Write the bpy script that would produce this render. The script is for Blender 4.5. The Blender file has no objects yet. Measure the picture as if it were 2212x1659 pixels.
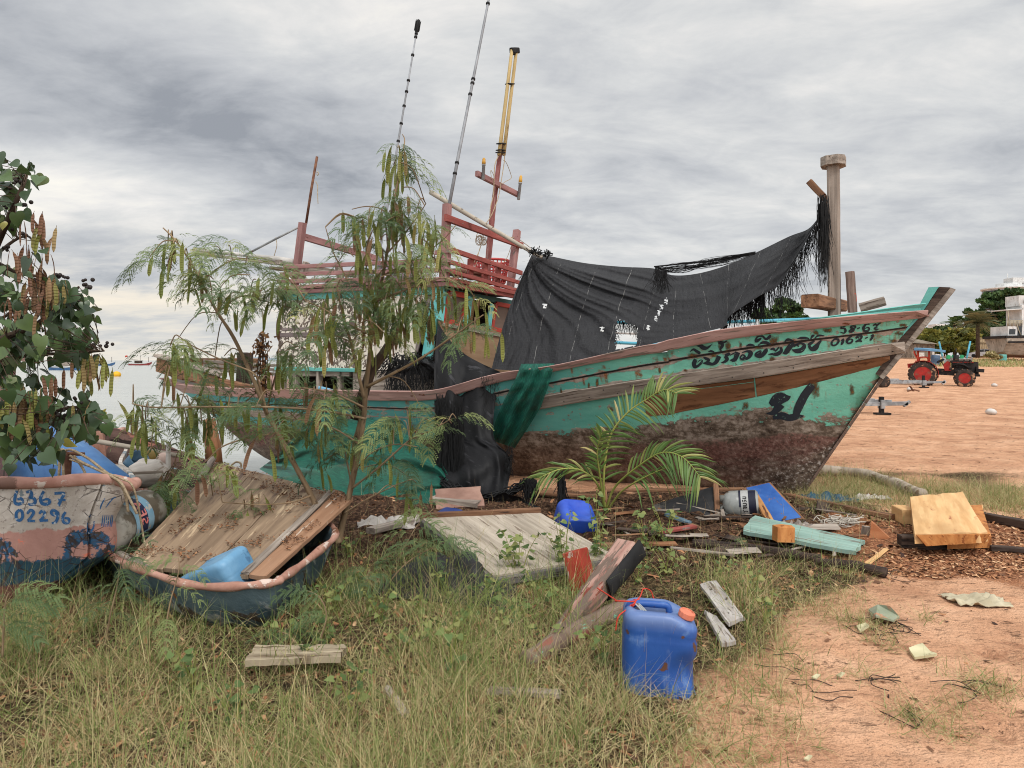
import bpy, math, random
import numpy as np
from mathutils import Vector, Matrix, noise
from mathutils.bvhtree import BVHTree
random.seed(7); rng = np.random.default_rng(11)
S = bpy.context.scene
COL = S.collection
V = Vector
# ------------------------------------------------------------------ camera: 1.5 m above the ground, looking along +Y
F, CX, HY, H = 1534.6, 1106.0, 778.0, 1.5
cam_d = bpy.data.cameras.new("camera"); cam = bpy.data.objects.new("camera", cam_d); COL.objects.link(cam)
cam_d.sensor_width = 36; cam_d.lens = 36*F/2212; cam_d.shift_y = -51.5/2212
cam_d.clip_start = .05; cam_d.clip_end = 6000
cam.location = (0, 0, H); cam.rotation_euler = (math.radians(90), 0, 0); S.camera = cam
S.cycles.filter_width = 1.05
EYE = V((0, 0, H))
def U(px, py, Y):                       # a point at distance Y along a line of sight measured in the photo
    return V(((px-CX)/F*Y, Y, H-(py-HY)/F*Y))
def pxy(p):
    return CX+p[0]/p[1]*F, HY-(p[2]-H)/p[1]*F
def sstep(a, b, x):
    x = min(1, max(0, (x-a)/(b-a))); return x*x*(3-2*x)
def lerp(a, b, t): return a+(b-a)*t
# ------------------------------------------------------------------ terrain
def xshore(y):
    if y < 24: return -6.0+.45*(y-8)
    return 1.2+.10*(y-24)
_r = random.Random(5); DENTS = []
for _ in range(26):                      # a few lines of footprints on the bare sand
    x0, y0, a0 = _r.uniform(1.2, 4.5), _r.uniform(2.3, 6.), _r.uniform(0, 6.3)
    for k in range(5): DENTS.append((x0+.62*k*math.cos(a0)+(.07 if k % 2 else -.07)*math.sin(a0), y0+.62*k*math.sin(a0), math.cos(a0), math.sin(a0)))
def gz(x, y, fine=True):
    w = sstep(-1.2, 2.6, (x-xshore(y))*.9)
    zr = .0115*max(0, min(y, 135)-8)
    if y > 60: zr += .010*(min(y, 135)-60)
    z = w*zr-(1-w)*1.4
    if fine and -14 < x < 40 and y < 60:
        z += .035*noise.noise((x*.7, y*.7, 3.1))*w
        if y < 14: z += .012*noise.noise((x*3.1, y*3.1, 9.))
        if x > .9 and 1.8 < y < 8:
            for dx, dy, c, s in DENTS:
                if abs(x-dx) < .2 and abs(y-dy) < .2:
                    u, v = ((x-dx)*c+(y-dy)*s)/.14, (-(x-dx)*s+(y-dy)*c)/.062; q = u*u+v*v
                    if q < 2.2: z += -.016*max(0, 1-q)+.006*max(0, 1-abs(q-1.3)/.8)
        if y > 6.5: z += .030*noise.noise((x*1.3, y*2.2, 5.))*sstep(6.5, 10, y)
    return z
def G(px, py):                          # where a line of sight meets the ground
    d = V(((px-CX)/F, 1, -(py-HY)/F)); t = 1.0
    while t < 400:
        p = EYE+d*t
        if p.z < gz(p.x, p.y): break
        t *= 1.01
    lo, hi = t/1.01, t
    for _ in range(18):
        m = (lo+hi)/2; p = EYE+d*m
        if p.z < gz(p.x, p.y): hi = m
        else: lo = m
    return EYE+d*hi
def spl(pts):                           # smooth curve through (x, y) pairs (monotone cubic)
    xs = np.array([p[0] for p in pts], float); ys = np.array([p[1] for p in pts], float)
    h = np.diff(xs); d = np.diff(ys)/h; m = np.zeros(len(xs)); m[0] = d[0]; m[-1] = d[-1]
    for i in range(1, len(xs)-1):
        m[i] = 0 if d[i-1]*d[i] <= 0 else 2*d[i-1]*d[i]/(d[i-1]+d[i])
    def f(x):
        x = min(max(x, xs[0]), xs[-1]); i = min(max(int(np.searchsorted(xs, x)-1), 0), len(xs)-2)
        t = (x-xs[i])/h[i]
        return float((2*t**3-3*t*t+1)*ys[i]+(t**3-2*t*t+t)*h[i]*m[i]+(-2*t**3+3*t*t)*ys[i+1]+(t**3-t*t)*h[i]*m[i+1])
    return f
def cat_pts(P, n=6):                    # Catmull-Rom through points of any dimension
    P = [np.array(p, float) for p in P]; out = []
    for i in range(len(P)-1):
        a, b, c, d = P[max(i-1, 0)], P[i], P[i+1], P[min(i+2, len(P)-1)]
        for k in range(n):
            t = k/n
            out.append(.5*((2*b)+(-a+c)*t+(2*a-5*b+4*c-d)*t*t+(-a+3*b-3*c+d)*t**3))
    out.append(P[-1]); return out
# ------------------------------------------------------------------ materials
def C(r, g, b):
    f = lambda c: (c/255/12.92) if c/255 <= .04045 else ((c/255+.055)/1.055)**2.4
    return (f(r), f(g), f(b), 1.0)
class T:
    def __init__(s, name):
        s.m = bpy.data.materials.new(name); s.m.use_nodes = True; s.nt = s.m.node_tree
        s.b = s.nt.nodes["Principled BSDF"]; s.out = s.nt.nodes["Material Output"]
    def add(s, typ, **k):
        n = s.nt.nodes.new(typ)
        for a, v in k.items(): setattr(n, a, v)
        return n
    def lk(s, inp, v):
        if isinstance(v, bpy.types.NodeSocket): s.nt.links.new(v, inp)
        elif v is not None:
            if isinstance(v, (tuple, list)) and len(v) == 4 and inp.type == 'VECTOR': v = v[:3]
            inp.default_value = v
    def attr(s, name, out='Vector'): return s.add('ShaderNodeAttribute', attribute_name=name).outputs[out]
    def obj(s): return s.add('ShaderNodeTexCoord').outputs['Object']
    def map(s, vec, sc=(1, 1, 1), loc=(0, 0, 0)):
        n = s.add('ShaderNodeMapping'); s.lk(n.inputs['Vector'], vec); n.inputs['Scale'].default_value = sc; n.inputs['Location'].default_value = loc
        return n.outputs[0]
    def noise(s, vec, sc=1., det=4., ro=.55, dist=0.):
        n = s.add('ShaderNodeTexNoise'); s.lk(n.inputs['Vector'], vec)
        n.inputs['Scale'].default_value = sc; n.inputs['Detail'].default_value = det; n.inputs['Roughness'].default_value = ro; n.inputs['Distortion'].default_value = dist
        m = s.add('ShaderNodeMath', operation='MULTIPLY_ADD'); s.lk(m.inputs[0], n.outputs['Fac']); m.inputs[1].default_value = 1.4; m.inputs[2].default_value = -.2
        return m.outputs[0]
    def vor(s, vec, sc=1., feat='F1', out='Distance', rnd=1.):
        n = s.add('ShaderNodeTexVoronoi', feature=feat); s.lk(n.inputs['Vector'], vec); n.inputs['Scale'].default_value = sc; n.inputs['Randomness'].default_value = rnd
        return n.outputs[out]
    def math(s, op, a, b=None, c=None, clamp=False):
        n = s.add('ShaderNodeMath', operation=op, use_clamp=clamp); s.lk(n.inputs[0], a)
        if b is not None: s.lk(n.inputs[1], b)
        if c is not None: s.lk(n.inputs[2], c)
        return n.outputs[0]
    def step(s, x, a, b):               # smooth 0..1 between a and b
        n = s.add('ShaderNodeMapRange', interpolation_type='SMOOTHSTEP'); s.lk(n.inputs['Value'], x)
        n.inputs['From Min'].default_value = a; n.inputs['From Max'].default_value = b
        return n.outputs['Result']
    def ramp(s, fac, stops, interp='LINEAR'):
        n = s.add('ShaderNodeValToRGB'); cr = n.color_ramp; cr.interpolation = interp
        while len(cr.elements) < len(stops): cr.elements.new(.5)
        for e, (p, c) in zip(cr.elements, stops): e.position = p; e.color = c
        s.lk(n.inputs[0], fac); return n.outputs['Color']
    def mix(s, f, a, b, mode='MIX'):
        n = s.add('ShaderNodeMix', data_type='RGBA', blend_type=mode); s.lk(n.inputs[0], f); s.lk(n.inputs[6], a); s.lk(n.inputs[7], b)
        return n.outputs[2]
    def bump(s, h, st=.3, dist=.01, nrm=None):
        n = s.add('ShaderNodeBump'); s.lk(n.inputs['Height'], h); n.inputs['Strength'].default_value = st; n.inputs['Distance'].default_value = dist
        if nrm is not None: s.lk(n.inputs['Normal'], nrm)
        return n.outputs[0]
    def fin(s, col, rough=.8, nrm=None, metal=0., spec=.3, transl=0.):
        s.lk(s.b.inputs['Base Color'], col); s.lk(s.b.inputs['Roughness'], rough); s.b.inputs['Metallic'].default_value = metal
        s.b.inputs['Specular IOR Level'].default_value = spec
        if nrm is not None: s.lk(s.b.inputs['Normal'], nrm)
        if transl:
            t = s.add('ShaderNodeBsdfTranslucent'); s.lk(t.inputs['Color'], col)
            mx = s.add('ShaderNodeMixShader'); mx.inputs[0].default_value = transl
            s.nt.links.new(s.b.outputs[0], mx.inputs[1]); s.nt.links.new(t.outputs[0], mx.inputs[2]); s.nt.links.new(mx.outputs[0], s.out.inputs['Surface'])
        return s.m
MATS = {}
def surf(name, c1, c2, sc=(2, 25, 25), layers=(), rough=.8, spec=.25, bump=(.35, .006), coord='gc', det=6., c3=None):
    """two-tone surface with grain, plus layers of other colour where a noise passes its threshold: (colour, scale3, threshold, softness)"""
    if name in MATS: return MATS[name]
    t = T(name); g = t.attr('gc') if coord == 'gc' else t.obj()
    n = t.noise(t.map(g, sc), 1., det, .62, .25)
    n2 = t.noise(t.map(g, (sc[0]*.35+.3, sc[1]*.2+.3, sc[2]*.2+.3), (3, 1, 7)), 1., 4, .6)
    col = t.ramp(n, [(.3, c1), (.5, c3 or tuple((a+b)/2 for a, b in zip(c1, c2))), (.72, c2)])
    col = t.mix(t.math('MULTIPLY', t.step(n2, .35, .75), .55), col, tuple(x*.62 for x in c1[:3])+(1,))
    h = n
    for i, (c, s3, th, w) in enumerate(layers):
        ln = t.noise(t.map(g, s3, (5+i*3.7, i*2.1, i*9.3)), 1., 7, .62, .1)
        f = t.step(ln, th, th+w)
        if isinstance(c[0], tuple): c = t.ramp(t.noise(t.map(g, tuple(x*2 for x in s3)), 1, 3), [(.3, c[0]), (.7, c[1])])
        col = t.mix(f, col, c); h = t.math('ADD', t.math('MULTIPLY', h, .6), t.math('MULTIPLY', f, .5))
    fine = t.noise(t.map(g, (60, 60, 60)), 1., 3, .6)
    h = t.math('ADD', h, t.math('MULTIPLY', fine, .25))
    rr = t.math('MULTIPLY_ADD', n, .25, rough-.12)
    m = t.fin(col, rr, t.bump(h, bump[0], bump[1]), 0, spec)
    MATS[name] = m; return m
# ------------------------------------------------------------------ mesh builder
class MB:
    def __init__(s): s.v = []; s.f = []; s.g = []; s.sm = []; s.at = {}
    def add(s, vs, fs, gs=None, smooth=False):
        o = len(s.v); s.v += [tuple(p) for p in vs]
        s.f += [tuple(i+o for i in f) for f in fs]; s.sm += [smooth]*len(fs)
        s.g += [tuple(g) for g in (gs if gs is not None else vs)]; return o
    def beam(s, p, q, w, h, up=(0, 0, 1), ch=.006, seg=1, jit=0., w2=None, h2=None, twist=0):
        p, q = V(p), V(q); d = q-p; L = d.length; d.normalize(); up = V(up)
        x = d.cross(up)
        if x.length < 1e-4: x = d.cross(V((1, 0, 0)))
        x.normalize(); y = x.cross(d); ro = V((random.random()*9, random.random()*9, random.random()*9))
        w2 = w if w2 is None else w2; h2 = h if h2 is None else h2; vs, gs, fs = [], [], []
        for i in range(seg+1):
            k = i/seg; a, b = lerp(w, w2, k)/2, lerp(h, h2, k)/2; c = min(ch, a*.5, b*.5)
            prof = [(-a+c, -b), (a-c, -b), (a, -b+c), (a, b-c), (a-c, b), (-a+c, b), (-a, b-c), (-a, -b+c)]
            ca, sa = math.cos(twist*k), math.sin(twist*k)
            for u, v_ in prof:
                u, v_ = u*ca-v_*sa, u*sa+v_*ca
                if jit: u += random.uniform(-jit, jit); v_ += random.uniform(-jit, jit)
                e = random.uniform(-jit, jit)*2 if i in (0, seg) else 0
                vs.append(p+d*(L*k+e)+x*u+y*v_); gs.append(V((L*k, u, v_))+ro)
        for i in range(seg):
            for j in range(8): fs.append((i*8+j, i*8+(j+1) % 8, i*8+8+(j+1) % 8, i*8+8+j))
        fs.append(tuple(reversed(range(8)))); fs.append(tuple(range(seg*8, seg*8+8)))
        s.add(vs, fs, gs); return s
    def tube(s, pts, r, n=8, cap=True, smooth=True):
        P = [V(p) for p in pts]; R = r if isinstance(r, (list, tuple)) else [r]*len(P)
        vs, gs, fs = [], [], []; ro = random.random()*9; L = 0; x = None
        for i, p in enumerate(P):
            d = (P[min(i+1, len(P)-1)]-P[max(i-1, 0)])
            if d.length < 1e-7: d = V((0, 0, 1))
            d.normalize()
            if x is None:
                x = d.cross(V((0, 0, 1)))
                if x.length < .1: x = d.cross(V((1, 0, 0)))
            x = (x-d*x.dot(d)).normalized(); y = d.cross(x)
            if i: L += (p-P[i-1]).length
            for j in range(n):
                a = 2*math.pi*j/n; vs.append(p+(x*math.cos(a)+y*math.sin(a))*R[i]); gs.append((L+ro, math.cos(a)*R[i]+ro, math.sin(a)*R[i]))
        for i in range(len(P)-1):
            for j in range(n): fs.append((i*n+j, i*n+(j+1) % n, i*n+n+(j+1) % n, i*n+n+j))
        if cap: fs.append(tuple(reversed(range(n)))); fs.append(tuple(range((len(P)-1)*n, len(P)*n)))
        s.add(vs, fs, gs, smooth); return s
    def lathe(s, prof, o, ax=(0, 0, 1), n=24, smooth=True, sx=1., xdir=None, cap=True):
        o, ax = V(o), V(ax).normalized(); x = V(xdir) if xdir else ax.cross(V((0, 1, 0)))
        if x.length < .1: x = ax.cross(V((1, 0, 0)))
        x = (x-ax*x.dot(ax)).normalized(); y = ax.cross(x); vs, gs, fs = [], [], []; L = 0
        for i, (r, z) in enumerate(prof):
            for j in range(n):
                a = 2*math.pi*j/n; vs.append(o+ax*z+x*(r*math.cos(a)*sx)+y*(r*math.sin(a))); gs.append((z, math.cos(a)*r, math.sin(a)*r))
        for i in range(len(prof)-1):
            for j in range(n): fs.append((i*n+j, i*n+(j+1) % n, i*n+n+(j+1) % n, i*n+n+j))
        if cap: fs.append(tuple(reversed(range(n)))); fs.append(tuple(range((len(prof)-1)*n, len(prof)*n)))
        s.add(vs, fs, gs, smooth); return s
    def grid(s, P, th=0., smooth=True, gs=None, closed=False):   # P[i][j] points; th = thickness along the face normal
        nu, nv = len(P), len(P[0]); vs = [V(p) for r in P for p in r]; ro = random.random()*9
        if gs is None:
            gs = []; au = 0
            for i in range(nu):
                if i: au += (V(P[i][nv//2])-V(P[i-1][nv//2])).length
                av = 0
                for j in range(nv):
                    if j: av += (V(P[i][j])-V(P[i][j-1])).length
                    gs.append((au+ro, av+ro, 0))
        q = lambda i, j: i*nv+j
        fs = [(q(i, j), q(i+1, j), q(i+1, j+1), q(i, j+1)) for i in range(nu-1) for j in range(nv-1)]
        if th:
            N = [V((0, 0, 0)) for _ in vs]
            for f in fs:
                n = (vs[f[2]]-vs[f[0]]).cross(vs[f[3]]-vs[f[1]])
                for k in f: N[k] += n
            lo = [p-n.normalized()*th if n.length else p for p, n in zip(vs, N)]; o = len(vs)
            fs2 = [tuple(k+o for k in reversed(f)) for f in fs]
            rim = [q(i, 0) for i in range(nu)]+[q(nu-1, j) for j in range(1, nv)]+[q(i, nv-1) for i in range(nu-2, -1, -1)]+[q(0, j) for j in range(nv-2, 0, -1)]
            e = [(rim[k], rim[k-1], rim[k-1]+o, rim[k]+o) for k in range(len(rim))]
            s.add(vs+lo, fs+fs2+e, list(gs)+[tuple(g) for g in gs], smooth)
            n_e = len(e)
            for k in range(n_e): s.sm[-1-k] = False
        else: s.add(vs, fs, gs, smooth)
        return s
    def prism(s, pts, off, gs=None):     # flat outline pushed along off
        P = [V(p) for p in pts]; off = V(off); n = len(P); ro = random.random()*9
        d = (P[1]-P[0]).normalized(); nn = off.normalized(); e = nn.cross(d)
        gg = [((p-P[0]).dot(d)+ro, (p-P[0]).dot(e)+ro, 0) for p in P]
        s.add(P+[p+off for p in P], [tuple(range(n)), tuple(reversed(range(n, 2*n)))]+[(i, i+n, (i+1) % n+n, (i+1) % n) for i in range(n)],
              gg+[(g[0], g[1], off.length) for g in gg]); return s
    def board(s, a, b, c, d, th, nu=8, nv=3, jag=0., bow=0., rough=.002):  # a-b and d-c are the long edges; th towards -normal
        a, b, c, d = V(a), V(b), V(c), V(d); n = (b-a).cross(d-a).normalized(); P = []
        if n.z < 0: n = -n
        je = [(random.uniform(-jag, jag), random.uniform(-jag, jag)) for _ in range(nv+1)]
        for i in range(nu+1):
            r = []
            for j in range(nv+1):
                k, m = i/nu, j/nv
                if i == 0: k += je[j][0]
                if i == nu: k += je[j][1]
                p = lerp(lerp(a, b, k), lerp(d, c, k), m)
                r.append(p+n*(random.uniform(-rough, rough)+bow*math.sin(math.pi*k)))
            P.append(r)
        L, W = (b-a).length, (d-a).length; ro = random.random()*9
        gs = [(i/nu*L+ro, j/nv*W+ro, 0) for i in range(nu+1) for j in range(nv+1)]
        flip = (P[1][0]-P[0][0]).cross(P[0][1]-P[0][0]).dot(n) < 0
        if flip:
            P = [list(reversed(r)) for r in P]
            gs = [(i/nu*L+ro, (nv-j)/nv*W+ro, 0) for i in range(nu+1) for j in range(nv+1)]
        s.grid(P, th, False, gs); return s
    def ball(s, c, r, n=16, m=10, ax=(0, 0, 1)):
        rx, rz = (r if isinstance(r, tuple) else (r, r))
        s.lathe([(max(1e-4, rx*math.sin(math.pi*i/m)), -rz*math.cos(math.pi*i/m)) for i in range(m+1)], c, ax, n); return s
    def raw(s, vs, fs, gs=None, smooth=False): s.add(vs, fs, gs, smooth); return s
    def build(s, name, mat, base=V((0, 0, 0))):
        me = bpy.data.meshes.new(name); b = np.array(base)
        me.from_pydata([tuple(np.array(p)-b) for p in s.v], [], s.f)
        a = me.attributes.new('gc', 'FLOAT_VECTOR', 'POINT'); a.data.foreach_set('vector', np.array(s.g, 'f').ravel())
        for k, vals in s.at.items():
            a = me.attributes.new(k, 'FLOAT', 'POINT'); a.data.foreach_set('value', np.array(vals, 'f'))
        me.polygons.foreach_set('use_smooth', s.sm); me.materials.append(mat); me.update()
        return bpy.data.objects.new(name, me)
def fast_mesh(name, verts, faces, mat, attrs=None, smooth=False):    # verts n x 3, faces m x 4 (numpy)
    me = bpy.data.meshes.new(name); k = faces.shape[1]
    me.vertices.add(len(verts)); me.vertices.foreach_set('co', verts.astype('f').ravel())
    me.loops.add(faces.size); me.loops.foreach_set('vertex_index', faces.astype('i').ravel())
    me.polygons.add(len(faces)); me.polygons.foreach_set('loop_start', np.arange(len(faces), dtype='i')*k)
    me.polygons.foreach_set('use_smooth', np.full(len(faces), smooth))
    for n, a in (attrs or {}).items():
        if a.ndim == 2: at = me.attributes.new(n, 'FLOAT_VECTOR', 'POINT'); at.data.foreach_set('vector', a.astype('f').ravel())
        else: at = me.attributes.new(n, 'FLOAT', 'POINT'); at.data.foreach_set('value', a.astype('f'))
    me.update(calc_edges=True); me.materials.append(mat); return bpy.data.objects.new(name, me)
def thing(name, label, cat, loc, group=None):
    o = bpy.data.objects.new(name, None); COL.objects.link(o); o.location = loc; o.empty_display_size = .1
    o['label'] = label; o['category'] = cat
    if group: o['group'] = group
    return o
def rootloc(o):
    l = V((0, 0, 0))
    while o: l += o.location; o = o.parent
    return l
def islands(mb):
    p = list(range(len(mb.v)))
    def find(a):
        while p[a] != a: p[a] = p[p[a]]; a = p[a]
        return a
    for f in mb.f:
        r = find(f[0])
        for k in f[1:]: p[find(k)] = r
    out = {}
    for i, f in enumerate(mb.f): out.setdefault(find(f[0]), []).append(i)
    for fi_ in out.values():
        m, mp = MB(), {}
        for i in fi_:
            for k in mb.f[i]:
                if k not in mp: mp[k] = len(m.v); m.v.append(mb.v[k]); m.g.append(mb.g[k])
            m.f.append(tuple(mp[k] for k in mb.f[i])); m.sm.append(mb.sm[i])
        for a_, vals in mb.at.items(): m.at[a_] = [0.]*len(m.v); [m.at[a_].__setitem__(j_, vals[k]) for k, j_ in mp.items()]
        yield m
SPLIT = {'wall_moulding', 'frame_post', 'batten', 'coaming_plank', 'aerial_band', 'side_rail', 'side_lettering', 'front_rail', 'lashing', 'far_corner_post', 'stern_plank', 'railing_post', 'awning_batten', 'fitting', 'stanchion', 'stacked_box', 'counter', 'rust_stain', 'coupling'}
def part(name, mb, mat, parent, label=None):
    if name in SPLIT and isinstance(mb, MB):
        for m in list(islands(mb)): o = m.build(name, mat, rootloc(parent)); COL.objects.link(o); o.parent = parent
        return o
    o = mb.build(name, mat, rootloc(parent)) if isinstance(mb, MB) else mb
    COL.objects.link(o); o.parent = parent
    if label: o['label'] = label
    return o
def single(name, mb, mat, label, cat, group=None, kind=None):
    a = np.array(mb.v); base = V((a[:, 0].mean(), a[:, 1].mean(), a[:, 2].min()))
    o = mb.build(name, mat, base); o.location = base; COL.objects.link(o)
    if kind: o['kind'] = kind
    else: o['label'] = label; o['category'] = cat
    if group: o['group'] = group
    return o
def struct(name, o, kind='structure'):
    COL.objects.link(o); o['kind'] = kind; return o
# ------------------------------------------------------------------ common materials
W1 = (2.2, 28, 28)
m_grey_wood = surf('weathered grey wood', C(120, 108, 98), C(176, 164, 152), W1, [(C(70, 58, 50), (3, 60, 60), .66, .05)], .85)
m_grey_beam = surf('grey timber', C(128, 116, 106), C(172, 158, 146), (1.6, 40, 40), [(C(66, 55, 48), (1.2, 70, 70), .68, .03)], .85)
m_brown_wood = surf('brown wood', C(96, 66, 48), C(150, 112, 84), W1, [(C(60, 42, 34), (4, 40, 40), .64, .06)], .8)
m_dark_wood = surf('dark old wood', C(44, 34, 30), C(92, 76, 66), W1, [(C(30, 24, 22), (4, 40, 40), .6, .1)], .88)
m_orange_wood = surf('raw reddish plank', C(106, 72, 48), C(146, 102, 72), (1.2, 14, 14), [(C(84, 52, 32), (3, 9, 9), .60, .12)], .75)
m_red_paint = surf('worn red brown paint', C(134, 66, 60), C(160, 90, 82), (3, 20, 20), [(C(120, 104, 98), (4, 26, 26), .68, .03), (C(58, 34, 28), (9, 30, 30), .72, .05)], .7)
m_red_pale = surf('chalky pink brown paint', C(138, 98, 96), C(162, 122, 118), (3, 20, 20), [(C(126, 112, 106), (4, 26, 26), .68, .03), (C(88, 52, 38), (7, 20, 20), .72, .05)], .75)
m_pink_rail = surf('faded pink rail paint', C(158, 122, 114), C(184, 150, 142), (2, 20, 20), [(C(122, 106, 96), (2.0, 30, 30), .58, .05), (C(104, 58, 34), (4, 9, 9), .68, .08)], .75)
m_teal = surf('teal paint', C(84, 160, 152), C(116, 188, 178), (2, 8, 8), [(C(120, 108, 96), (3, 18, 18), .70, .02), (C(120, 74, 40), (4, 10, 10), .74, .06)], .55, .35)
m_rusty = surf('rusty steel', C(86, 56, 44), C(140, 100, 78), (8, 8, 8), [], .85)
m_black = surf('black rubber', C(26, 26, 27), C(44, 43, 43), (6, 6, 6), [], .8)
m_grey_metal = surf('dull galvanised steel', C(120, 122, 124), C(168, 170, 170), (6, 6, 6), [(C(100, 76, 60), (8, 8, 8), .66, .06)], .5, .5)
m_rope = surf('pale rope', C(150, 132, 106), C(190, 172, 146), (120, 40, 40), [], .9, .1)
m_white_plastic = surf('off white plastic', C(186, 182, 176), C(214, 210, 204), (3, 3, 3), [(C(150, 138, 124), (5, 5, 5), .62, .12)], .6)
# ------------------------------------------------------------------ sky and sun
w = bpy.data.worlds.new("World"); S.world = w; w.use_nodes = True; nt = w.node_tree
wt = T.__new__(T); wt.nt = nt
bg = nt.nodes['Background']; bg.inputs['Strength'].default_value = .1
SUN_EL, SUN_AZ = math.radians(52), math.radians(152)      # azimuth clockwise from +Y
sky = wt.add('ShaderNodeTexSky', sky_type='NISHITA', sun_disc=False, sun_elevation=SUN_EL, sun_rotation=SUN_AZ)
gen = wt.add('ShaderNodeTexCoord').outputs['Generated']
sx = wt.add('ShaderNodeSeparateXYZ'); nt.links.new(gen, sx.inputs[0])
x, y, z = sx.outputs
zz = wt.math('MAXIMUM', z, 0.)
den = wt.math('ADD', zz, .16)
cb = wt.add('ShaderNodeCombineXYZ'); nt.links.new(wt.math('DIVIDE', x, den), cb.inputs[0]); nt.links.new(wt.math('DIVIDE', y, den), cb.inputs[1])
uv = cb.outputs[0]
n1 = wt.noise(wt.map(uv, (.55, .75, 1), (1.3, 4.2, 0)), 1., 6, .52, .35); n4 = wt.noise(wt.map(uv, (3.6, 4.6, 1), (2.1, 7.2, 0)), 1., 6, .6, .5)
n2 = wt.noise(wt.map(uv, (1.7, 2.6, 1), (7.1, 2.2, 0)), 1., 8, .64, .4)
n3 = wt.noise(wt.map(gen, (2.2, 2.2, 10), (3.1, 2.2, .4)), 1., 5, .55, .3)      # flat streaks low over the horizon
def blob(px, py, rx, ry, rot=0.):
    """smooth patch of cloud around a compass direction and height"""
    cx_, cz_ = (px-CX)/F, (HY-py)/F
    ux = wt.math('SUBTRACT', wt.math('DIVIDE', x, wt.math('MAXIMUM', y, .05)), cx_); uz = wt.math('SUBTRACT', wt.math('DIVIDE', z, wt.math('MAXIMUM', y, .05)), cz_)
    c, s_ = math.cos(rot), math.sin(rot)
    a = wt.math('DIVIDE', wt.math('ADD', wt.math('MULTIPLY', ux, c), wt.math('MULTIPLY', uz, s_)), rx/F)
    b = wt.math('DIVIDE', wt.math('SUBTRACT', wt.math('MULTIPLY', uz, c), wt.math('MULTIPLY', ux, s_)), ry/F)
    d = wt.math('ADD', wt.math('MULTIPLY', a, a), wt.math('MULTIPLY', b, b))
    return wt.math('MULTIPLY', wt.math('POWER', 2.718, wt.math('MULTIPLY', d, -1.)), wt.step(y, .0, .2))
dens = wt.math('ADD', wt.math('MULTIPLY_ADD', n1, .8, -.4), wt.math('MULTIPLY_ADD', n4, .44, -.22))
dens = wt.math('ADD', dens, wt.math('MULTIPLY_ADD', n2, .62, -.31))
for px, py, rx, ry, rot, k in ((400, 260, 640, 150, -.22, .20), (60, 90, 420, 90, -.1, .22), (640, 380, 300, 90, -.3, .25), (1250, 420, 420, 60, .1, .15), (1420, 330, 500, 60, .12, .08),
                               (1700, 480, 700, 45, .05, .10), (120, 400, 420, 75, -.05, -.55), (250, 560, 300, 50, 0, .12), (200, 650, 500, 16, 0, -.30), (950, 90, 420, 150, 0, -.16), (1900, 100, 520, 200, 0, -.10), (1500, 180, 300, 50, .3, .10), (700, 20, 300, 60, 0, -.14)):
    dens = wt.math('ADD', dens, wt.math('MULTIPLY', blob(px, py, rx, ry, rot), k))
lowf = wt.step(z, .30, .02)
dens = wt.math('ADD', dens, wt.math('MULTIPLY', wt.math('MULTIPLY_ADD', n3, .7, -.35), lowf))
f = wt.math('ADD', dens, .5)
cl = wt.ramp(f, [(0., C(250, 246, 236)), (.22, C(232, 230, 227)), (.42, C(213, 214, 214)), (.60, C(196, 198, 201)), (.80, C(176, 179, 184)), (1., C(150, 154, 161))])
warm = wt.math('MULTIPLY', wt.math('MULTIPLY', wt.step(z, .20, .02), wt.step(x, .1, -.5)), wt.step(f, .75, .2))
cl = wt.mix(wt.math('MULTIPLY', warm, .55), cl, C(255, 234, 198))
hz = wt.step(z, .10, .0)
cl = wt.mix(wt.math('MULTIPLY', hz, .45), cl, C(222, 222, 218))
# extra sky brightness added overhead and behind the camera to light the view
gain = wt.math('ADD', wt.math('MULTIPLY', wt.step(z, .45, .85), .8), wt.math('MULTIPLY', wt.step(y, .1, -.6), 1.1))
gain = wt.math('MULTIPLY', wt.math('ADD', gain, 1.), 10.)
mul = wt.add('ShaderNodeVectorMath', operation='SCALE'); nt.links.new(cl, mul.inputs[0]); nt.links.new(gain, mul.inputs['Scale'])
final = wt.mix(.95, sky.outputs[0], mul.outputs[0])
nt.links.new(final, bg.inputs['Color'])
sd = bpy.data.lights.new('sun', 'SUN'); sd.energy = 1.9; sd.angle = math.radians(16); sd.color = (1, .96, .9)
so = bpy.data.objects.new('sun', sd); COL.objects.link(so)
dv = V((math.sin(SUN_AZ)*math.cos(SUN_EL), math.cos(SUN_AZ)*math.cos(SUN_EL), math.sin(SUN_EL)))
so.rotation_euler = (-dv).to_track_quat('-Z', 'Y').to_euler()
S.view_settings.view_transform = 'Standard'; S.view_settings.look = 'None'; S.view_settings.gamma = 1; S.view_settings.exposure = .12
# ------------------------------------------------------------------ ground, one sheet to the horizon
gx_b = spl([(0, 0), (1180, 420), (1200, 900), (1215, 1620), (1232, 1880), (1262, 1880), (1300, 1830), (1340, 1750), (1400, 1690), (1450, 1650), (1500, 1600), (1560, 1600), (1620, 1540), (1700, 1480), (2600, 1300)])
def grassy(x, y):                        # how much grass grows at a spot of ground, 0..1
    if y < .6: return 1. if x < .2 else 0.
    px, py = pxy((x, y, 0)); n = noise.noise((x*1.1, y*1.1, 2.))
    e = (gx_b(py)-px)/F*y + .28*n
    g = sstep(-.15, .45, e)
    if py < 1330 and px < 900: g *= .6
    # the rough strip of grass beyond the bow
    if 7.2 < y < 11 and x > 3.2: g = max(g, .75*sstep(1.1, .4, abs(y-8.6-.12*(x-4)))*sstep(3.2, 3.8, x)*(.55+n))
    if 2.2 < y < 8 and px > 1300 and py > 1060: g *= 1
    return max(0, min(1, g))
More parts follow.
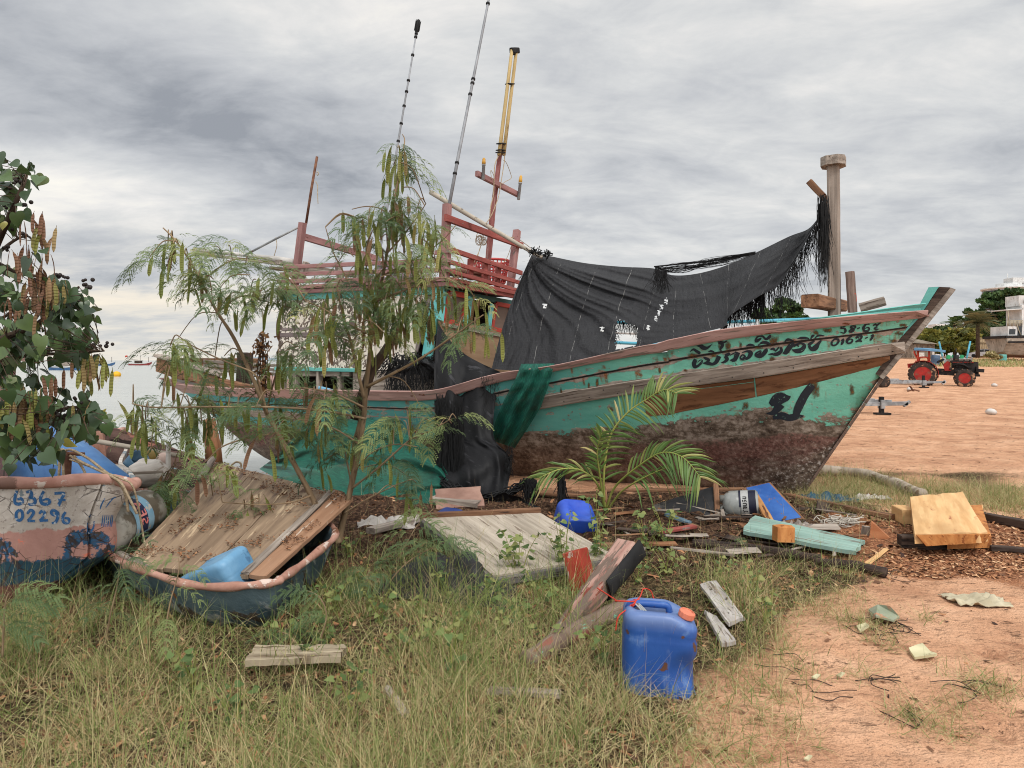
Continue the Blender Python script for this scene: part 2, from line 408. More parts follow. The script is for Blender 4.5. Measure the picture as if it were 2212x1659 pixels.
def litter(x, y):                        # dark rotting litter under the wreck
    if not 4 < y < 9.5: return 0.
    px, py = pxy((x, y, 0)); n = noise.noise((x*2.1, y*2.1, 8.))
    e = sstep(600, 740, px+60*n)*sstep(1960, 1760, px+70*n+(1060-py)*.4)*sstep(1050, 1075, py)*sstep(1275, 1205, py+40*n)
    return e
def sawdust(x, y):
    px, py = pxy((x, y, 0)); n = noise.noise((x*2.6, y*2.6, 4.))
    return sstep(1680, 1850, px+70*n)*sstep(1090, 1150, py+18*n)*sstep(1275, 1205, py+35*n-(px-1900)*.06)
xs = np.concatenate([np.linspace(-900, -30, 14)[:-1], np.linspace(-30, -7, 24)[:-1], np.linspace(-7, 8, 301)[:-1], np.linspace(8, 40, 65)[:-1], np.linspace(40, 1200, 24)])
ys = np.concatenate([np.linspace(-30, 1.2, 12)[:-1], np.linspace(1.2, 11, 246)[:-1], np.linspace(11, 40, 117)[:-1], np.linspace(40, 150, 40)[:-1], np.linspace(150, 3000, 26)])
nx, ny = len(xs), len(ys); vt = np.zeros((ny, nx, 3)); ga = np.zeros((ny, nx)); li = np.zeros((ny, nx)); sa = np.zeros((ny, nx))
for j, y_ in enumerate(ys):
    for i, x_ in enumerate(xs):
        zz_ = gz(x_, y_)
        if -7 <= x_ <= 8 and 1.2 <= y_ <= 11:
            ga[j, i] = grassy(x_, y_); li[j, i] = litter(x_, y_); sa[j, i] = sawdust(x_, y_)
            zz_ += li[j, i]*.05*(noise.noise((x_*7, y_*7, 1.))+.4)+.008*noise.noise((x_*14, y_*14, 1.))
        elif y_ < 1.2: ga[j, i] = 1. if x_ < .3 else 0.
        elif x_ < -7 and y_ < 11: ga[j, i] = 1.
        vt[j, i] = (x_, y_, zz_)
fi = np.array([(j*nx+i, j*nx+i+1, (j+1)*nx+i+1, (j+1)*nx+i) for j in range(ny-1) for i in range(nx-1)])
t = T('beach ground'); g = t.obj()
sand_n = t.noise(t.map(g, (1.6, 1.8, 1)), 1., 6, .6)
col = t.ramp(sand_n, [(.3, C(190, 142, 110)), (.5, C(208, 160, 126)), (.7, C(222, 176, 142))])
grain = t.noise(t.map(g, (160, 160, 160)), 1., 3, .7)
col = t.mix(t.math('MULTIPLY', t.step(grain, .55, .75), .35), col, C(132, 92, 72))
col = t.mix(t.math('MULTIPLY', t.step(grain, .42, .28), .3), col, C(236, 200, 172))
pits = t.math('MULTIPLY', t.step(t.noise(t.map(g, (4.5, 9, 4)), 1., 5, .7), .66, .76), .55)
col = t.mix(pits, col, C(122, 82, 62))  # shade inside the pits is painted into the sand colour
col = t.mix(t.math('MULTIPLY', t.step(t.noise(t.map(g, (.55, .8, 1), (9, 2, 0)), 1., 4, .6), .48, .7), .28), col, C(150, 104, 78))
speck = t.step(t.noise(t.map(g, (38, 38, 38)), 1., 3, .75), .66, .72)
col = t.mix(t.math('MULTIPLY', speck, .55), col, C(84, 66, 54))
far = t.step(t.noise(t.map(g, (2.6, 3.4, 1)), 1., 7, .72), .57, .72)
col = t.mix(t.math('MULTIPLY', far, .55), col, C(140, 96, 72))  # small streak shadows on the beach, painted as darker sand
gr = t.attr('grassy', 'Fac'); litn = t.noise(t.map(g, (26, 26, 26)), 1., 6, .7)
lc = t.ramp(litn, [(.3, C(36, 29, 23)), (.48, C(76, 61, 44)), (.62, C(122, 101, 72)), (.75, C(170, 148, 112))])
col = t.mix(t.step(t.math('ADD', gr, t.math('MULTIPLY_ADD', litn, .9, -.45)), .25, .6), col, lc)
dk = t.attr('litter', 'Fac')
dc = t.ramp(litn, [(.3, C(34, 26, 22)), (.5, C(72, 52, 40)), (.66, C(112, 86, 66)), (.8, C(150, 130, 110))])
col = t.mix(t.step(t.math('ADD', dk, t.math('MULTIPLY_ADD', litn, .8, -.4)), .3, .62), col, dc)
sw = t.attr('sawdust', 'Fac'); chips = t.noise(t.map(g, (55, 30, 55)), 1., 4, .75)
sc_ = t.ramp(chips, [(.3, C(104, 66, 48)), (.5, C(148, 98, 70)), (.64, C(176, 126, 92)), (.75, C(206, 164, 126))])
col = t.mix(t.step(t.math('ADD', sw, t.math('MULTIPLY_ADD', chips, .9, -.45)), .3, .6), col, sc_)
hh = t.math('ADD', t.noise(t.map(g, (7, 8, 5)), 1., 6, .68), t.math('MULTIPLY', t.noise(t.map(g, (2.2, 2.8, 1)), 1., 6, .66), 2.4))
hh = t.math('ADD', hh, t.math('MULTIPLY', grain, .08)); hh = t.math('ADD', hh, t.math('MULTIPLY', litn, t.math('MULTIPLY', gr, .8)))
m_ground = t.fin(col, .95, t.bump(t.math('SUBTRACT', hh, t.math('MULTIPLY', pits, 1.6)), .85, .07), 0, .1)
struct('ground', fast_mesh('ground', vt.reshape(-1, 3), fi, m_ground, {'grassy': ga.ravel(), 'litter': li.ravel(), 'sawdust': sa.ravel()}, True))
# ------------------------------------------------------------------ sea
SEA = -.62
sxs = np.concatenate([np.linspace(-3000, -120, 12)[:-1], np.linspace(-120, 60, 60)[:-1], np.linspace(60, 700, 8)]); sys_ = np.concatenate([np.linspace(2, 60, 60)[:-1], np.linspace(60, 5200, 60)])
vt = np.array([(a, b, SEA) for b in sys_ for a in sxs]); nx = len(sxs)
fi = np.array([(j*nx+i, j*nx+i+1, (j+1)*nx+i+1, (j+1)*nx+i) for j in range(len(sys_)-1) for i in range(nx-1)])
t = T('sea water'); g = t.obj()
rip = t.noise(t.map(g, (.9, 3.2, 1)), 1., 6, .62, .3); rip2 = t.noise(t.map(g, (.12, .5, 1)), 1., 4, .6)
m_sea = t.fin(t.mix(rip2, C(150, 154, 150), C(180, 182, 176)), .2, t.bump(t.math('ADD', rip, t.math('MULTIPLY', rip2, 1.5)), .22, .2), 0, .5)
struct('sea', fast_mesh('sea', vt, fi, m_sea, None, True))
# ------------------------------------------------------------------ the wrecked fishing boat: t runs aft from the foot of the stem, s to starboard
CA, SA = math.cos(math.radians(31)), math.sin(math.radians(31))
BX, BY = 3.31, 8.08
def BW(t, s, z): return V((BX-CA*t-SA*s, BY+SA*t-CA*s, z))
def sidept(px, py, s, z=None):          # where a line of sight crosses the lengthwise upright plane at s
    k = (px-CX)/F; t = ((BX-SA*s)-k*(BY-CA*s))/(CA+k*SA); Y = BY+SA*t-CA*s
    return V((k*Y, Y, H-(py-HY)/F*Y))
def crosspt(px, py, t):                 # where it crosses the athwartship plane at t
    k = (px-CX)/F; s = ((BX-CA*t)-k*(BY+SA*t))/(SA-k*CA); Y = BY+SA*t-CA*s
    return V((k*Y, Y, H-(py-HY)/F*Y))
beam_b = spl([(-1.34, .05), (-1.1, .20), (-.6, .58), (0, .88), (.8, 1.14), (1.8, 1.36), (3, 1.52), (5, 1.6), (7, 1.55), (8.6, 1.42), (9.6, 1.26), (10.5, 1.08)])
keel_z = spl([(-1.36, 2.26), (-1.2, 2.0), (-.75, 1.26), (-.3, .5), (0, 0), (.12, -.12), (1, -.2), (6, -.32), (8.0, -.30), (8.8, -.06), (9.4, .22), (9.9, .50), (10.5, .86)])
sheer_z = spl([(-1.36, 2.1), (0, 1.95), (2, 1.68), (3.5, 1.35), (5, 1.1), (8, 1.0), (10.5, 1.15)])
fullp = spl([(-1.36, .95), (-.6, .95), (0, .86), (1, .66), (2, .50), (3.2, .38), (5, .32), (8, .36), (9.4, .5), (10.5, .7)])
def BH(t, z):
    k = keel_z(t); u = (z-k)/max(.05, sheer_z(t)-k)
    if u <= 0: return 0.
    return beam_b(t)*min(1.03, u**fullp(t))
CUR = dict(
 railtop=[(330, 806), (380, 828), (500, 838), (600, 840), (760, 843), (930, 845), (1000, 828), (1078, 805), (1198, 790), (1285, 770), (1430, 738), (1570, 710), (1700, 696), (1815, 685), (1988, 671), (2040, 668)],
 railbot=[(330, 824), (380, 845), (500, 856), (600, 860), (760, 864), (930, 866), (1000, 849), (1075, 826), (1198, 803), (1275, 786), (1445, 757), (1595, 730), (1815, 705), (1988, 688), (2040, 684)],
 seam=[(330, 834), (380, 858), (600, 874), (800, 880), (930, 884), (1000, 868), (1075, 848), (1185, 828), (1438, 780), (1638, 748), (1880, 718), (1970, 705), (2040, 697)],
 rubtop=[(330, 844), (380, 868), (600, 890), (800, 900), (930, 904), (1000, 892), (1070, 878), (1180, 855), (1438, 812), (1638, 784), (1880, 748), (1960, 737), (2040, 727)],
 rubbot=[(330, 856), (380, 882), (600, 904), (800, 914), (930, 920), (1000, 914), (1070, 903), (1163, 885), (1218, 875), (1438, 841), (1638, 815), (1880, 774), (1950, 763), (2040, 750)],
 strake=[(330, 862), (380, 890), (600, 916), (930, 938), (1170, 926), (1438, 896), (1558, 874), (1688, 846), (1880, 798), (1930, 786), (2040, 760)],
 tealbot=[(330, 866), (380, 895), (600, 921), (930, 944), (1170, 932), (1300, 926), (1438, 918), (1538, 901), (1638, 893), (1700, 903), (1768, 908), (1838, 916), (1900, 918)],
 maroon=[(330, 872), (380, 902), (600, 928), (930, 960), (1170, 962), (1438, 958), (1578, 955), (1698, 937), (1800, 945), (1860, 950)])
CUR = {k: spl(v) for k, v in CUR.items()}
def hull_z(t, cur):
    z = sheer_z(t)
    for _ in range(14):
        p = BW(t, BH(t, z), z); z = H-(cur(pxy(p)[0])-HY)/F*p.y
    return z
ROWS = ['railbot', 'seam', 'rubtop', 'rubbot', 'strake', 'tealbot', 'maroon']
ts = list(np.arange(-1.33, 1.2, .055))+list(np.arange(1.2, 10.45, .16))+[10.45]
TZ = {}                                  # row heights at each t, smoothed into curves
for r in ['railtop']+ROWS:
    zsm = [hull_z(t, CUR[r]) for t in ts]
    for _ in range(3): zsm = [zsm[0]]+[(zsm[i-1]+2*zsm[i]+zsm[i+1])/4 for i in range(1, len(zsm)-1)]+[zsm[-1]]
    TZ[r] = spl(list(zip(ts, zsm)))
def hull_rows(t):
    k = keel_z(t); zs = []; last = 99
    for r in ROWS:
        z = max(min(TZ[r](t), last-.004), k); zs.append(z); last = z
    zs.append(k); return zs
sub = [2, 2, 2, 3, 2, 3, 9]
def col_pts(t, side):
    zs = hull_rows(t); out = []
    for i in range(7):
        for k in range(sub[i]):
            z = lerp(zs[i], zs[i+1], k/sub[i]); out.append((BW(t, side*BH(t, z), z), i+k/sub[i]))
    out.append((BW(t, 0, zs[7]), 7.)); return out
hull = MB(); hv, hf, hg, vv, tt = [], [], [], [], []
for side in (1, -1):
    n0 = len(hv); nc = None
    for t in ts:
        c = col_pts(t, side); nc = len(c)
        for p, v_ in c: hv.append(p); hg.append((t, p.z, 3*(side < 0))); vv.append(v_); tt.append(t)
    for i in range(len(ts)-1):
        for j in range(nc-1):
            a = n0+i*nc+j; q = (a, a+1, a+nc+1, a+nc)
            hf.append(q if side > 0 else tuple(reversed(q)))
end = [len(ts)-1]
o = (len(ts)-1)*nc; o2 = len(ts)*nc+(len(ts)-1)*nc
hf += [(o+j, o+j+1, o2+j+1, o2+j) for j in range(nc-1)]
hull.raw(hv, hf, hg, True); hull.at['v'] = vv; hull.at['tt'] = tt
HULL_BVH = BVHTree.FromPolygons([V(p) for p in hv], hf)
t = T('hull paint'); g = t.attr('gc'); v_ = t.attr('v', 'Fac'); tt_ = t.attr('tt', 'Fac')
big = t.noise(t.map(g, (1.1, 3, 1)), 1., 6, .62); med = t.noise(t.map(g, (5, 9, 3)), 1., 7, .68); fin_ = t.noise(t.map(g, (24, 24, 10)), 1., 6, .7)
wob = t.math('ADD', t.math('MULTIPLY_ADD', med, .9, -.45), t.math('MULTIPLY_ADD', fin_, .45, -.225))
teal = t.mix(t.step(tt_, 1.2, 3.6), t.ramp(big, [(.3, C(96, 168, 148)), (.7, C(124, 194, 172))]), t.ramp(big, [(.3, C(66, 138, 138)), (.7, C(92, 160, 154))]))
bare = t.ramp(med, [(.3, C(98, 86, 78)), (.55, C(150, 136, 126)), (.75, C(176, 164, 152))])
# paint gone along the plank seams, in chips lower down
seam_d = t.math('ABSOLUTE', t.math('SUBTRACT', v_, 1.06))
worn = t.step(t.math('ADD', t.math('MULTIPLY', seam_d, -1.7), t.math('MULTIPLY_ADD', med, 1.7, -.36)), .12, .2)
edge2 = t.step(t.math('ADD', t.math('MULTIPLY', t.math('ABSOLUTE', t.math('SUBTRACT', v_, 1.95)), -2.6), t.math('MULTIPLY_ADD', med, 1.6, -.45)), .12, .22)
chip = t.math('MULTIPLY', t.step(t.noise(t.map(g, (9, 12, 4), (3, 3, 3)), 1., 6, .7), .63, .66), .9)
worn = t.math('MAXIMUM', t.math('MAXIMUM', worn, edge2), chip)
w2 = t.math('MULTIPLY', t.step(t.math('ADD', t.math('MULTIPLY_ADD', v_, -1.6, 2.02), t.math('MULTIPLY_ADD', med, 1.5, -.75)), .08, .15), t.step(v_, .99, 1.04))
worn = t.math('MAXIMUM', worn, w2)
teal = t.mix(worn, teal, bare)
# rust weeping down from the nails
rust_s = t.noise(t.map(g, (5.5, .9, 1), (2, 0, 0)), 1., 5, .6); rust_p = t.noise(t.map(g, (3.2, 5, 1), (8, 1, 0)), 1., 5, .65)
rust = t.math('MULTIPLY', t.step(rust_s, .55, .70), t.step(rust_p, .46, .62))
teal = t.mix(t.math('MULTIPLY', rust, .95), teal, t.ramp(fin_, [(.35, C(84, 46, 24)), (.65, C(150, 92, 50))]))
teal = t.mix(t.math('MULTIPLY', t.step(t.noise(t.map(g, (3, .8, 1), (4, 4, 4)), 1., 5, .6), .56, .78), .35), teal, C(112, 116, 84))
seam = t.step(t.math('ABSOLUTE', t.math('SUBTRACT', v_, t.math('MULTIPLY_ADD', fin_, .05, .975))), .10, .05)
teal = t.mix(seam, teal, C(28, 22, 20))
grime = t.ramp(t.math('ADD', t.math('MULTIPLY', med, .6), t.math('MULTIPLY', fin_, .4)), [(.36, C(58, 46, 38)), (.48, C(98, 84, 72)), (.56, C(134, 120, 108)), (.68, C(160, 148, 136))])
low = t.ramp(t.math('ADD', t.math('MULTIPLY', med, .55), t.math('MULTIPLY', fin_, .45)), [(.36, C(52, 42, 36)), (.46, C(88, 72, 62)), (.56, C(118, 102, 90)), (.68, C(152, 140, 128))])
mar = t.ramp(fin_, [(.35, C(78, 42, 38)), (.6, C(118, 70, 64)), (.75, C(144, 114, 106))])
bow_w = t.step(tt_, 2.6, .9)
base = t.mix(t.step(t.math('ADD', v_, t.math('ADD', t.math('MULTIPLY', wob, 1.7), t.math('MULTIPLY_ADD', big, 1.6, -.8))), 4.80, 4.95), teal, grime)
lowmix = t.step(t.math('ADD', v_, t.math('MULTIPLY', wob, .5)), 6.0, 6.06)
base = t.mix(lowmix, base, low)
mband = t.math('MULTIPLY', t.step(t.math('ADD', v_, t.math('MULTIPLY', wob, .7)), 5.9, 6.05), t.step(t.math('ADD', v_, t.math('MULTIPLY', t.math('MULTIPLY_ADD', big, 1., -.5), 1.4)), 6.62, 6.2))
mband = t.math('MULTIPLY', mband, t.math('MAXIMUM', t.math('MULTIPLY', bow_w, .6), t.math('MULTIPLY', t.step(tt_, 6.5, 8), .8)))
base = t.mix(mband, base, mar)
white = t.math('MULTIPLY', t.math('MULTIPLY', t.step(fin_, .56, .64), t.step(v_, 6.25, 6.7)), t.step(tt_, .9, .1))
base = t.mix(t.math('MULTIPLY', white, .8), base, C(186, 178, 172))
barn = t.math('MULTIPLY', t.step(t.vor(t.map(g, (38, 38, 38)), 1.), .22, .12), t.math('MULTIPLY', t.step(v_, 4.9, 5.4), t.step(big, .42, .6)))
base = t.mix(t.math('MULTIPLY', barn, .5), base, C(168, 158, 146))
hh = t.math('ADD', t.math('ADD', t.math('MULTIPLY', med, .7), t.math('MULTIPLY', fin_, .5)), t.math('MULTIPLY', worn, -.5)); hh = t.math('SUBTRACT', hh, t.math('MULTIPLY', seam, 2.))
m_hull = t.fin(base, t.math('MULTIPLY_ADD', med, .3, .5), t.bump(hh, .55, .012), 0, .35)
boat = thing('fishing_boat', 'large wrecked teal wooden fishing boat with a white wheelhouse, stranded bow towards the sand', 'fishing boat', BW(3, 0, 0))
part('hull', hull, m_hull, boat)
def on_hull(px, py, off=.004):
    d = V(((px-CX)/F, 1, -(py-HY)/F)).normalized(); h = HULL_BVH.ray_cast(EYE, d, 40)
    if h[0] is None: return None
    n = h[1] if h[1].dot(d) < 0 else -h[1]
    return h[0]+n*off
def strip(mb, r0, r1, t0, t1, o0, o1, inn, both=True, dz0=0, dz1=0, step_=.12, jit=.0):
    """a timber following two rows of the hull: o0/o1 how far it stands proud at its top and bottom edge"""
    n = max(3, int((t1-t0)/step_)); P = []; sides = (1, -1) if both else (1,)
    for sd in sides:
        vs, gs, fs = [], [], []
        for i in range(n+1):
            t_ = lerp(t0, t1, i/n); za, zb = TZ[r0](t_)+dz0, TZ[r1](t_)+dz1; j = random.uniform(-jit, jit)
            ba, bb = max(.012, BH(t_, za)), max(.012, BH(t_, zb))
            for s_, z_ in ((max(.01, ba-inn), za), (ba+o0-.008, za), (ba+o0, za-.008), (bb+o1+j, zb+.012), (bb+o1-.012+j, zb), (max(.005, bb-.01), zb)):
                vs.append(BW(t_, sd*s_, z_)); gs.append((t_, z_*1.0-za, s_-ba))
        for i in range(n):
            for k in range(6):
                q = (i*6+k, i*6+(k+1) % 6, i*6+6+(k+1) % 6, i*6+6+k); fs.append(q if sd < 0 else tuple(reversed(q)))
        fs += [tuple(range(6)) if sd > 0 else tuple(reversed(range(6))), tuple(range(n*6, n*6+6)) if sd < 0 else tuple(reversed(range(n*6, n*6+6)))]
        mb.raw(vs, fs, gs)
    return mb
part('gunwale_rail', strip(MB(), 'railtop', 'railbot', -1.24, 10.3, .055, .045, .12), m_pink_rail, boat)
rub = MB(); strip(rub, 'rubtop', 'rubbot', -1.02, 1.35, .06, .06, .02, jit=.002); strip(rub, 'rubtop', 'rubbot', 1.37, 3.0, .058, .058, .02, jit=.002); strip(rub, 'rubtop', 'rubbot', 5.2, 10.2, .05, .05, .02)
part('rub_rail', rub, m_grey_wood, boat)
stk = MB(); strip(stk, 'rubbot', 'strake', -.94, .36, .012, .010, .012, False, -.002); strip(stk, 'rubbot', 'strake', .375, 1.52, .010, .010, .012, False, -.045); strip(stk, 'rubbot', 'rubbot', .375, 1.52, .014, .012, .012, False, -.002, -.040)

part('patched_strake', stk, m_orange_wood, boat)
# bulwark plank standing on the rail at the bow
bw = MB(); CUR['bul'] = spl([(1600, 700), (1725, 690), (1815, 679), (1990, 655), (2040, 650)]); zz0 = [hull_z(t_, CUR['bul']) for t_ in ts]; TZ['bul'] = spl(list(zip(ts, zz0)))
strip(bw, 'bul', 'railtop', -1.24, .12, -.02, -.02, .05, True, 0, .002); part('bow_bulwark', bw, m_teal, boat)
# stem post
def ctr(a, z, s=0): return BW(-a, s, z)
def stem_pt(px, py): return sidept(px, py, 0)
sp_ = MB(); w_ = .075
outl = [(2037, 621), (2062, 623), (1908, 815), (1884, 800)]
def slab(mb, pts, half, fn=None, off=None):
    c = [sidept(px, py, 0) for px, py in pts]; a = BW(0, half, 0)-BW(0, 0, 0); mb.prism([p+a for p in c], -2*a); return mb
slab(sp_, [(2029, 621), (2052, 622), (1901, 812), (1872, 796), (1935, 722), (1985, 690)], .075); part('stem_post', sp_, m_dark_wood, boat)
s2 = MB(); slab(s2, [(2053, 622), (2064, 626), (1908, 819), (1899, 812)], .06); part('stem_facing', s2, m_grey_wood, boat)
s3 = MB(); slab(s3, [(2006, 622), (2028, 621), (1984, 689), (1950, 726), (1966, 690), (1988, 657)], .083); part('stem_cheek', s3, m_teal, boat)
s4 = MB(); slab(s4, [(1903, 816), (1908, 820), (1738, 1066), (1734, 1063)], .03); part('forefoot', s4, surf('forefoot timber', C(92, 70, 60), C(130, 110, 98), W1, [(C(120, 150, 136), (1.5, 9, 9), .66, .05)], .8), boat)
# deck
dk = MB(); P = []
for t_ in np.linspace(-1.1, 10.3, 40):
    z_ = TZ['railtop'](t_)-(.12 if t_ < .9 else .36); b_ = BH(t_, z_)-.02; P.append([BW(t_, s_*b_, z_) for s_ in np.linspace(-1, 1, 7)])
dk.grid(P, .03, False); part('deck', dk, m_grey_wood, boat)
# ---- samson post and smaller bitts on the foredeck
mp = MB(); pb = sidept(1803, 668, 0); ptop = sidept(1800, 352, 0)
mp.beam(pb-V((0, 0, .35)), ptop, .125, .125, (SA, CA, 0), .02, 14, .0015); part('bow_post', mp, m_grey_beam, boat)
cp = MB(); a = V((CA, -SA, 0)); b = V((-SA, -CA, 0)); c0 = sidept(1800, 360, 0)
oc = [(.20, .085), (.20, -.085), (.10, -.17), (-.10, -.17), (-.20, -.085), (-.20, .085), (-.10, .17), (.10, .17)]
cp.prism([c0+a*(u*.62)+b*(v2*.82) for u, v2 in oc], (0, 0, .10)); part('bow_post_cap', cp, m_grey_wood, boat)
ft = MB(); ft.beam(BW(-.22, 1.0, 0)+V((0, 0, sidept(1800, 660, .2).z)), BW(-.30, -.75, 0)+V((0, 0, sidept(1800, 652, .0).z)), .17, .13, ch=.012, seg=4, jit=.003); part('post_step_beam', ft, m_brown_wood, boat)
b2 = MB(); b2.beam(sidept(1842, 675, 0), sidept(1836, 587, 0), .12, .09, (CA, -SA, 0), .03, 5, .002); part('bitt', b2, surf('bitt wood with red paint flecks', C(100, 82, 74), C(140, 120, 110), W1, [(C(170, 72, 56), (5, 7, 7), .62, .02)], .8), boat)
b3 = MB(); b3.beam(sidept(1858, 665, 0), sidept(1912, 650, 0), .08, .10, ch=.02, seg=3, jit=.002); part('bow_chock', b3, m_grey_wood, boat)
b4 = MB(); b4.beam(sidept(1748, 392, 0), sidept(1778, 424, .02), .06, .07, ch=.006, seg=2, jit=.002); b4.beam(sidept(1778, 424, .02), sidept(1792, 440, .0), .05, .06); part('post_cleat', b4, m_brown_wood, boat)
# ---- wheelhouse
SS, TF = .80, 4.52
def sw(px, py, s=SS): return sidept(px, py, s)
def fw(px, py, t=TF): return crosspt(px, py, t)
A = lambda x: V((-SA, -CA, 0))*x            # towards starboard
B = lambda x: V((CA, -SA, 0))*x             # towards the bow
t = T('flaking white wall paint'); g = t.attr('gc')
pn = t.noise(t.map(g, (14, 14, 14), (1, 1, 1)), 1., 5, .62, .9); pm = t.noise(t.map(g, (.9, .9, 1), (4, 2, 0)), 1., 3, .5)
dirt = t.noise(t.map(g, (3, .7, 1)), 1., 5, .6)
wc = t.mix(t.math('MULTIPLY', t.step(dirt, .45, .75), .5), C(212, 204, 190), C(166, 154, 138))
gx = t.add('ShaderNodeSeparateXYZ'); t.lk(gx.inputs[0], g); zone = t.math('MULTIPLY', t.step(t.attr('peel', 'Fac'), .1, .6), 1.)
peel = t.step(t.math('ADD', pn, t.math('MULTIPLY_ADD', zone, .31, -.30)), .50, .53)
wc = t.mix(peel, wc, t.ramp(dirt, [(.3, C(66, 54, 48)), (.7, C(112, 98, 88))]))
m_white = t.fin(wc, .75, t.bump(t.math('SUBTRACT', 1., peel), .4, .006), 0, .3)
wl = MB(); P = []; pe = []
tl, tr, br, bl = (617, 640), (925, 622), (893, 800), (601, 797)
for i in range(25):
    r = []
    for j in range(13):
        k, m = i/24, j/12
        px = lerp(lerp(tl[0], tr[0], k), lerp(bl[0], br[0], k), m); py = lerp(lerp(tl[1], tr[1], k), lerp(bl[1], br[1], k), m)
        r.append(sw(px, py)); pe.append(1. if px < 800 else 0.)
    P.append(r)
gs = [(i/24*3.2, j/12*1.05, 0) for i in range(25) for j in range(13)]
wl.grid(P, .05, False, gs); wl.at['peel'] = pe+pe; part('side_wall', wl, m_white, boat)
pw = MB(); pw.grid([[BW(t_, -SS, z_) for z_ in (.7, 2.46)] for t_ in (TF, 7.5)], .04, False); pw.grid([[BW(7.5, s_, z_) for z_ in (.7, 2.46)] for s_ in (-SS, SS)], .04, False)
part('inner_wall', pw, m_dark_wood, boat)
fl = MB()                                                    # lower side: coaming planks and openings under the wall
fl.beam(sw(601, 806, .80), sw(757, 806, .80), .05, .10); fl.beam(sw(764, 815, .82), sw(925, 812, .82), .04, .17, seg=5, jit=.003); fl.beam(sw(764, 834, .82), sw(935, 832, .82), .04, .15, seg=5, jit=.003)
for px in (612, 640, 690, 735): fl.beam(sw(px, 845, .82), sw(px, 798, .82), .09, .06, (CA, -SA, 0), seg=2, jit=.003)
part('coaming_plank', fl, m_grey_wood, boat)
ts_ = MB(); ts_.beam(sw(598, 796, .85), sw(778, 800, .85), .10, .055); part('side_ledge', ts_, m_teal, boat)
tb = MB(); tb.beam(sw(612, 643, .84), sw(958, 627, .84), .04, .10); part('side_fascia', tb, m_teal, boat)
md = MB()
for (x0, y0, x1, y1, wd) in ((611, 712, 770, 706, .05), (606, 724, 775, 720, .07)): md.beam(sw(x0, y0, .83), sw(x1, y1, .83), .05, wd, seg=4, jit=.002)
for (x0, x1) in ((628, 618), (668, 660), (722, 716), (780, 776)): md.beam(sw(x0, 642, .825), sw(x1, 712, .825), .03, .13, (CA, -SA, 0), seg=4, jit=.003)
md.beam(sw(929, 640, .82), sw(897, 758, .82), .03, .10, (CA, -SA, 0), seg=4, jit=.003)
part('wall_moulding', md, surf('purple grey moulding wood', C(104, 92, 90), C(146, 134, 130), W1, [(C(64, 54, 50), (3, 40, 40), .64, .05)], .85), boat)
tp = MB(); tp.beam(sw(946, 628, .83), sw(918, 800, .83), .06, .16, (CA, -SA, 0), .01, 4, .001); part('corner_post', tp, surf('bright teal paint', C(96, 178, 176), C(122, 198, 194), (2, 8, 8), [(C(90, 84, 76), (3, 14, 14), .68, .02)], .55), boat)
dp = MB(); dp.beam(sw(938, 720, .78), sw(925, 800, .78), .06, .12, (CA, -SA, 0), .01, 4, .002); part('door_jamb', dp, m_dark_wood, boat)
# front wall
fp = MB(); fp.grid([[fw(x_, y_) for y_ in (ya, yb)] for x_, ya, yb in ((946, 693, 830), (1012, 700, 830), (1098, 716, 830))], .04, False)
part('front_lower_panel', fp, surf('stained plywood', C(138, 108, 82), C(166, 138, 110), (1, 6, 6), [(C(96, 72, 54), (2, 5, 5), .58, .15)], .75), boat)
fp2 = MB(); fp2.prism([fw(x_, y_, TF-.015) for x_, y_ in ((1046, 748), (1052, 744), (1086, 750), (1090, 756), (1086, 800), (1042, 800))], B(.02)); part('front_hatch', fp2, surf('hatch plywood', C(112, 88, 70), C(140, 114, 92), (1, 6, 6), [], .8), boat)
sl = MB(); sl.beam(fw(953, 701, TF-.03), fw(1100, 729, TF-.03), .07, .05, seg=4, jit=.002); part('front_sill', sl, m_grey_wood, boat)
fas = MB(); fas.prism([fw(x_, y_, TF-.02) for x_, y_ in ((951, 620), (1124, 652), (1120, 664), (1016, 642), (951, 632))], B(-.04)); part('front_fascia', fas, surf('dark teal paint', C(52, 96, 92), C(70, 116, 110), (2, 8, 8), [(C(90, 84, 76), (3, 14, 14), .68, .02)], .6), boat)
rp = surf('red window paint', C(166, 58, 46), C(188, 78, 62), (3, 9, 9), [(C(150, 140, 132), (5, 9, 9), .68, .03)], .6)
pane_m = surf('brown board pane', C(104, 86, 76), C(122, 104, 92), (1, 5, 5), [], .6)
def win(x0, x1, tl_, bl_, tr_, br_, wd, brd):
    fr = MB(); a_, b_, c_, d_ = (fw(x_, y_, TF-.01) for x_, y_ in (tl_, tr_, br_, bl_))
    n_ = B(.03)
    for p_, q_ in ((a_, b_), (b_, c_), (c_, d_), (d_, a_)): fr.beam(p_+n_*.5, q_+n_*.5, .035, wd, n_.cross(q_-p_), .004)
    o_ = part('window', fr, rp, boat); pn_ = MB(); pn_.prism([a_, b_, c_, d_], B(-.012)); part('pane', pn_, brd, o_)
win(0, 0, (968, 632), (955, 692), (1008, 640), (996, 702), .075, surf('torn papered pane', C(106, 86, 78), C(120, 100, 90), (1, 5, 5), [(C(190, 186, 182), (9, 9, 9), .66, .02)], .6))
win(0, 0, (1070, 656), (1061, 710), (1102, 662), (1094, 718), .065, pane_m)
m_shut = MATS['bright teal paint']
for (x0, y0, x1, y1, w3) in ((957, 629, 950, 692, .14), (1017, 643, 1006, 698, .12), (1062, 656, 1055, 709, .10)):
    sh = MB(); sh.beam(fw(x0, y0, TF-.06), fw(x1, y1, TF-.06), w3, .035, (CA, -SA, 0), .004); part('shutter', sh, m_shut, boat)
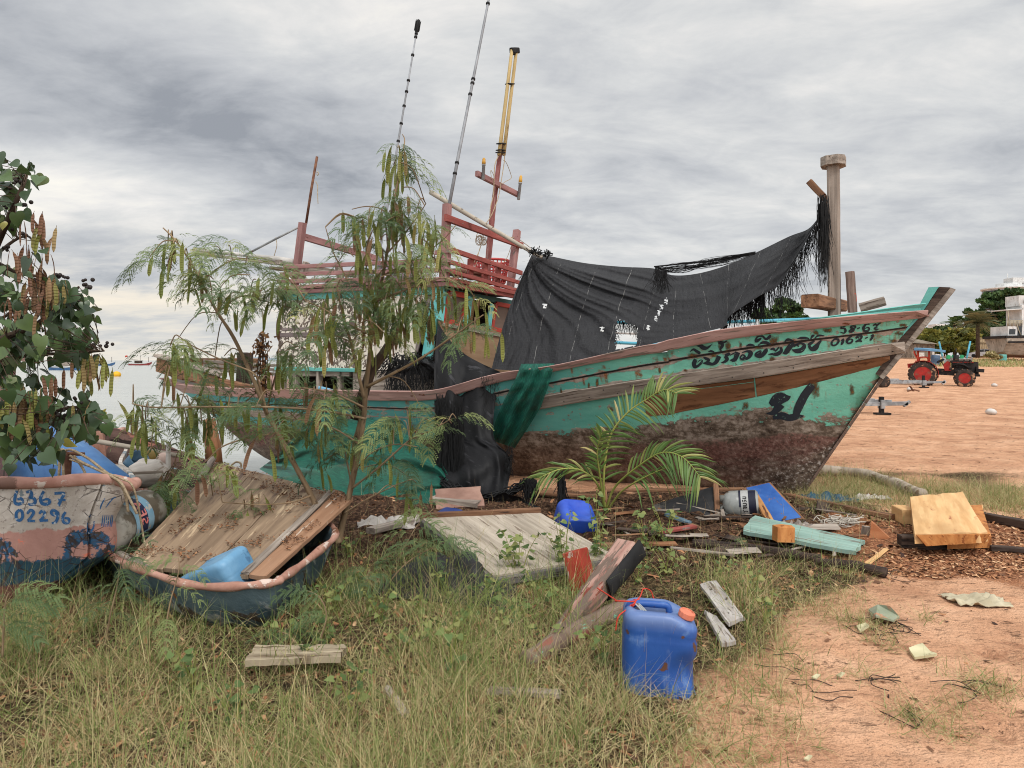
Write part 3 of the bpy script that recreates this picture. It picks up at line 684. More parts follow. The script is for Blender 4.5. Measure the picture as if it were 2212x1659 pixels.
rpst = MB(); rpst.beam(fw(1111, 664, TF+.0), fw(1103, 724, TF+.0), .05, .07, (CA, -SA, 0), .006, 3, .002); rpst.beam(fw(1120, 664, TF+.25), fw(1112, 724, TF+.25), .05, .10, (CA, -SA, 0), .006, 3, .002); part('far_corner_post', rpst, m_dark_wood, boat)
# roof
TR0, TR1, SR = 4.30, 7.62, .90
rs = MB(); rs.prism([sidept(603, 634, .84), sidept(966, 612, .84), sidept(966, 612, .84)+A(-1.7)-V((0, 0, .05)), sidept(603, 634, .84)+A(-1.7)-V((0, 0, .05))], (0, 0, .05)); part('roof', rs, m_dark_wood, boat)
rt = MB()
def two(mb, a, b, w_, h_, **k): mb.beam(a, b, w_, h_, **k)
side_lo = (sidept(603, 632.5, SR), sidept(970, 613.5, SR)); side_hi = (sidept(603, 622.5, SR+.02), sidept(970, 602.5, SR+.02))
two(rt, *side_lo, .05, .062, seg=5, jit=.001); two(rt, *side_hi, .06, .058, seg=5, jit=.001)
part('roof_side_trim', rt, m_red_pale, boat)
rt = MB(); f_lo = (crosspt(971, 614, TR0-.01), crosspt(1125, 643, TR0-.01)); f_hi = (crosspt(971, 603, TR0-.03), crosspt(1126, 636.5, TR0-.03))
two(rt, *f_lo, .05, .062, seg=5, jit=.001); two(rt, *f_hi, .06, .056, seg=5, jit=.001); part('roof_front_trim', rt, m_red_paint, boat)
# railings on the roof
sr = MB()
for a_, b_ in (((613, 577), (973, 562)), ((606, 593), (971, 583)), ((599, 608), (800, 604)), ((940, 546), (975, 541))): sr.beam(sidept(*a_, SR), sidept(*b_, SR), .035, .062, seg=5, jit=.001)
part('side_rail', sr, m_red_pale, boat)
fr = MB()
for a_, b_, h3 in (((976, 540), (1127, 590), .07), ((972, 566), (1124, 611), .06), ((971, 586), (1122, 628), .055)): fr.beam(crosspt(*a_, TR0), crosspt(*b_, TR0), .035, h3, seg=5, jit=.001)
part('front_rail', fr, m_red_paint, boat)
for x_, y0, y1 in ((1017, 560, 604), (1048, 570, 618), (1076, 578, 624)):
    p_ = MB(); p_.beam(crosspt(x_, y0, TR0+.06), crosspt(x_-2, y1, TR0+.06), .09, .06, (CA, -SA, 0)); part('railing_post', p_, m_red_paint, boat)
cpst = MB(); cpst.beam(sidept(962, 602, SR-.04), sidept(966, 540, SR-.04), .09, .09, (CA, -SA, 0)); part('railing_post', cpst, m_red_pale, boat)
ap = MB(); ap.beam(sidept(607, 618, SR-.06), sidept(629, 572, SR-.06), .05, .07, (CA, -SA, 0)); ap.beam(sidept(650, 610, SR-.06), sidept(662, 566, SR-.06), .1, .06, (CA, -SA, 0), seg=3, jit=.003); part('railing_post', ap, m_grey_wood, boat)
for a_, b_, m_, s_ in (((958, 612), (966, 441), m_red_pale, .82), ((636, 622), (654, 481), m_red_pale, .78)):
    p_ = MB(); p_.beam(sidept(*a_, s_), sidept(*b_, s_), .10, .10, (CA, -SA, 0), .008, 8, .001); part('frame_post', p_, m_, boat)
p_ = MB(); p_.beam(crosspt(1100, 640, 4.42), crosspt(1117, 498, 4.42), .10, .10, (CA, -SA, 0), .008, 8, .001); part('frame_post', p_, m_red_pale, boat)
p_ = MB(); p_.beam(crosspt(962, 470, 4.34), crosspt(1128, 531, 4.34), .05, .095, seg=5, jit=.001); part('crossbeam', p_, m_red_paint, boat)
p_ = MB(); p_.beam(sidept(648, 509, .78), crosspt(818, 560, 7.35), .05, .11, seg=5, jit=.001); part('crossbeam', p_, m_red_pale, boat)
p_ = MB(); p_.beam(crosspt(730, 566, 7.0), crosspt(737, 612, 7.0), .10, .08, (CA, -SA, 0), seg=3, jit=.002); p_.beam(crosspt(780, 548, 7.3), crosspt(776, 612, 7.3), .09, .09, (CA, -SA, 0), seg=3, jit=.002); part('frame_post', p_, m_grey_wood, boat)
# mast with crossbar, lamps, twin bamboo
TM = 4.55
mast = MB(); mast.beam(crosspt(1048, 640, TM), crosspt(1063, 470, TM), .075, .07, (CA, -SA, 0), .008, 6, .002); mast.beam(crosspt(1063, 470, TM), crosspt(1083, 308, TM), .072, .065, (CA, -SA, 0), .008, 6, .002, .058, .052)
mo = part('mast', mast, surf('red mast paint', C(122, 68, 64), C(146, 96, 92), (3, 20, 20), [(C(150, 120, 112), (2, 16, 16), .6, .1), (C(96, 40, 36), (3, 16, 16), .68, .04)], .75), boat)
cbm = MB(); cbm.beam(crosspt(1030, 375, TM-.08), crosspt(1120, 421, TM-.08), .06, .085, ch=.008, seg=5, jit=.001); part('crossbar', cbm, m_red_pale, mo)
m_lampb = surf('grey lamp tube', C(150, 154, 156), C(186, 188, 190), (4, 4, 4), [(C(120, 110, 104), (6, 6, 6), .62, .1)], .6)
m_amber = surf('amber lamp cap', C(176, 126, 40), C(206, 158, 66), (4, 4, 4), [], .45)
for (xa, ya, xb, yb) in ((1043.5, 388, 1045.5, 341), (1120, 431, 1125.5, 379)):
    q0, q1 = crosspt(xa, ya, TM-.14), crosspt(xb, yb, TM-.14); ax = (q1-q0).normalized(); Lh = (q1-q0).length
    l_ = MB(); l_.lathe([(.024, 0), (.024, Lh*.66), (.030, Lh*.66), (.030, Lh*.69)], q0, ax, 14); lo_ = part('lamp', l_, m_lampb, boat)
    c_ = MB(); c_.lathe([(.028, Lh*.69), (.029, Lh*.82), (.025, Lh*.84), (.024, Lh*.94), (.014, Lh*.99), (.002, Lh)], q0, ax, 14); part('lamp_cap', c_, m_amber, lo_)
m_bam = surf('yellowed pole', C(158, 134, 88), C(188, 164, 116), (1, 10, 10), [(C(120, 96, 60), (2, 9, 9), .62, .1)], .7)
bp = MB(); tk = TM-.07
for (xa, ya, xb, yb) in ((1078, 335, 1106, 106), (1088, 335, 1116, 105)): bp.tube([crosspt(lerp(xa, xb, k), lerp(ya, yb, k), tk) for k in np.linspace(0, 1, 6)], [.03, .029, .028, .027, .026, .026], 10)
part('twin_pole', bp, m_bam, boat)
bc = MB(); bc.beam(crosspt(1104.5, 109, tk), crosspt(1118.5, 109, tk), .07, .09, ch=.015, seg=2, jit=.004); bc.beam(crosspt(1110, 118, tk), crosspt(1110, 112, tk), .05, .05); part('pole_cap', bc, m_black, boat)
bd = MB()
for y_, xx in ((181, 1101.5), (310, 1082.5), (324, 1081.5), (329, 1081)): bd.beam(crosspt(xx-6.5, y_, tk), crosspt(xx+6.5, y_+1, tk), .075, .016, ch=.006)
part('lashing', bd, m_black, boat)
m_ant = surf('grey fibreglass aerial', C(120, 122, 126), C(156, 158, 162), (4, 4, 4), [], .5, .4)
def aerial(pts, r, bands, plane):
    tb_ = MB(); tb_.tube([plane(*p) for p in pts], r, 8); o_ = part('aerial', tb_, m_ant, boat)
    bb = MB()
    for (x_, y_, l_) in bands:
        a_ = plane(x_, y_); d_ = (plane(*pts[-1])-plane(*pts[0])).normalized(); bb.tube([a_-d_*l_*.3, a_+d_*l_*.3], r[0]*1.28 if isinstance(r, list) else r*1.28, 8)
    part('aerial_band', bb, m_black, o_); return o_
pl1 = lambda x_, y_: crosspt(x_, y_, 6.2)
xl = lambda y_: lerp(815, 904, (575-y_)/(575-44))
a1 = aerial([(815, 600), (815, 575), (xl(450), 450), (xl(332), 332), (xl(200), 200), (xl(70), 70)], [.022, .021, .02, .018, .015, .013], [(xl(y_), y_, .05) for y_ in (305, 267, 229, 198, 174, 119, 80, 73)], pl1)
hd = MB(); d0, d1 = pl1(xl(70), 70), pl1(xl(44), 44); ax = (d1-d0).normalized(); hd.lathe([(.02, 0), (.035, .03), (.036, .20), (.02, .24)], d0, ax, 8, False)
for k in range(8):
    an = k*math.pi/4; u_ = ax.cross(V((0, 1, 0))).normalized(); v2 = ax.cross(u_); hd.tube([d0+(u_*math.cos(an)+v2*math.sin(an))*.042+ax*.03, d0+(u_*math.cos(an)+v2*math.sin(an))*.042+ax*.22], .006, 5)
part('aerial_head', hd, m_black, a1)
pl2 = lambda x_, y_: crosspt(x_, y_, 4.5)
xl2 = lambda y_: lerp(970, 1055.5, (440-y_)/440)
aerial([(970, 445), (xl2(330), 330), (xl2(200), 200), (xl2(60), 60), (xl2(-60), -60)], [.024, .023, .021, .019, .017], [(xl2(y_), y_, .05) for y_ in (375, 352, 204, 180, 171, 8)], pl2)
ap3 = MB(); ap3.tube([sidept(661, 484, .72), sidept(672, 412, .72), sidept(685, 338, .72)], .02, 8); part('aft_pole', ap3, m_rusty, boat)
hp = MB(); hp.tube([sidept(652, 487, .8), sidept(590, 519, .9), sidept(526, 553, 1.0)], .018, 8); part('awning_strut', hp, m_grey_metal, boat)
# bamboo spar carrying the net
SPAR = [sidept(930, 415, .55), sidept(1010, 463, .45), sidept(1085, 507, .3), sidept(1150, 545, .15), sidept(1172, 556, .1)]
spn = MB(); spn.tube([V(p) for p in cat_pts(SPAR, 5)], [.036-.0006*i for i in range(21)], 10); part('net_spar', spn, surf('dry bamboo', C(150, 140, 126), C(182, 172, 158), (2, 12, 12), [(C(104, 92, 80), (9, 4, 4), .66, .04)], .7), boat)
# wires and ropes round the mast
wr = MB()
def wire(pts, r=.006, n=6, pl=None): wr.tube([V(p) for p in cat_pts([pl(*p) for p in pts], 6)], r, 5)
pm_ = lambda x_, y_: crosspt(x_, y_, TM-.12)
wire([(1088, 333), (1090, 345), (1083, 390), (1078, 420), (1072, 440), (1060, 468), (1048, 485)], .007, 6, pm_)
wire([(1086, 345), (1094, 352), (1104, 378), (1103, 386), (1092, 392), (1084, 398)], .005, 6, pm_)
wire([(1076, 338), (1069, 356), (1067, 388), (1066, 420), (1060, 445), (1058, 470)], .008, 6, pm_)
wire([(1062, 388), (1060, 368), (1066, 378), (1067, 390)], .005, 6, pm_)
for k in range(9):
    cx_, cy_ = 1040+random.uniform(-6, 6), 515+random.uniform(-7, 9); rr = random.uniform(4, 10)
    wire([(cx_+rr*math.cos(a_)*.8, cy_+rr*1.2*math.sin(a_)) for a_ in np.linspace(k, k+6.3, 9)], .005, 6, pm_)
for xx in (1020, 1027, 1016): wire([(1040, 525), (1034, 545), (xx, 575), (xx-12, 590)], .005, 6, pm_)
wire([(1100, 512), (1112, 514), (1124, 513)], .008, 6, pm_); wire([(1123, 518), (1135, 527), (1147, 536)], .006, 6, pm_); wire([(1104, 532), (1096, 555), (1087, 568)], .005, 6, pm_)
part('loose_wiring', wr, m_rope, boat)
wr = MB(); pa_ = lambda x_, y_: sidept(x_, y_, .8)
wire([(684, 374), (686, 371), (688, 375), (686, 379), (684, 376)], .006, 6, pa_); wire([(682, 392), (686, 402), (686, 420), (687, 440)], .006, 6, pa_); wire([(595, 513), (598, 530), (592, 553)], .006, 6, pa_)
wire([(620, 588), (628, 600), (645, 604)], .008, 6, pa_); wire([(648, 612), (655, 625), (668, 626), (675, 610), (680, 596)], .008, 6, pa_)
part('hanging_cord', wr, m_rope, boat)
# furled canvas awning aft
aw = MB(); aw.tube([sidept(420, 540, .9), sidept(470, 545, .85), sidept(540, 552, .8), sidept(600, 560, .78), sidept(636, 566, .75)], [.025, .035, .03, .05, .05], 10); part('furled_awning', aw, surf('dirty canvas', C(170, 166, 160), C(200, 196, 190), (3, 6, 6), [(C(130, 124, 116), (3, 8, 8), .6, .15)], .9), boat)
aw = MB(); aw.beam(sidept(425, 548, .9), sidept(650, 575, .75), .06, .05, seg=4, jit=.003); aw.beam(sidept(590, 580, .7), sidept(720, 590, .5), .2, .05, seg=4, jit=.003); aw.beam(crosspt(600, 566, 7.7), crosspt(830, 606, 7.7), .12, .07, seg=4, jit=.003); part('awning_batten', aw, m_grey_wood, boat)
# stern rail, bollard, platform
st = MB(); stn = lambda x_, y_: sidept(x_, y_, 1.28)
tq = [(343, 787), (400, 806), (470, 826), (560, 846), (610, 852)]
for (xa, ya), (xb, yb), i in zip(tq[:-1], tq[1:], range(4)): st.beam(stn(xa, ya), stn(xb, yb), .09, .25-.05*i, ch=.01, seg=3, jit=.003)
ya_ = stn(343, 787); yb_ = BW(10.6, -1.1, ya_.z); st.beam(ya_, yb_, .09, .22, seg=4, jit=.003)
part('stern_rail', st, m_brown_wood, boat)
st2 = MB(); st2.beam(stn(341, 770)+V((0, 0, .02)), stn(480, 812)+V((0, 0, .02)), .16, .05, seg=4, jit=.004)
for y_ in (790, 799, 808): st2.beam(sidept(440, y_-10, .4), sidept(640, y_+3, .4), .03, .055, seg=3, jit=.003)
part('stern_plank', st2, m_grey_wood, boat)
bo = MB(); bo.beam(sidept(526, 840, 1.0), sidept(530, 762, 1.0), .22, .16, (CA, -SA, 0), .02, 4, .003); part('stern_bollard', bo, m_dark_wood, boat)
kn = MB(); strip(kn, 'rubtop', 'rubbot', 8.6, 10.42, .10, .08, .02, False); part('stern_knuckle', kn, m_grey_wood, boat)
wp = MB(); wp.tube([sidept(x_, y_, 1.35) for x_, y_ in ((690, 838), (730, 848), (800, 852))], .03, 8); part('blue_hose', wp, surf('pale blue hose', C(110, 170, 200), C(140, 190, 215), (3, 3, 3), [], .6), boat)
# basket and ring on the wheelhouse roof: things of their own
t = T('red plastic lattice'); m_bask = surf('red basket plastic', C(168, 62, 60), C(190, 84, 80), (4, 4, 4), [], .6)
bk = MB(); c0 = crosspt(1062, 612, 5.0); R0, R1, hb = .22, .29, .36
for k in range(26):
    a_ = 2*math.pi*k/26; bk.tube([c0+V((R0*math.cos(a_), R0*math.sin(a_), 0)), c0+V((R1*math.cos(a_), R1*math.sin(a_), hb))], .012, 5)
for k in range(7):
    z_ = hb*k/6; r_ = lerp(R0, R1, k/6); bk.tube([c0+V((r_*math.cos(a_), r_*math.sin(a_), z_)) for a_ in np.linspace(0, 2*math.pi, 29)], .011 if k < 6 else .022, 5)
bk.lathe([(.01, 0), (R0, 0), (R0, .02)], c0, n=20)
single('laundry_basket', bk, m_bask, 'round red lattice basket standing on the wheelhouse roof behind the red railing', 'basket')
ty = MB(); c0 = crosspt(1010, 600, 4.75); ty.tube([c0+V((.27*math.cos(a_), .27*math.sin(a_), .02+.06*math.sin(a_*.5))) for a_ in np.linspace(0, 2*math.pi, 25)], .045, 8)
single('rubber_hose_ring', ty, surf('brown rubber hose', C(110, 72, 58), C(136, 94, 78), (4, 4, 4), [], .6), 'coil of brown hose lying on the wheelhouse roof beside the red basket', 'hose')
cr = MB(); c0 = sidept(900, 588, .5)
for dz in (0, .09, .18): cr.beam(c0+B(-.7)+V((0, 0, dz-.06)), c0+B(.25)+V((0, 0, dz-.06)), .02, .05)
for k in range(14): cr.beam(c0+B(-.7+.073*k)+V((0, 0, -.1)), c0+B(-.7+.073*k)+V((0, 0, .16)), .02, .025)
single('plastic_crate', cr, surf('lilac crate plastic', C(150, 120, 140), C(176, 146, 164), (4, 4, 4), [], .6), 'lilac slatted plastic crate on the wheelhouse roof behind the side railing', 'crate')
# ---- painted names and numbers, brushed on the planks
def brush(mb, pts, tf, n=7, off=.003, cast=None, wk=1.):
    """a brush stroke of (x, y, width) points, laid on the surface behind it"""
    C_ = cat_pts(pts, n); vs = []
    for i, c in enumerate(C_):
        a, b = C_[max(i-1, 0)], C_[min(i+1, len(C_)-1)]; d = np.array([b[0]-a[0], b[1]-a[1]]); L = np.hypot(*d)+1e-9; nrm = np.array([-d[1], d[0]])/L
        for sgn in (-1, 1):
            X_, Y_ = tf(c[0]+nrm[0]*sgn*c[2]*wk/2, c[1]+nrm[1]*sgn*c[2]*wk/2); q = None
            for dd in range(12):
                q = cast(X_, Y_+dd*.7, off)
                if q is not None: break
            if q is None: return
            vs.append(q)
    fs = [(2*i, 2*i+1, 2*i+3, 2*i+2) for i in range(len(C_)-1)]; mb.raw(vs, fs)
LETTERS = [  # traced from the name board, in pixels of a detail view (40 px to 12.6 display px)
 [(45, 300, 3), (90, 268, 20), (130, 290, 26), (168, 312, 20), (140, 325, 6)], [(130, 222, 8), (175, 222, 34), (220, 250, 38), (270, 245, 22), (325, 202, 3)],
 [(400, 185, 26), (440, 190, 34), (450, 225, 26), (425, 265, 18), (440, 285, 8)], [(440, 168, 8), (470, 180, 18), (510, 160, 8)], [(275, 298, 6), (310, 288, 18), (350, 298, 8)],
 [(120, 388, 34), (100, 440, 40), (105, 485, 28), (150, 470, 22), (190, 432, 20), (200, 400, 8), (170, 402, 8), (140, 430, 5)],
 [(215, 362, 6), (245, 380, 26), (285, 400, 20), (250, 432, 22), (205, 438, 5)], [(205, 438, 5), (270, 440, 30), (330, 450, 26), (375, 420, 34), (410, 350, 44)],
 [(430, 430, 3), (470, 425, 20), (510, 390, 30), (490, 350, 30), (545, 318, 26)], [(540, 400, 4), (575, 402, 30), (610, 385, 38), (640, 302, 46)], [(548, 345, 6), (590, 315, 10), (640, 305, 8)],
 [(700, 375, 8), (730, 355, 18), (700, 335, 12), (672, 370, 16), (700, 392, 20), (770, 370, 28), (800, 315, 42), (760, 290, 20), (690, 310, 6)],
 [(850, 175, 8), (885, 165, 22), (930, 128, 12), (860, 160, 18), (890, 110, 16), (945, 105, 18), (990, 140, 22), (1035, 110, 26), (1042, 85, 10)], [(740, 230, 6), (790, 212, 24), (850, 218, 8)],
 [(890, 218, 4), (940, 185, 22), (1000, 185, 26), (1055, 208, 8)], [(880, 335, 12), (915, 318, 20), (925, 285, 12), (870, 315, 18), (870, 345, 26), (930, 350, 32), (985, 290, 38), (1000, 255, 16)],
 [(1015, 330, 4), (1070, 325, 22), (1130, 325, 34), (1180, 285, 30), (1170, 240, 18)], [(1045, 270, 12), (1080, 260, 22), (1110, 285, 16), (1150, 240, 14)]]
tf1 = lambda x_, y_: ((2680+x_*.31496)*.553, (1280+y_*.31496)*.553)
NUMS = [  # second detail view
 [(150, 365, 6), (180, 360, 36), (205, 330, 42), (235, 290, 40), (270, 262, 18)], [(170, 250, 8), (205, 228, 22), (265, 240, 8)], [(300, 220, 4), (340, 212, 20), (390, 210, 16), (425, 218, 8)],
 [(245, 330, 6), (290, 345, 34), (345, 335, 38), (375, 290, 28), (340, 265, 14), (300, 280, 18), (320, 300, 8)], [(260, 300, 16), (280, 285, 20), (300, 270, 10)],
 [(440, 220, 8), (460, 190, 20), (480, 184, 8)], [(480, 215, 6), (520, 186, 16), (580, 190, 8)], [(415, 290, 14), (430, 275, 26), (480, 240, 10)], [(420, 290, 18), (450, 325, 32), (490, 310, 44), (520, 270, 26), (550, 235, 12)],
 [(455, 340, 6), (480, 320, 20), (500, 300, 10)],
 # 58-6 and the last digit
 [(800, 88, 10), (765, 92, 12), (752, 112, 12), (785, 110, 14), (800, 135, 20), (785, 160, 12), (745, 150, 6)], [(770, 88, 10), (818, 82, 6)],
 [(895, 85, 18), (868, 88, 12), (852, 102, 14), (880, 118, 22), (872, 140, 20), (845, 150, 12), (838, 138, 10), (870, 118, 12), (902, 102, 14), (895, 85, 16)], [(920, 115, 10), (950, 104, 10)],
 [(1050, 66, 10), (1010, 72, 14), (985, 108, 22), (995, 138, 16), (1030, 136, 18), (1045, 112, 14), (1025, 102, 10), (1000, 116, 6)],
 [(1085, 85, 10), (1110, 68, 14), (1122, 82, 12), (1140, 68, 14), (1165, 55, 6)], [(1130, 95, 12), (1098, 108, 10), (1115, 122, 18), (1145, 118, 5)],
 # 0162-1
 [(720, 218, 20), (680, 228, 14), (655, 265, 18), (670, 288, 14), (705, 278, 14), (728, 245, 18), (720, 218, 18)], [(752, 240, 6), (778, 222, 12), (770, 255, 22), (755, 282, 10)],
 [(870, 192, 8), (840, 205, 14), (815, 240, 22), (825, 265, 14), (858, 258, 16), (872, 232, 14), (850, 222, 8), (825, 240, 5)],
 [(905, 215, 14), (930, 190, 14), (965, 190, 18), (955, 220, 16), (905, 250, 12), (940, 240, 14), (970, 248, 14)], [(920, 205, 8), (940, 212, 10)],
 [(1000, 215, 10), (1030, 203, 10)], [(1060, 190, 8), (1085, 178, 12), (1075, 205, 18), (1055, 238, 14)]]
tf2 = lambda x_, y_: ((3000+x_*.37795)*.553, (1240+y_*.37795)*.553)
BIGP = [[(1130, 1190, 50), (1180, 1150, 110), (1240, 1120, 130), (1310, 1115, 70), (1350, 1100, 8)], [(1090, 1285, 10), (1170, 1270, 60), (1240, 1180, 110)], [(1160, 1330, 40), (1250, 1310, 80), (1330, 1330, 70), (1400, 1320, 70), (1490, 1310, 10)], [(1400, 1330, 60), (1430, 1230, 90), (1500, 1090, 90), (1585, 975, 80)]]
tf3 = lambda x_, y_: (1437.8+x_*.2, 636+y_*.2)
lt, ln_, lb_ = MB(), MB(), MB()
for s_ in LETTERS: brush(lt, s_, tf1, 7, .004, on_hull, 1.4)
for i_, s_ in enumerate(NUMS): brush(lt if i_ < 10 else ln_, s_, tf2, 7, .004, on_hull, 1.3)
for s_ in BIGP: brush(lb_, s_, tf3, 10, .004, on_hull)
t = T('black sign paint'); g = t.attr('gc'); n_ = t.noise(t.map(g, (18, 18, 18)), 1., 6, .7)
m_sign = t.fin(t.mix(t.step(n_, .68, .72), C(34, 40, 48), C(112, 150, 132)), .6, None, 0, .3)

part('name_lettering', lt, m_sign, boat); part('number_lettering', ln_, m_sign, boat); part('big_lettering', lb_, m_sign, boat)
# rust weeping from the fastenings
t = T('rust stain'); g = t.attr('gc'); n_ = t.noise(t.map(g, (26, 26, 14)), 1., 6, .7); fd = t.attr('fade', 'Fac'); f_ = t.math('MULTIPLY', t.step(t.math('ADD', t.math('MULTIPLY', fd, .9), t.math('MULTIPLY_ADD', n_, 1.5, -.75)), .15, 1.0), .9)
m_rust = t.fin(t.ramp(n_, [(.3, C(50, 32, 22)), (.5, C(92, 60, 36)), (.8, C(128, 106, 66))]), .9, None, 0, .1)
tb_ = t.add('ShaderNodeBsdfTransparent'); ms_ = t.add('ShaderNodeMixShader'); t.lk(ms_.inputs[0], f_); t.nt.links.new(tb_.outputs[0], ms_.inputs[1]); t.nt.links.new(t.b.outputs[0], ms_.inputs[2]); t.nt.links.new(ms_.outputs[0], t.out.inputs['Surface'])
ru = MB(); fade = []
for (x_, y_, w_, h_) in ((1497, 768, 26, 16), (1556, 752, 12, 22), (1572, 748, 16, 26), (1600, 745, 8, 18), (1672, 738, 30, 30), (1668, 775, 18, 22), (1763, 719, 16, 14), (1788, 714, 26, 14), (1425, 800, 8, 22), (1290, 826, 10, 26), (1272, 832, 6, 20), (1212, 845, 8, 20), (1942, 720, 26, 12), (1950, 702, 22, 10), (1930, 736, 20, 9), (1760, 838, 26, 60), (1610, 878, 20, 22), (1840, 842, 14, 30), (1480, 800, 14, 8), (1640, 752, 20, 8), (1540, 768, 20, 8)):
    rows_ = []
    for i in range(7):
        for j in range(7):
            u, v2 = i/3-1, j/3-1; q = None
            for dd in range(10):
                q = on_hull(x_+u*w_/2, y_+v2*h_/2+dd*.7, .0025)
                if q is not None: break
            rows_.append((q, max(0, 1-u*u)*max(0, 1-abs(v2+.35*(1 if v2 > -.35 else -1)*0)**2)))
    if any(q is None for q, _ in rows_): continue
    o_ = len(ru.v); ru.raw([q for q, _ in rows_], [(i*7+j, i*7+j+1, i*7+j+8, i*7+j+7) for i in range(6) for j in range(6)]); fade += [f for _, f in rows_]
ru.at['fade'] = fade; part('rust_stain', ru, m_rust, boat)
# nail heads on the rub rail and bolts
nl = MB()
for k in range(26):
    t_ = -0.9+k*.15; za, zb = TZ['rubtop'](t_), TZ['rubbot'](t_); z_ = lerp(za, zb, .3 if k % 2 else .72); b_ = BH(t_, z_)+.058
    nl.lathe([(.007, 0), (.006, .006), (.001, .007)], BW(t_+random.uniform(-.04, .04), b_, z_), V((-SA, -CA, 0)), 7)
part('nail_head', nl, m_black, boat)
# ------------------------------------------------------------------ the two small boats and what lies in them
def dz(p, d): return V((p[0], p[1], p[2]+d))
m_pinkrim = surf('chalky pink gel coat', C(168, 122, 108), C(200, 156, 142), (6, 6, 6), [(C(120, 92, 82), (5, 5, 5), .60, .06), (C(206, 190, 180), (8, 8, 8), .62, .04), (C(128, 70, 46), (4, 4, 4), .66, .06)], .85, bump=(.5, .008))
AX, ARX = V((-.25, .968, 0)), V((.968, .25, 0)); A0 = V((-3.15, 4.2, 0))
prof = [(.66, .765), (.64, .70), (.60, .60), (.572, .487), (.582, .40), (.577, .30), (.45, .20), (.28, .077), (.10, .01), (0., -.02)]
kk = spl([(0, 1), (.1, 1.16), (.3, 1.13), (.8, .90), (1.3, .62), (2.2, .34), (2.9, .08), (3.3, .02)])
def ap(a, u, z): return A0+AX*a+ARX*u+V((0, 0, z))
ha = MB(); rows = []; P = [(u, z) for u, z in prof]+[(-u, z) for u, z in reversed(prof[:-1])]
fine = []
for i in range(len(P)-1):
    for k in range(4): fine.append((lerp(P[i][0], P[i+1][0], k/4), lerp(P[i][1], P[i+1][1], k/4)))
fine.append(P[-1])
av = [0, .03, .07]+list(np.linspace(.1, 3.3, 33)); G_ = []
for a in av: G_.append([ap(a, u*kk(a), z-.06*min(1, a/.1)*sstep(.5, .75, z)) for u, z in fine])
gsa = [(a, u*1.0, z) for a in av for u, z in fine]
ha.grid(G_, .025, True, gsa)
tr_n = 24; TRP = []
for j in range(13):                                           # transom: a slightly bowed face
    k = j/12; row = []
    for i in range(tr_n+1):
        m = i/tr_n*2-1; zz = lerp(-.02, .765, k)
        hw = np.interp(zz, [z for u, z in reversed(prof)], [u for u, z in reversed(prof)])
        row.append(ap(-.02*(1-m*m), m*hw, zz))
    TRP.append(row)
ha.grid(TRP, .03, False, [(0, (i/tr_n*2-1)*.6, lerp(-.02, .765, j/12)) for j in range(13) for i in range(tr_n+1)])
HA_BVH = BVHTree.FromPolygons([V(p) for p in ha.v], ha.f)
def on_a(px, py, off=.003):
    d = V(((px-CX)/F, 1, -(py-HY)/F)).normalized(); h = HA_BVH.ray_cast(EYE, d, 20)
    if h[0] is None: return None
    n = h[1] if h[1].dot(d) < 0 else -h[1]
    return h[0]+n*off
t = T('flaking boat paint'); g = t.attr('gc'); sp = t.add('ShaderNodeSeparateXYZ'); t.lk(sp.inputs[0], g); z_ = sp.outputs[2]
n1_ = t.noise(t.map(g, (7, 7, 7)), 1., 8, .68, .3); n2_ = t.noise(t.map(g, (3.2, 3.2, 3.2), (2, 5, 1)), 1., 6, .62); n3_ = t.noise(t.map(g, (26, 26, 26)), 1., 5, .7)
ed = t.math('ADD', z_, t.math('ADD', t.math('MULTIPLY_ADD', n1_, .08, -.04), t.math('MULTIPLY_ADD', n3_, .03, -.015)))
white = t.mix(t.step(n2_, .35, .65), C(172, 162, 152), C(206, 198, 190))
white = t.mix(t.step(n2_, .60, .63), white, C(124, 136, 142))
white = t.mix(t.math('MULTIPLY', t.step(n3_, .60, .66), .6), white, C(110, 98, 92))
pink = t.mix(n1_, C(150, 108, 98), C(188, 144, 132)); pink = t.mix(t.step(n2_, .535, .56), pink, t.mix(t.step(n3_, .45, .6), C(44, 84, 116), C(70, 58, 52)))
pink = t.mix(t.step(n1_, .66, .69), pink, C(214, 120, 96))
dkb = t.mix(n1_, C(20, 48, 62), C(44, 76, 88)); rd = t.mix(n1_, C(76, 42, 38), C(110, 70, 62))
c_ = t.mix(t.step(ed, .49, .478), white, pink); c_ = t.mix(t.step(ed, .312, .298), c_, dkb); c_ = t.mix(t.step(ed, .185, .17), c_, rd)
crk = t.step(t.vor(t.map(g, (13, 13, 13)), 1., 'DISTANCE_TO_EDGE'), .035, .012); crk = t.math('MULTIPLY', crk, t.step(n2_, .42, .55))
c_ = t.mix(t.math('MULTIPLY', crk, .8), c_, C(52, 42, 38))
m_boatA = t.fin(c_, .75, t.bump(t.math('SUBTRACT', t.math('ADD', n1_, t.math('MULTIPLY', n3_, .4)), crk), .5, .01), 0, .3)
boatA = thing('small_boat', 'small white and pink boat with blue hand painted numbers 6367 02296 on its peeling stern', 'boat', A0)
part('hull', ha, m_boatA, boatA)
rim = MB(); left = [ap(a, -(.66*kk(a)+.03), .775) for a in np.linspace(3.25, .02, 22)]; right = [ap(a, (.66*kk(a)+.03), .775-.07*min(1, a/.1)) for a in np.linspace(.02, .22, 7)]
mid_ = [ap(-.03-.02*(1-(m*m)), m*.66, .772+.006*math.sin(m*9)) for m in np.linspace(-.9, .9, 14)]
rim.tube(left+mid_+right, [.036+.003*math.sin(i*1.7) for i in range(len(left+mid_+right))], 12); part('rim', rim, m_pinkrim, boatA)
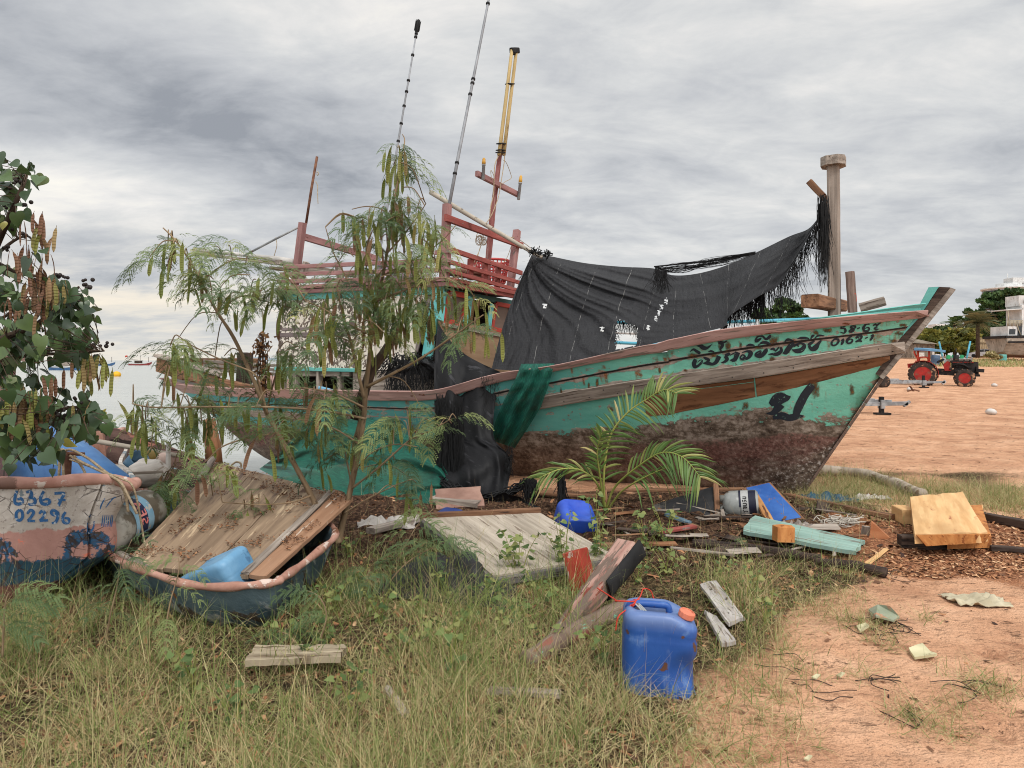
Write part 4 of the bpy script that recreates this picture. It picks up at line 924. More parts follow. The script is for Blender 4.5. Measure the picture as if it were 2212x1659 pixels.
fl_ = MB(); fl_.grid([[ap(a, u*kk(a)*.55, .36) for u in (-1, 0, 1)] for a in np.linspace(.03, 3.0, 10)], .02, False); part('floor', fl_, m_grey_wood, boatA)
NUMA = [[(185, 460, 30), (165, 530, 35), (165, 590, 35), (205, 605, 35), (245, 580, 35), (230, 545, 30), (190, 555, 25)], [(285, 480, 25), (330, 470, 35), (345, 510, 35), (320, 535, 25), (370, 545, 35), (380, 590, 35), (335, 612, 30), (305, 600, 20)],
 [(475, 465, 30), (440, 540, 36), (455, 595, 36), (510, 605, 36), (540, 575, 34), (510, 550, 26), (460, 565, 20)], [(590, 490, 30), (690, 490, 34), (660, 560, 34), (630, 625, 36)], [(620, 555, 22), (710, 560, 22)],
 [(215, 665, 30), (180, 700, 34), (180, 760, 34), (215, 780, 32), (245, 745, 32), (240, 690, 32), (215, 665, 28)], [(295, 710, 25), (330, 670, 32), (365, 695, 34), (330, 755, 30), (300, 785, 28)], [(300, 785, 28), (380, 788, 26)],
 [(425, 710, 26), (455, 680, 32), (485, 705, 34), (460, 755, 30), (430, 785, 28)], [(430, 785, 28), (520, 780, 26)], [(620, 690, 30), (575, 670, 32), (555, 700, 32), (590, 725, 30), (625, 695, 30), (625, 750, 34), (600, 800, 32), (560, 810, 24)],
 [(710, 690, 28), (680, 740, 32), (690, 800, 32), (735, 805, 32), (745, 765, 30), (700, 755, 24)],
 [(1130, 540, 12), (1090, 620, 16), (1080, 660, 8)], [(1140, 640, 10), (1210, 550, 14), (1250, 530, 8)], [(980, 720, 16), (950, 790, 18), (955, 920, 22), (1005, 860, 18), (1015, 790, 14)]]+[[(x_, 720, 6), (x_-8, 790, 12), (x_-15, 850, 8)] for x_ in (1110, 1132, 1154, 1176, 1198, 1216)]
la = MB(); tfa = lambda x_, y_: (x_*.2, 967.8+y_*.2)
lb2 = MB()
for i_, s_ in enumerate(NUMA): brush(la if i_ < 11 else lb2, s_, tfa, 7, .003, on_a)
t = T('blue brush paint'); g = t.attr('gc'); n_ = t.noise(t.map(g, (40, 40, 40)), 1., 5, .7)
m_bb = t.fin(t.mix(t.step(n_, .6, .66), t.mix(n_, C(30, 74, 124), C(62, 112, 158)), C(186, 190, 192)), .6, None, 0, .3); part('number_lettering', la, m_bb, boatA); part('side_lettering', lb2, m_bb, boatA)
# towing bitt with ropes
bt = MB(); q0, q1 = U(139, 1038, 4.5), U(147, 976, 4.5); bt.tube([q0-V((0, 0, .25)), q1], .024, 12); bt.tube([U(113, 979, 4.48), U(182, 981, 4.5)], .012, 10); part('mooring_bitt', bt, m_rusty, boatA)
def rope(mb, pts, r=.008, n=7): mb.tube([V(p) for p in cat_pts(pts, n)], r, 6)
rp_ = MB(); Y0 = 4.44
rope(rp_, [U(140, 974, Y0), U(155, 972, Y0), U(190, 990, Y0), U(225, 1017, 4.40), U(255, 1040, 4.36), U(270, 1066, 4.36), U(277, 1105, 4.38)])
rope(rp_, [U(150, 984, Y0), U(180, 1000, Y0), U(230, 1024, 4.38), U(260, 1042, 4.33), U(275, 1068, 4.33), U(296, 1110, 4.36)])
rope(rp_, [U(150, 992, Y0), U(200, 1010, Y0), U(262, 1034, 4.36), U(285, 1048, 4.35), U(298, 1090, 4.4), U(310, 1160, 4.5), U(320, 1215, 4.45), U(327, 1240, 4.3)], .006)
rope(rp_, [U(132, 976, Y0), U(129, 1000, Y0), U(127, 1034, Y0)]); rope(rp_, [U(132, 976, Y0), U(136, 1005, Y0), U(137, 1034, Y0)])
for k in range(5): rope(rp_, [U(130+4*math.cos(a_)+k*1.5, 978+7*math.sin(a_), Y0-.02+.02*math.sin(a_*2)) for a_ in np.linspace(0, 6.3, 8)])
rope(rp_, [U(160, 985, Y0), U(178, 1010, 4.5), U(190, 1038, 4.4)]); part('tow_rope', rp_, m_rope, boatA)
# blue drums lying inside
m_blue_old = surf('faded blue plastic', C(54, 96, 148), C(88, 130, 178), (3, 3, 3), [(C(120, 150, 176), (4, 4, 4), .60, .15)], .5, .35)
bd1 = MB(); o_ = U(150, 1030, 4.95); bd1.lathe([(.001, -.36), (.20, -.36), (.235, -.33), (.24, -.1), (.245, 0), (.24, .12), (.235, .3), (.20, .34), (.12, .36), (.1, .34), (.001, .34)], o_, (-.75, .2, .45), 28)
single('blue_drum', bd1, m_blue_old, 'blue plastic drum lying tilted inside the white and pink boat', 'drum')
bd2 = MB(); o_ = U(-20, 1042, 5.1); bd2.lathe([(.001, -.36), (.17, -.36), (.20, -.33), (.205, .3), (.17, .34), (.001, .34)], o_, (.9, .2, .1), 28)
single('blue_drum', bd2, surf('pale blue plastic', C(104, 130, 156), C(134, 158, 180), (3, 3, 3), [], .55), 'pale grey blue drum lying flat behind the pink rim at the edge of the shrub', 'drum')
# dinghy
m_dinghy = surf('weathered blue grey hull', C(58, 78, 86), C(104, 122, 128), (5, 5, 5), [(C(140, 146, 144), (4, 4, 9), .58, .10), (C(70, 62, 54), (5, 5, 5), .58, .08), (C(134, 84, 48), (4, 4, 2), .68, .05)], .8, bump=(.6, .012))
RL = [(120, 5.9, .33), (165, 5.35, .30), (200, 4.95, .27), (232, 4.58, .255), (272, 4.30, .27), (330, 4.08, .275), (400, 3.92, .265), (470, 3.85, .27), (540, 3.85, .28), (585, 3.87, .285), (602, 3.90, .29), (612, 3.95, .292), (645, 4.12, .30), (690, 4.40, .32), (722, 4.66, .335), (720, 4.95, .33), (690, 5.25, .32), (620, 5.55, .31), (500, 5.85, .30), (380, 6.1, .30), (250, 6.2, .31), (160, 6.1, .32)]
rimp = [V(((a-CX)/F*b, b, c)) for a, b, c in RL]; rimc = [V(p) for p in cat_pts(rimp+rimp[:1], 5)][:-1]
cen = sum(rimc, V((0, 0, 0)))/len(rimc)
dg = MB(); P = []
for k, (sc_d, zt, ex) in enumerate(((0, 1., 0), (.015, .86, 0), (.05, .6, 0), (.09, .3, 0), (.15, .04, 0), (.26, -.12, 0), (.5, -.2, 0))):
    r = []
    for p in rimc+rimc[:1]:
        d = (cen-p); d.z = 0; L = d.length; q = p+d.normalized()*min(sc_d, L*.95); r.append(V((q.x, q.y, p.z*zt if zt > 0 else zt*.3)))
    P.append(r)
dg.grid(P, .02, True); dinghy = thing('dinghy', 'low blue grey dinghy with chipped pink rim, lying under the brown board sheet', 'dinghy', V((cen.x, cen.y, 0)))
part('hull', dg, m_dinghy, dinghy)
rm = MB(); rm.tube(rimc+rimc[:2], [.023+.004*math.sin(i*.9)+random.uniform(-.002, .002) for i in range(len(rimc)+2)], 10); part('rim', rm, surf('rusty pink rim', C(150, 108, 92), C(190, 148, 132), (6, 6, 6), [(C(112, 74, 54), (5, 5, 5), .54, .10), (C(200, 180, 168), (8, 8, 8), .62, .04)], .85, bump=(.6, .01)), dinghy)
ri = MB(); ri.board(U(236, 1185, 4.7), U(330, 1232, 4.2), U(322, 1236, 4.2), U(262, 1210, 4.4), .02, 8, 2); ri.tube([V(p) for p in cat_pts([U(234, 1190, 4.75), U(270, 1205, 4.45), U(305, 1225, 4.25), U(328, 1243, 4.15)], 5)], [.03]*16, 6); part('broken_rib', ri, m_grey_wood, dinghy)
# sheet of boards leaning over the dinghy
m_sheet = surf('weathered brown board', C(130, 108, 88), C(172, 148, 122), (.9, 20, 20), [(C(100, 82, 74), (.9, 11, 11), .60, .12), (C(196, 172, 142), (1.3, 18, 18), .60, .08), (C(92, 66, 50), (2.2, 9, 9), .66, .10)], .8)
c0, c1, c2, c3 = U(262, 1222, 4.28), U(576, 1246, 4.02), U(764, 1076, 5.3), U(466, 998, 6.2)
sh = thing('board_sheet', 'big sheet of weathered brown boards leaning across the dinghy, covered in dry leaf litter', 'boards', V((c0.x, c0.y, 0)))
cuts = [0, .30, .60, .88, 1.0]
for k in range(4):
    a, b = cuts[k]+.003, cuts[k+1]-.003; m = MB(); up = V((0, 0, .004*(k % 2)))
    m.board(lerp(c0, c1, a)+up, lerp(c3, c2, a)+up, lerp(c3, c2, b)+up, lerp(c0, c1, b)+up, .025, 14, 3, .004, random.uniform(-.01, .01), .0025)
    o_ = part('board', m, m_sheet if k < 3 else surf('redder board', C(150, 112, 86), C(176, 138, 110), (1., 22, 22), [(C(196, 180, 164), (1.5, 30, 30), .66, .03)], .75), sh)
m = MB(); m.beam(lerp(c3, c2, -.02)+V((0, 0, .03)), lerp(c3, c2, .02)+lerp(c0-c3, c1-c2, .02)*.25+V((0, 0, .03)), .05, .03); m.beam(lerp(c0, c1, .86)+V((0, 0, .012)), lerp(c3, c2, .86)+V((0, 0, .012)), .05, .012, seg=10, jit=.002); part('batten', m, m_grey_wood, sh)
# containers -----------------------------------------------------
def rrect(w, d, r, n=8):
    out = []
    for cx_, cy_, a0 in ((w/2-r, d/2-r, 0), (-w/2+r, d/2-r, 90), (-w/2+r, -d/2+r, 180), (w/2-r, -d/2+r, 270)):
        for k in range(n+1):
            a = math.radians(a0+90*k/n); out.append((cx_+r*math.cos(a), cy_+r*math.sin(a)))
    dense = []
    for i in range(len(out)):
        a, b = out[i], out[(i+1) % len(out)]; L = math.hypot(b[0]-a[0], b[1]-a[1]); m = max(1, int(L/.02))
        for k in range(m): dense.append((lerp(a[0], b[0], k/m), lerp(a[1], b[1], k/m)))
    return dense
def can_body(mb, M_, w, d, h, r=.05, dents=(), slope=0., groove=()):
    pro = rrect(w, d, r); n = len(pro); rows = []
    for k in range(5): a = math.pi/2*k/4; rows.append((.03-.03*math.sin(a)*1, 1-.14*(1-math.sin(a))) if False else (.03*(1-math.cos(a)), 1-.12*(1-math.sin(a))))
    for k in range(1, 22): rows.append((lerp(.03, h-.04, k/21), 1.))
    for k in range(1, 7): a = math.pi/2*k/6; rows.append((h-.04+.04*math.sin(a), 1-.20*(1-math.cos(a))))
    for s_ in (.6, .4, .2, .03): rows.append((h-(.004 if s_ < .55 else 0), s_))
    vs = []; gs = []
    for z, s_ in rows:
        for x_, y_ in pro:
            sx_, sy_ = (s_, s_); gv = 0
            for gz0, gw, gd in groove:
                if abs(z-gz0) < gw: gv += gd*(1-abs(z-gz0)/gw)
            px_, py_ = x_*sx_*(1-gv), y_*sy_*(1-gv); pz = z
            if slope and z > h-.13: pz -= slope*sstep(.02, w/2, px_)*sstep(h-.13, h, z)
            p = V((px_, py_, pz))
            for dc, dr, dd, dn in dents:
                q = (p-V(dc)).length/dr
                if q < 1: p = p+V(dn)*dd*(1-q*q)**2
            vs.append(M_ @ p); gs.append((px_, py_, pz))
    fs = [(i*n+j, i*n+(j+1) % n, i*n+n+(j+1) % n, i*n+n+j) for i in range(len(rows)-1) for j in range(n)]
    fs.append(tuple(reversed(range(n)))); fs.append(tuple((len(rows)-1)*n+j for j in range(n)))
    mb.raw(vs, fs, gs, True)
t = T('blue jerrycan plastic'); g = t.attr('gc'); n_ = t.noise(t.map(g, (7, 7, 7)), 1., 6, .65); s3 = t.noise(t.map(g, (45, 45, 9)), 1., 4, .6); sp = t.add('ShaderNodeSeparateXYZ'); t.lk(sp.inputs[0], g)
c_ = t.mix(n_, C(26, 66, 132), C(44, 88, 158)); c_ = t.mix(t.math('MULTIPLY', t.step(n_, .54, .75), .5), c_, C(108, 138, 178)); c_ = t.mix(t.math('MULTIPLY', t.step(s3, .66, .8), .18), c_, C(140, 150, 172))
c_ = t.mix(t.math('MULTIPLY', t.step(sp.outputs[2], .30, .37), .35), c_, C(140, 156, 182)); c_ = t.mix(t.step(t.noise(t.map(g, (16, 16, 16), (3, 1, 1)), 1., 3, .5), .72, .74), c_, C(92, 62, 50))
m_can = t.fin(c_, t.math('MULTIPLY_ADD', n_, .3, .28), t.bump(t.math('ADD', n_, t.math('MULTIPLY', s3, .3)), .12, .01), 0, .4)
m_cap = surf('orange pink cap', C(206, 112, 84), C(224, 136, 108), (8, 8, 8), [(C(170, 90, 66), (9, 9, 9), .64, .08)], .6)
CM = Matrix.Translation(V((.665, 3.25, -.01))) @ Matrix.Rotation(math.radians(-7), 4, 'Z') @ Matrix.Rotation(math.radians(1.5), 4, 'Y')
W_, D_, H_ = .325, .25, .385
can = thing('jerrycan', 'upright blue jerrycan with orange cap and red string on its handle, in the grass', 'jerrycan', V((.665, 3.25, 0)))
b_ = MB(); can_body(b_, CM, W_, D_, H_, .06, [((.12, -.125, .13), .12, .035, (-.3, 1, 0)), ((.165, -.05, .12), .10, .02, (-1, .2, 0)), ((0, 0, H_), .085, .03, (0, 0, -1)), ((-.07, 0, H_), .075, .03, (0, 0, -1)), ((-.1, -.125, .20), .2, .006, (0, 1, 0))], .045, ((.285, .006, .018), (.275, .006, -.01), (.05, .01, .02)))
part('body', b_, m_can, can)
h_ = MB(); h_.tube([CM @ V(p) for p in cat_pts([(-.145, .0, .355), (-.13, .0, .385), (-.08, .0, .392), (0, 0, .392), (.035, 0, .388), (.045, 0, .36)], 5)], [.016]*26, 10); part('handle', h_, m_can, can)
c_ = MB(); co = CM @ V((.105, -.045, H_-.05)); ca = (CM.to_3x3() @ V((.28, -.10, 1))).normalized(); c_.lathe([(.03, 0), (.03, .025)], co, ca, 24); part('neck', c_, m_can, can)
c_ = MB(); co = co+ca*.026
pr = []; n = 48
vs, fs = [], []
for k, (r_, z__) in enumerate([(.034, 0), (.035, .004), (.035, .026), (.031, .030), (.026, .030), (.025, .027), (.001, .027)]):
    x__ = ca.cross(V((0, 1, 0))).normalized(); y__ = ca.cross(x__)
    for j in range(n):
        rr = r_+(.0016 if (j//2) % 2 and .003 < z__ < .027 and r_ > .03 else 0); vs.append(co+ca*z__+(x__*math.cos(2*math.pi*j/n)+y__*math.sin(2*math.pi*j/n))*rr)
for i in range(6):
    for j in range(n): fs.append((i*n+j, i*n+(j+1) % n, i*n+n+(j+1) % n, i*n+n+j))
c_.raw(vs, fs, None, False); part('cap', c_, m_cap, can)
for q in ((.158, -.03, .27), (.158, .02, .265)):
    e_ = MB(); e_.lathe([(.018, 0), (.018, .004), (.014, .006), (.013, .004), (.001, .004)], CM @ V((q[0]-.0, q[1], q[2])), CM.to_3x3() @ V((1, 0, .05)), 18); part('emblem_ring', e_, m_can, can)
m_string = surf('red string', C(190, 52, 40), C(210, 76, 60), (60, 60, 60), [], .8)
st_ = MB(); hp_ = CM @ V((-.12, 0, .395))
rope(st_, [U(1290, 1270, 3.9), U(1330, 1296, 3.6), hp_+V((-.08, -.01, .01)), hp_+V((0, -.012, .008)), hp_+V((.03, .01, .01))], .0035)
rope(st_, [hp_, hp_+V((-.03, -.03, -.02)), U(1336, 1332, 3.2), U(1330, 1362, 3.2)], .003); rope(st_, [hp_, U(1382, 1290, 3.3), U(1390, 1272, 3.45), U(1405, 1276, 3.5), U(1412, 1292, 3.5), U(1420, 1302, 3.45)], .003)
for k in range(3): rope(st_, [hp_+V((.012*math.cos(a_), .02*math.sin(a_)-.0, -.008+.02*math.cos(a_)*.5+.004*k)) for a_ in np.linspace(0, 6.3, 9)], .0032)
part('string', st_, m_string, can)
ch = MB()
for k in range(3): rope(ch, [hp_+V((.005+.008*k, -.01, .0)), hp_+V((.02+.008*k, -.04, -.01)), hp_+V((.03+.01*k, -.06, -.022))], .004)
part('wire_tie', ch, m_grey_metal, can)
# light blue can in the dinghy
m_lb = surf('sun bleached blue plastic', C(88, 136, 172), C(126, 168, 196), (3, 3, 3), [(C(70, 108, 140), (1, 9, 9), .64, .06)], .45, .4)
lc_ = thing('jerrycan', 'pale sun bleached blue jerrycan lying tilted in the dinghy against the boards', 'jerrycan', U(470, 1262, 4.1))
LM = Matrix.Translation(U(492, 1262, 4.18)-V((0, 0, .06))) @ Matrix.Rotation(math.radians(-22), 4, 'Z') @ Matrix.Rotation(math.radians(-24), 4, 'Y') @ Matrix.Rotation(math.radians(14), 4, 'X')
b_ = MB(); can_body(b_, LM, .40, .25, .22, .05, [((-.05, -.12, .1), .16, .012, (0, 1, 0))], 0, ((.11, .006, .012),)); part('body', b_, m_lb, lc_)
b_ = MB(); b_.tube([LM @ V(p) for p in ((-.21, -.06, .05), (-.25, -.06, .10), (-.22, -.06, .17))], [.03, .035, .03], 10); b_.lathe([(.03, 0), (.03, .05), (.026, .055), (.001, .055)], LM @ V((-.19, .04, .08)), LM.to_3x3() @ V((-1, 0, .2)), 14); part('handle', b_, surf('mid blue plastic', C(58, 98, 136), C(86, 126, 160), (3, 3, 3), [], .5), lc_)
# grey drum with a blue label, between boat and boards
gd0, gd1 = U(238, 1140, 4.62), U(304, 1108, 5.0); ax = (gd1-gd0).normalized(); L = (gd1-gd0).length+.1
gd = thing('drum', 'dirty grey drum with torn blue label, wedged between white boat and board sheet', 'drum', gd0)
b_ = MB(); b_.lathe([(.001, -.1), (.13, -.1), (.155, -.08), (.16, .04), (.162, L*.55), (.158, L*.6), (.16, L*.65), (.15, L-.03), (.11, L), (.001, L)], gd0, ax, 32); part('body', b_, surf('dirty grey plastic', C(128, 126, 118), C(164, 160, 150), (4, 4, 4), [(C(90, 82, 70), (4, 4, 4), .54, .12)], .5), gd)
ux = ax.cross(V((0, 0, 1))).normalized(); uz = ux.cross(ax)
toC = (EYE-gd0); toC = (toC-ax*toC.dot(ax)).normalized(); sd_ = ax.cross(toC)
def on_d(a, th, off): return gd0+ax*a+(toC*math.cos(th)+sd_*math.sin(th))*(.1635+off)
def lab(a0, a1, t0, t1, off): 
    m_ = MB(); m_.grid([[on_d(lerp(a0, a1, i/6), lerp(t0, t1, j/14), off) for j in range(15)] for i in range(7)]); return m_
part('label', lab(.02, L*.52, -.9, .9, .0), surf('pale blue label', C(112, 152, 176), C(150, 184, 202), (4, 4, 4), [(C(170, 166, 156), (14, 14, 14), .6, .03)], .5), gd)
part('label_band', lab(.07, .17, -.85, .8, .002), surf('navy label band', C(28, 34, 62), C(44, 52, 84), (4, 4, 4), [(C(150, 150, 150), (18, 18, 18), .66, .03)], .5), gd)
sea = MB(); SEA_L = {'S': [(.8, .85), (.5, 1), (.2, .85), (.3, .6), (.7, .45), (.8, .15), (.5, 0), (.2, .15)], 'E': [(.8, 1), (.2, 1), (.2, 0), (.8, 0)], 'e': [(.2, .5), (.7, .5)], 'A': [(.1, 0), (.5, 1), (.9, 0)], 'a': [(.3, .35), (.7, .35)]}
for i, chs in enumerate((('S',), ('E', 'e'), ('A', 'a'))):
    for c in chs:
        pts = SEA_L[c]
        for (x0, y0), (x1, y1) in zip(pts[:-1], pts[1:]):
            f_ = lambda x_, y_: on_d(.085+.07*y_, .55-(i+x_)*.36, .004)
            p, q = f_(x0, y0), f_(x1, y1); dd = (q-p).normalized(); nn = dd.cross(toC).normalized()*.007; sea.raw([p-nn, p+nn, q+nn, q-nn], [(0, 1, 2, 3)])
part('label_lettering', sea, surf('red label print', C(190, 90, 86), C(220, 150, 146), (4, 4, 4), [], .5), gd)
# floats and oddments behind the white boat
m_fw = surf('chalky float', C(176, 168, 160), C(208, 200, 192), (4, 4, 4), [(C(140, 126, 112), (5, 5, 5), .6, .12)], .7)
def blob(name, label, cat, c, r, ax, mat, n=22, m=14, group=None):
    b = MB(); b.ball(c, r, n, m, ax); return single(name, b, mat, label, cat, group)
blob('float_tub', 'large off white round float behind the pink rim of the small boat', 'float', U(240, 1040, 5.3), (.17, .13), (.1, 0, 1), m_fw)
blob('buoy', 'olive brown oval fishing buoy on top of the junk behind the small boat', 'buoy', U(324, 989, 5.9), (.065, .095), (1, .1, -.12), surf('olive float', C(104, 84, 36), C(140, 116, 60), (5, 5, 5), [(C(80, 60, 30), (6, 6, 6), .6, .1)], .6))
blob('buoy', 'chalky pink round buoy between the olive buoy and the white stake', 'buoy', U(355, 995, 5.9), (.07, .07), (1, 0, 0), surf('pinkish float', C(176, 150, 138), C(204, 180, 168), (5, 5, 5), [], .7))
bag = MB(); P = []; c_ = U(318, 1022, 5.5)
for i in range(17):
    r = []
    for j in range(25):
        th, ph = math.pi*i/16, 2*math.pi*j/24; d = V((math.sin(th)*math.cos(ph), math.sin(th)*math.sin(ph), math.cos(th))); s_ = 1+.16*noise.noise(d*2.3)+.05*noise.noise(d*6)
        r.append(c_+V((d.x*.15, d.y*.13, d.z*.11))*s_)
    P.append(r)
bag.grid(P); single('plastic_bag', bag, m_fw, 'crumpled whitish sack of floats beside the hanging seed pods', 'sack')
cu = MB(); cu.lathe([(.05, 0), (.075, .02), (.08, .14), (.07, .14), (.065, .03), (.001, .03)], U(282, 1012, 5.6), (.6, -.3, .5), 18); single('plastic_bucket', cu, surf('slate blue plastic', C(66, 96, 120), C(96, 128, 150), (4, 4, 4), [], .5), 'small slate blue bucket tipped on its side below the olive buoy', 'bucket')
stk_ = MB(); stk_.beam(U(192, 1027, 5.0), U(352, 1019, 5.4), .012, .02, seg=6, jit=.001); single('wooden_stick', stk_, m_grey_wood, 'thin grey stick lying across the white floats', 'stick')
stk_ = MB(); stk_.beam(U(363, 1020, 5.7), U(364, 955, 5.7), .035, .03, (1, 0, 0)); single('wooden_stake', stk_, m_white_plastic, 'short white stake standing beside the pink buoy', 'stake')
bam = MB(); bam.tube([U(145, 942, 6.0), U(260, 962, 5.95), U(385, 984, 5.9)], [.022, .02, .018], 10); single('bamboo_pole', bam, MATS['dry bamboo'], 'thin pale pole lying over the broken wooden boat', 'pole')
pst = MB(); pst.tube([U(463, 1004, 7.3), U(460, 965, 7.3), U(452, 905, 7.3)], [.085, .08, .06], 9); single('mooring_post', pst, m_orange_wood, 'stubby brown post standing in the shallow water behind the boards', 'post')
pd = MB(); pd.tube([V(p) for p in cat_pts([U(500, 1005, 6.0), U(510, 998, 6.0), U(520, 1001, 6.0), U(521, 1010, 6.0)], 5)], .008, 6); single('rope_loop', pd, m_rope, 'pale loop of rope on the top corner of the board sheet', 'rope')
# broken wooden boat behind
m_broken = surf('rotten boat planking', C(74, 56, 52), C(118, 94, 86), (1.2, 9, 9), [(C(150, 104, 90), (3, 6, 6), .58, .05), (C(120, 138, 142), (2.5, 12, 12), .64, .03), (C(44, 34, 32), (2, 12, 12), .58, .06)], .9, bump=(.7, .015))
bb = thing('broken_boat', 'rotten wooden boat hull with a torn bow, lying behind the floats at the water', 'boat', U(300, 1010, 6.4))
top = [U(x_, y_, Y_) for x_, y_, Y_ in ((205, 922, 6.2), (250, 932, 6.4), (310, 952, 6.6), (370, 973, 6.8), (440, 998, 7.0), (520, 1018, 7.2))]
m = MB(); tc = [V(p) for p in cat_pts(top, 5)]; P = []
for i, p in enumerate(tc):
    P.append([p+V((0, 0, random.uniform(-.012, .012))), p+V((.01, -.04, -.12)), p+V((.03, -.12, -.28)), p+V((.05, -.25, -.45)), p+V((.1, -.45, -.56))])
m.grid(P, .035, False); part('side_planking', m, m_broken, bb)
m = MB(); m.tube([p+V((0, 0, .01)) for p in tc], [.022+random.uniform(-.004, .004) for _ in tc], 6); part('gunwale', m, m_broken, bb)
m = MB(); m.board(U(186, 1005, 6.1), U(196, 926, 6.15), U(212, 922, 6.2), U(222, 1005, 6.2), .05, 8, 3, .03); m.board(U(206, 1004, 6.05), U(204, 924, 6.1), U(220, 930, 6.1), U(232, 1000, 6.1), .05, 8, 3, .03); part('torn_bow', m, surf('torn pink planking', C(136, 98, 84), C(172, 132, 116), (3, 8, 8), [(C(64, 48, 42), (3, 9, 9), .58, .05)], .9), bb)
m = MB(); m.board(U(152, 1010, 5.9), U(162, 952, 5.95), U(176, 956, 5.95), U(206, 1012, 5.9), .03, 8, 4, .02); part('near_side_planking', m, m_broken, bb)
# pink wooden frame at the edge of the picture, behind the shrub
fr_ = MB(); fr_.beam(U(-40, 770, 4.6), U(38, 768, 4.5), .14, .07, seg=3, jit=.003); fr_.beam(U(6, 770, 4.5), U(16, 735, 4.5), .07, .06, (1, 0, 0)); fr_.beam(U(0, 860, 4.6), U(6, 780, 4.6), .12, .1, (1, 0, 0), seg=3, jit=.003); fr_.beam(U(-8, 1030, 4.7), U(0, 850, 4.6), .10, .1, (1, 0, 0), seg=3, jit=.003)
single('boat_post', fr_, m_pink_rail, 'flaking pink wooden post with a crosspiece half hidden by the leafy shrub', 'post')
# ------------------------------------------------------------------ debris in front of the wreck
lid = thing('plywood_lid', 'pale framed plywood hatch lid lying in the weeds in front of the black net', 'hatch lid', V((.1, 5.4, 0)))
LB, RB, FR, FL = U(912, 1118, 6.0), U(1163, 1106, 6.25), U(1328, 1200, 5.02), U(1066, 1243, 4.62)
m = MB(); m.board(LB, RB, FR, FL, .02, 14, 14, .003, 0, .003); part('panel', m, surf('bleached plywood', C(154, 142, 126), C(192, 180, 164), (26, 1.2, 26), [(C(120, 106, 92), (30, 2, 30), .62, .05), (C(206, 198, 186), (20, 2.0, 20), .74, .03)], .85), lid)
m = MB(); m.beam(LB+V((-.02, 0, .012)), RB+V((.02, 0, .012)), .05, .05, seg=5, jit=.0015); part('frame_rail', m, m_brown_wood, lid)
for a_, b_ in ((LB, FL), (FL, FR), (RB, FR)):
    m = MB(); m.beam(a_-V((0, 0, .045)), b_-V((0, 0, .045)), .04, .062, seg=6, jit=.0015); part('frame_edge', m, surf('grey frame wood', C(86, 82, 80), C(124, 118, 114), W1, [(C(60, 54, 50), (3, 40, 40), .62, .06)], .85), lid)
lg = MB(); lg.beam(lerp(FL, FR, .2)-V((0, .02, .19)), lerp(FL, FR, .2)-V((0, .02, .09)), .09, .08, (1, 0, 0)); part('foot', lg, m_brown_wood, lid)
def gcan(name, label, c, rot, dims, mat, capm=None, r=.06, dents=()):
    o_ = thing(name, label, 'jerrycan', c); M_ = Matrix.Translation(c) @ Matrix.Rotation(rot[2], 4, 'Z') @ Matrix.Rotation(rot[1], 4, 'Y') @ Matrix.Rotation(rot[0], 4, 'X')
    b = MB(); can_body(b, M_, *dims, r, dents, .03, ((dims[2]*.7, .008, .015),)); part('body', b, mat, o_)
    b = MB(); b.lathe([(.03, 0), (.032, .03), (.028, .034), (.001, .034)], M_ @ V((dims[0]*.3, 0, dims[2]-.04)), M_.to_3x3() @ V((.2, 0, 1)), 18); part('cap', b, capm or mat, o_); return o_
m_royal = surf('royal blue plastic', C(24, 60, 166), C(52, 96, 196), (3, 3, 3), [(C(90, 124, 196), (4, 4, 4), .64, .12)], .4, .45)
gcan('jerrycan', 'glossy royal blue jerrycan lying dented at the far corner of the plywood lid', G(1254, 1166)+V((0, .12, .03)), (math.radians(-62), math.radians(6), math.radians(12)), (.32, .27, .30), m_royal, None, .08, [((.0, -.13, .16), .15, .03, (0, 1, 0)), ((.1, .1, .2), .12, .02, (0, -1, 0))])
gcan('jerrycan', 'dark blue jerrycan mostly hidden under the edge of the plywood lid', G(925, 1170)+V((.02, .35, -.02)), (math.radians(-80), 0, math.radians(-30)), (.28, .24, .34), surf('dark blue plastic', C(22, 44, 104), C(40, 66, 132), (3, 3, 3), [], .45, .4), None, .06)
# painted stub post and fallen beams
m_redblock = surf('red block paint', C(136, 44, 32), C(168, 70, 52), (3, 9, 9), [(C(168, 150, 136), (6, 12, 12), .60, .02), (C(134, 100, 74), (3, 12, 12), .58, .08)], .75)
m = MB(); m.beam(G(1272, 1290)-V((0, 0, .06)), U(1242, 1190, 4.62), .125, .15, (.5, 1, 0), .008, 7, .004); single('stub_post', m, m_redblock, 'short leaning post stub with chipped red paint on its face', 'post')
m_pinkbeam = surf('flaking pink beam paint', C(150, 108, 96), C(192, 160, 146), (2, 12, 12), [(C(112, 54, 44), (3, 11, 11), .60, .03), (C(110, 176, 150), (3, 16, 16), .68, .015), (C(104, 88, 78), (2, 14, 14), .52, .06)], .8)
lo = thing('fallen_beam', 'flaking pink timber beam beside the red stub post, its end wrapped in black rubber', 'beam', G(1190, 1400))
p0, p1 = U(1192, 1396, 3.74), U(1356, 1188, 4.42)
m = MB(); m.beam(p0, p1, .085, .075, ch=.014, seg=10, jit=.004, w2=.15, h2=.14); part('timber', m, m_pinkbeam, lo)
m = MB(); P = []; d_ = (p1-p0).normalized(); x_ = d_.cross(V((0, 0, 1))).normalized(); y_ = x_.cross(d_)
for i in range(13):
    k = lerp(.56, 1.03, i/12); r = []
    for j in range(9):
        a = lerp(-2.2, .75, j/8); rr = lerp(.075, .105, k)*(1+.14*noise.noise((i*.6, j*.7, 0))); r.append(lerp(p0, p1, k)+x_*math.cos(a)*rr+y_*math.sin(a)*rr)
    P.append(r)
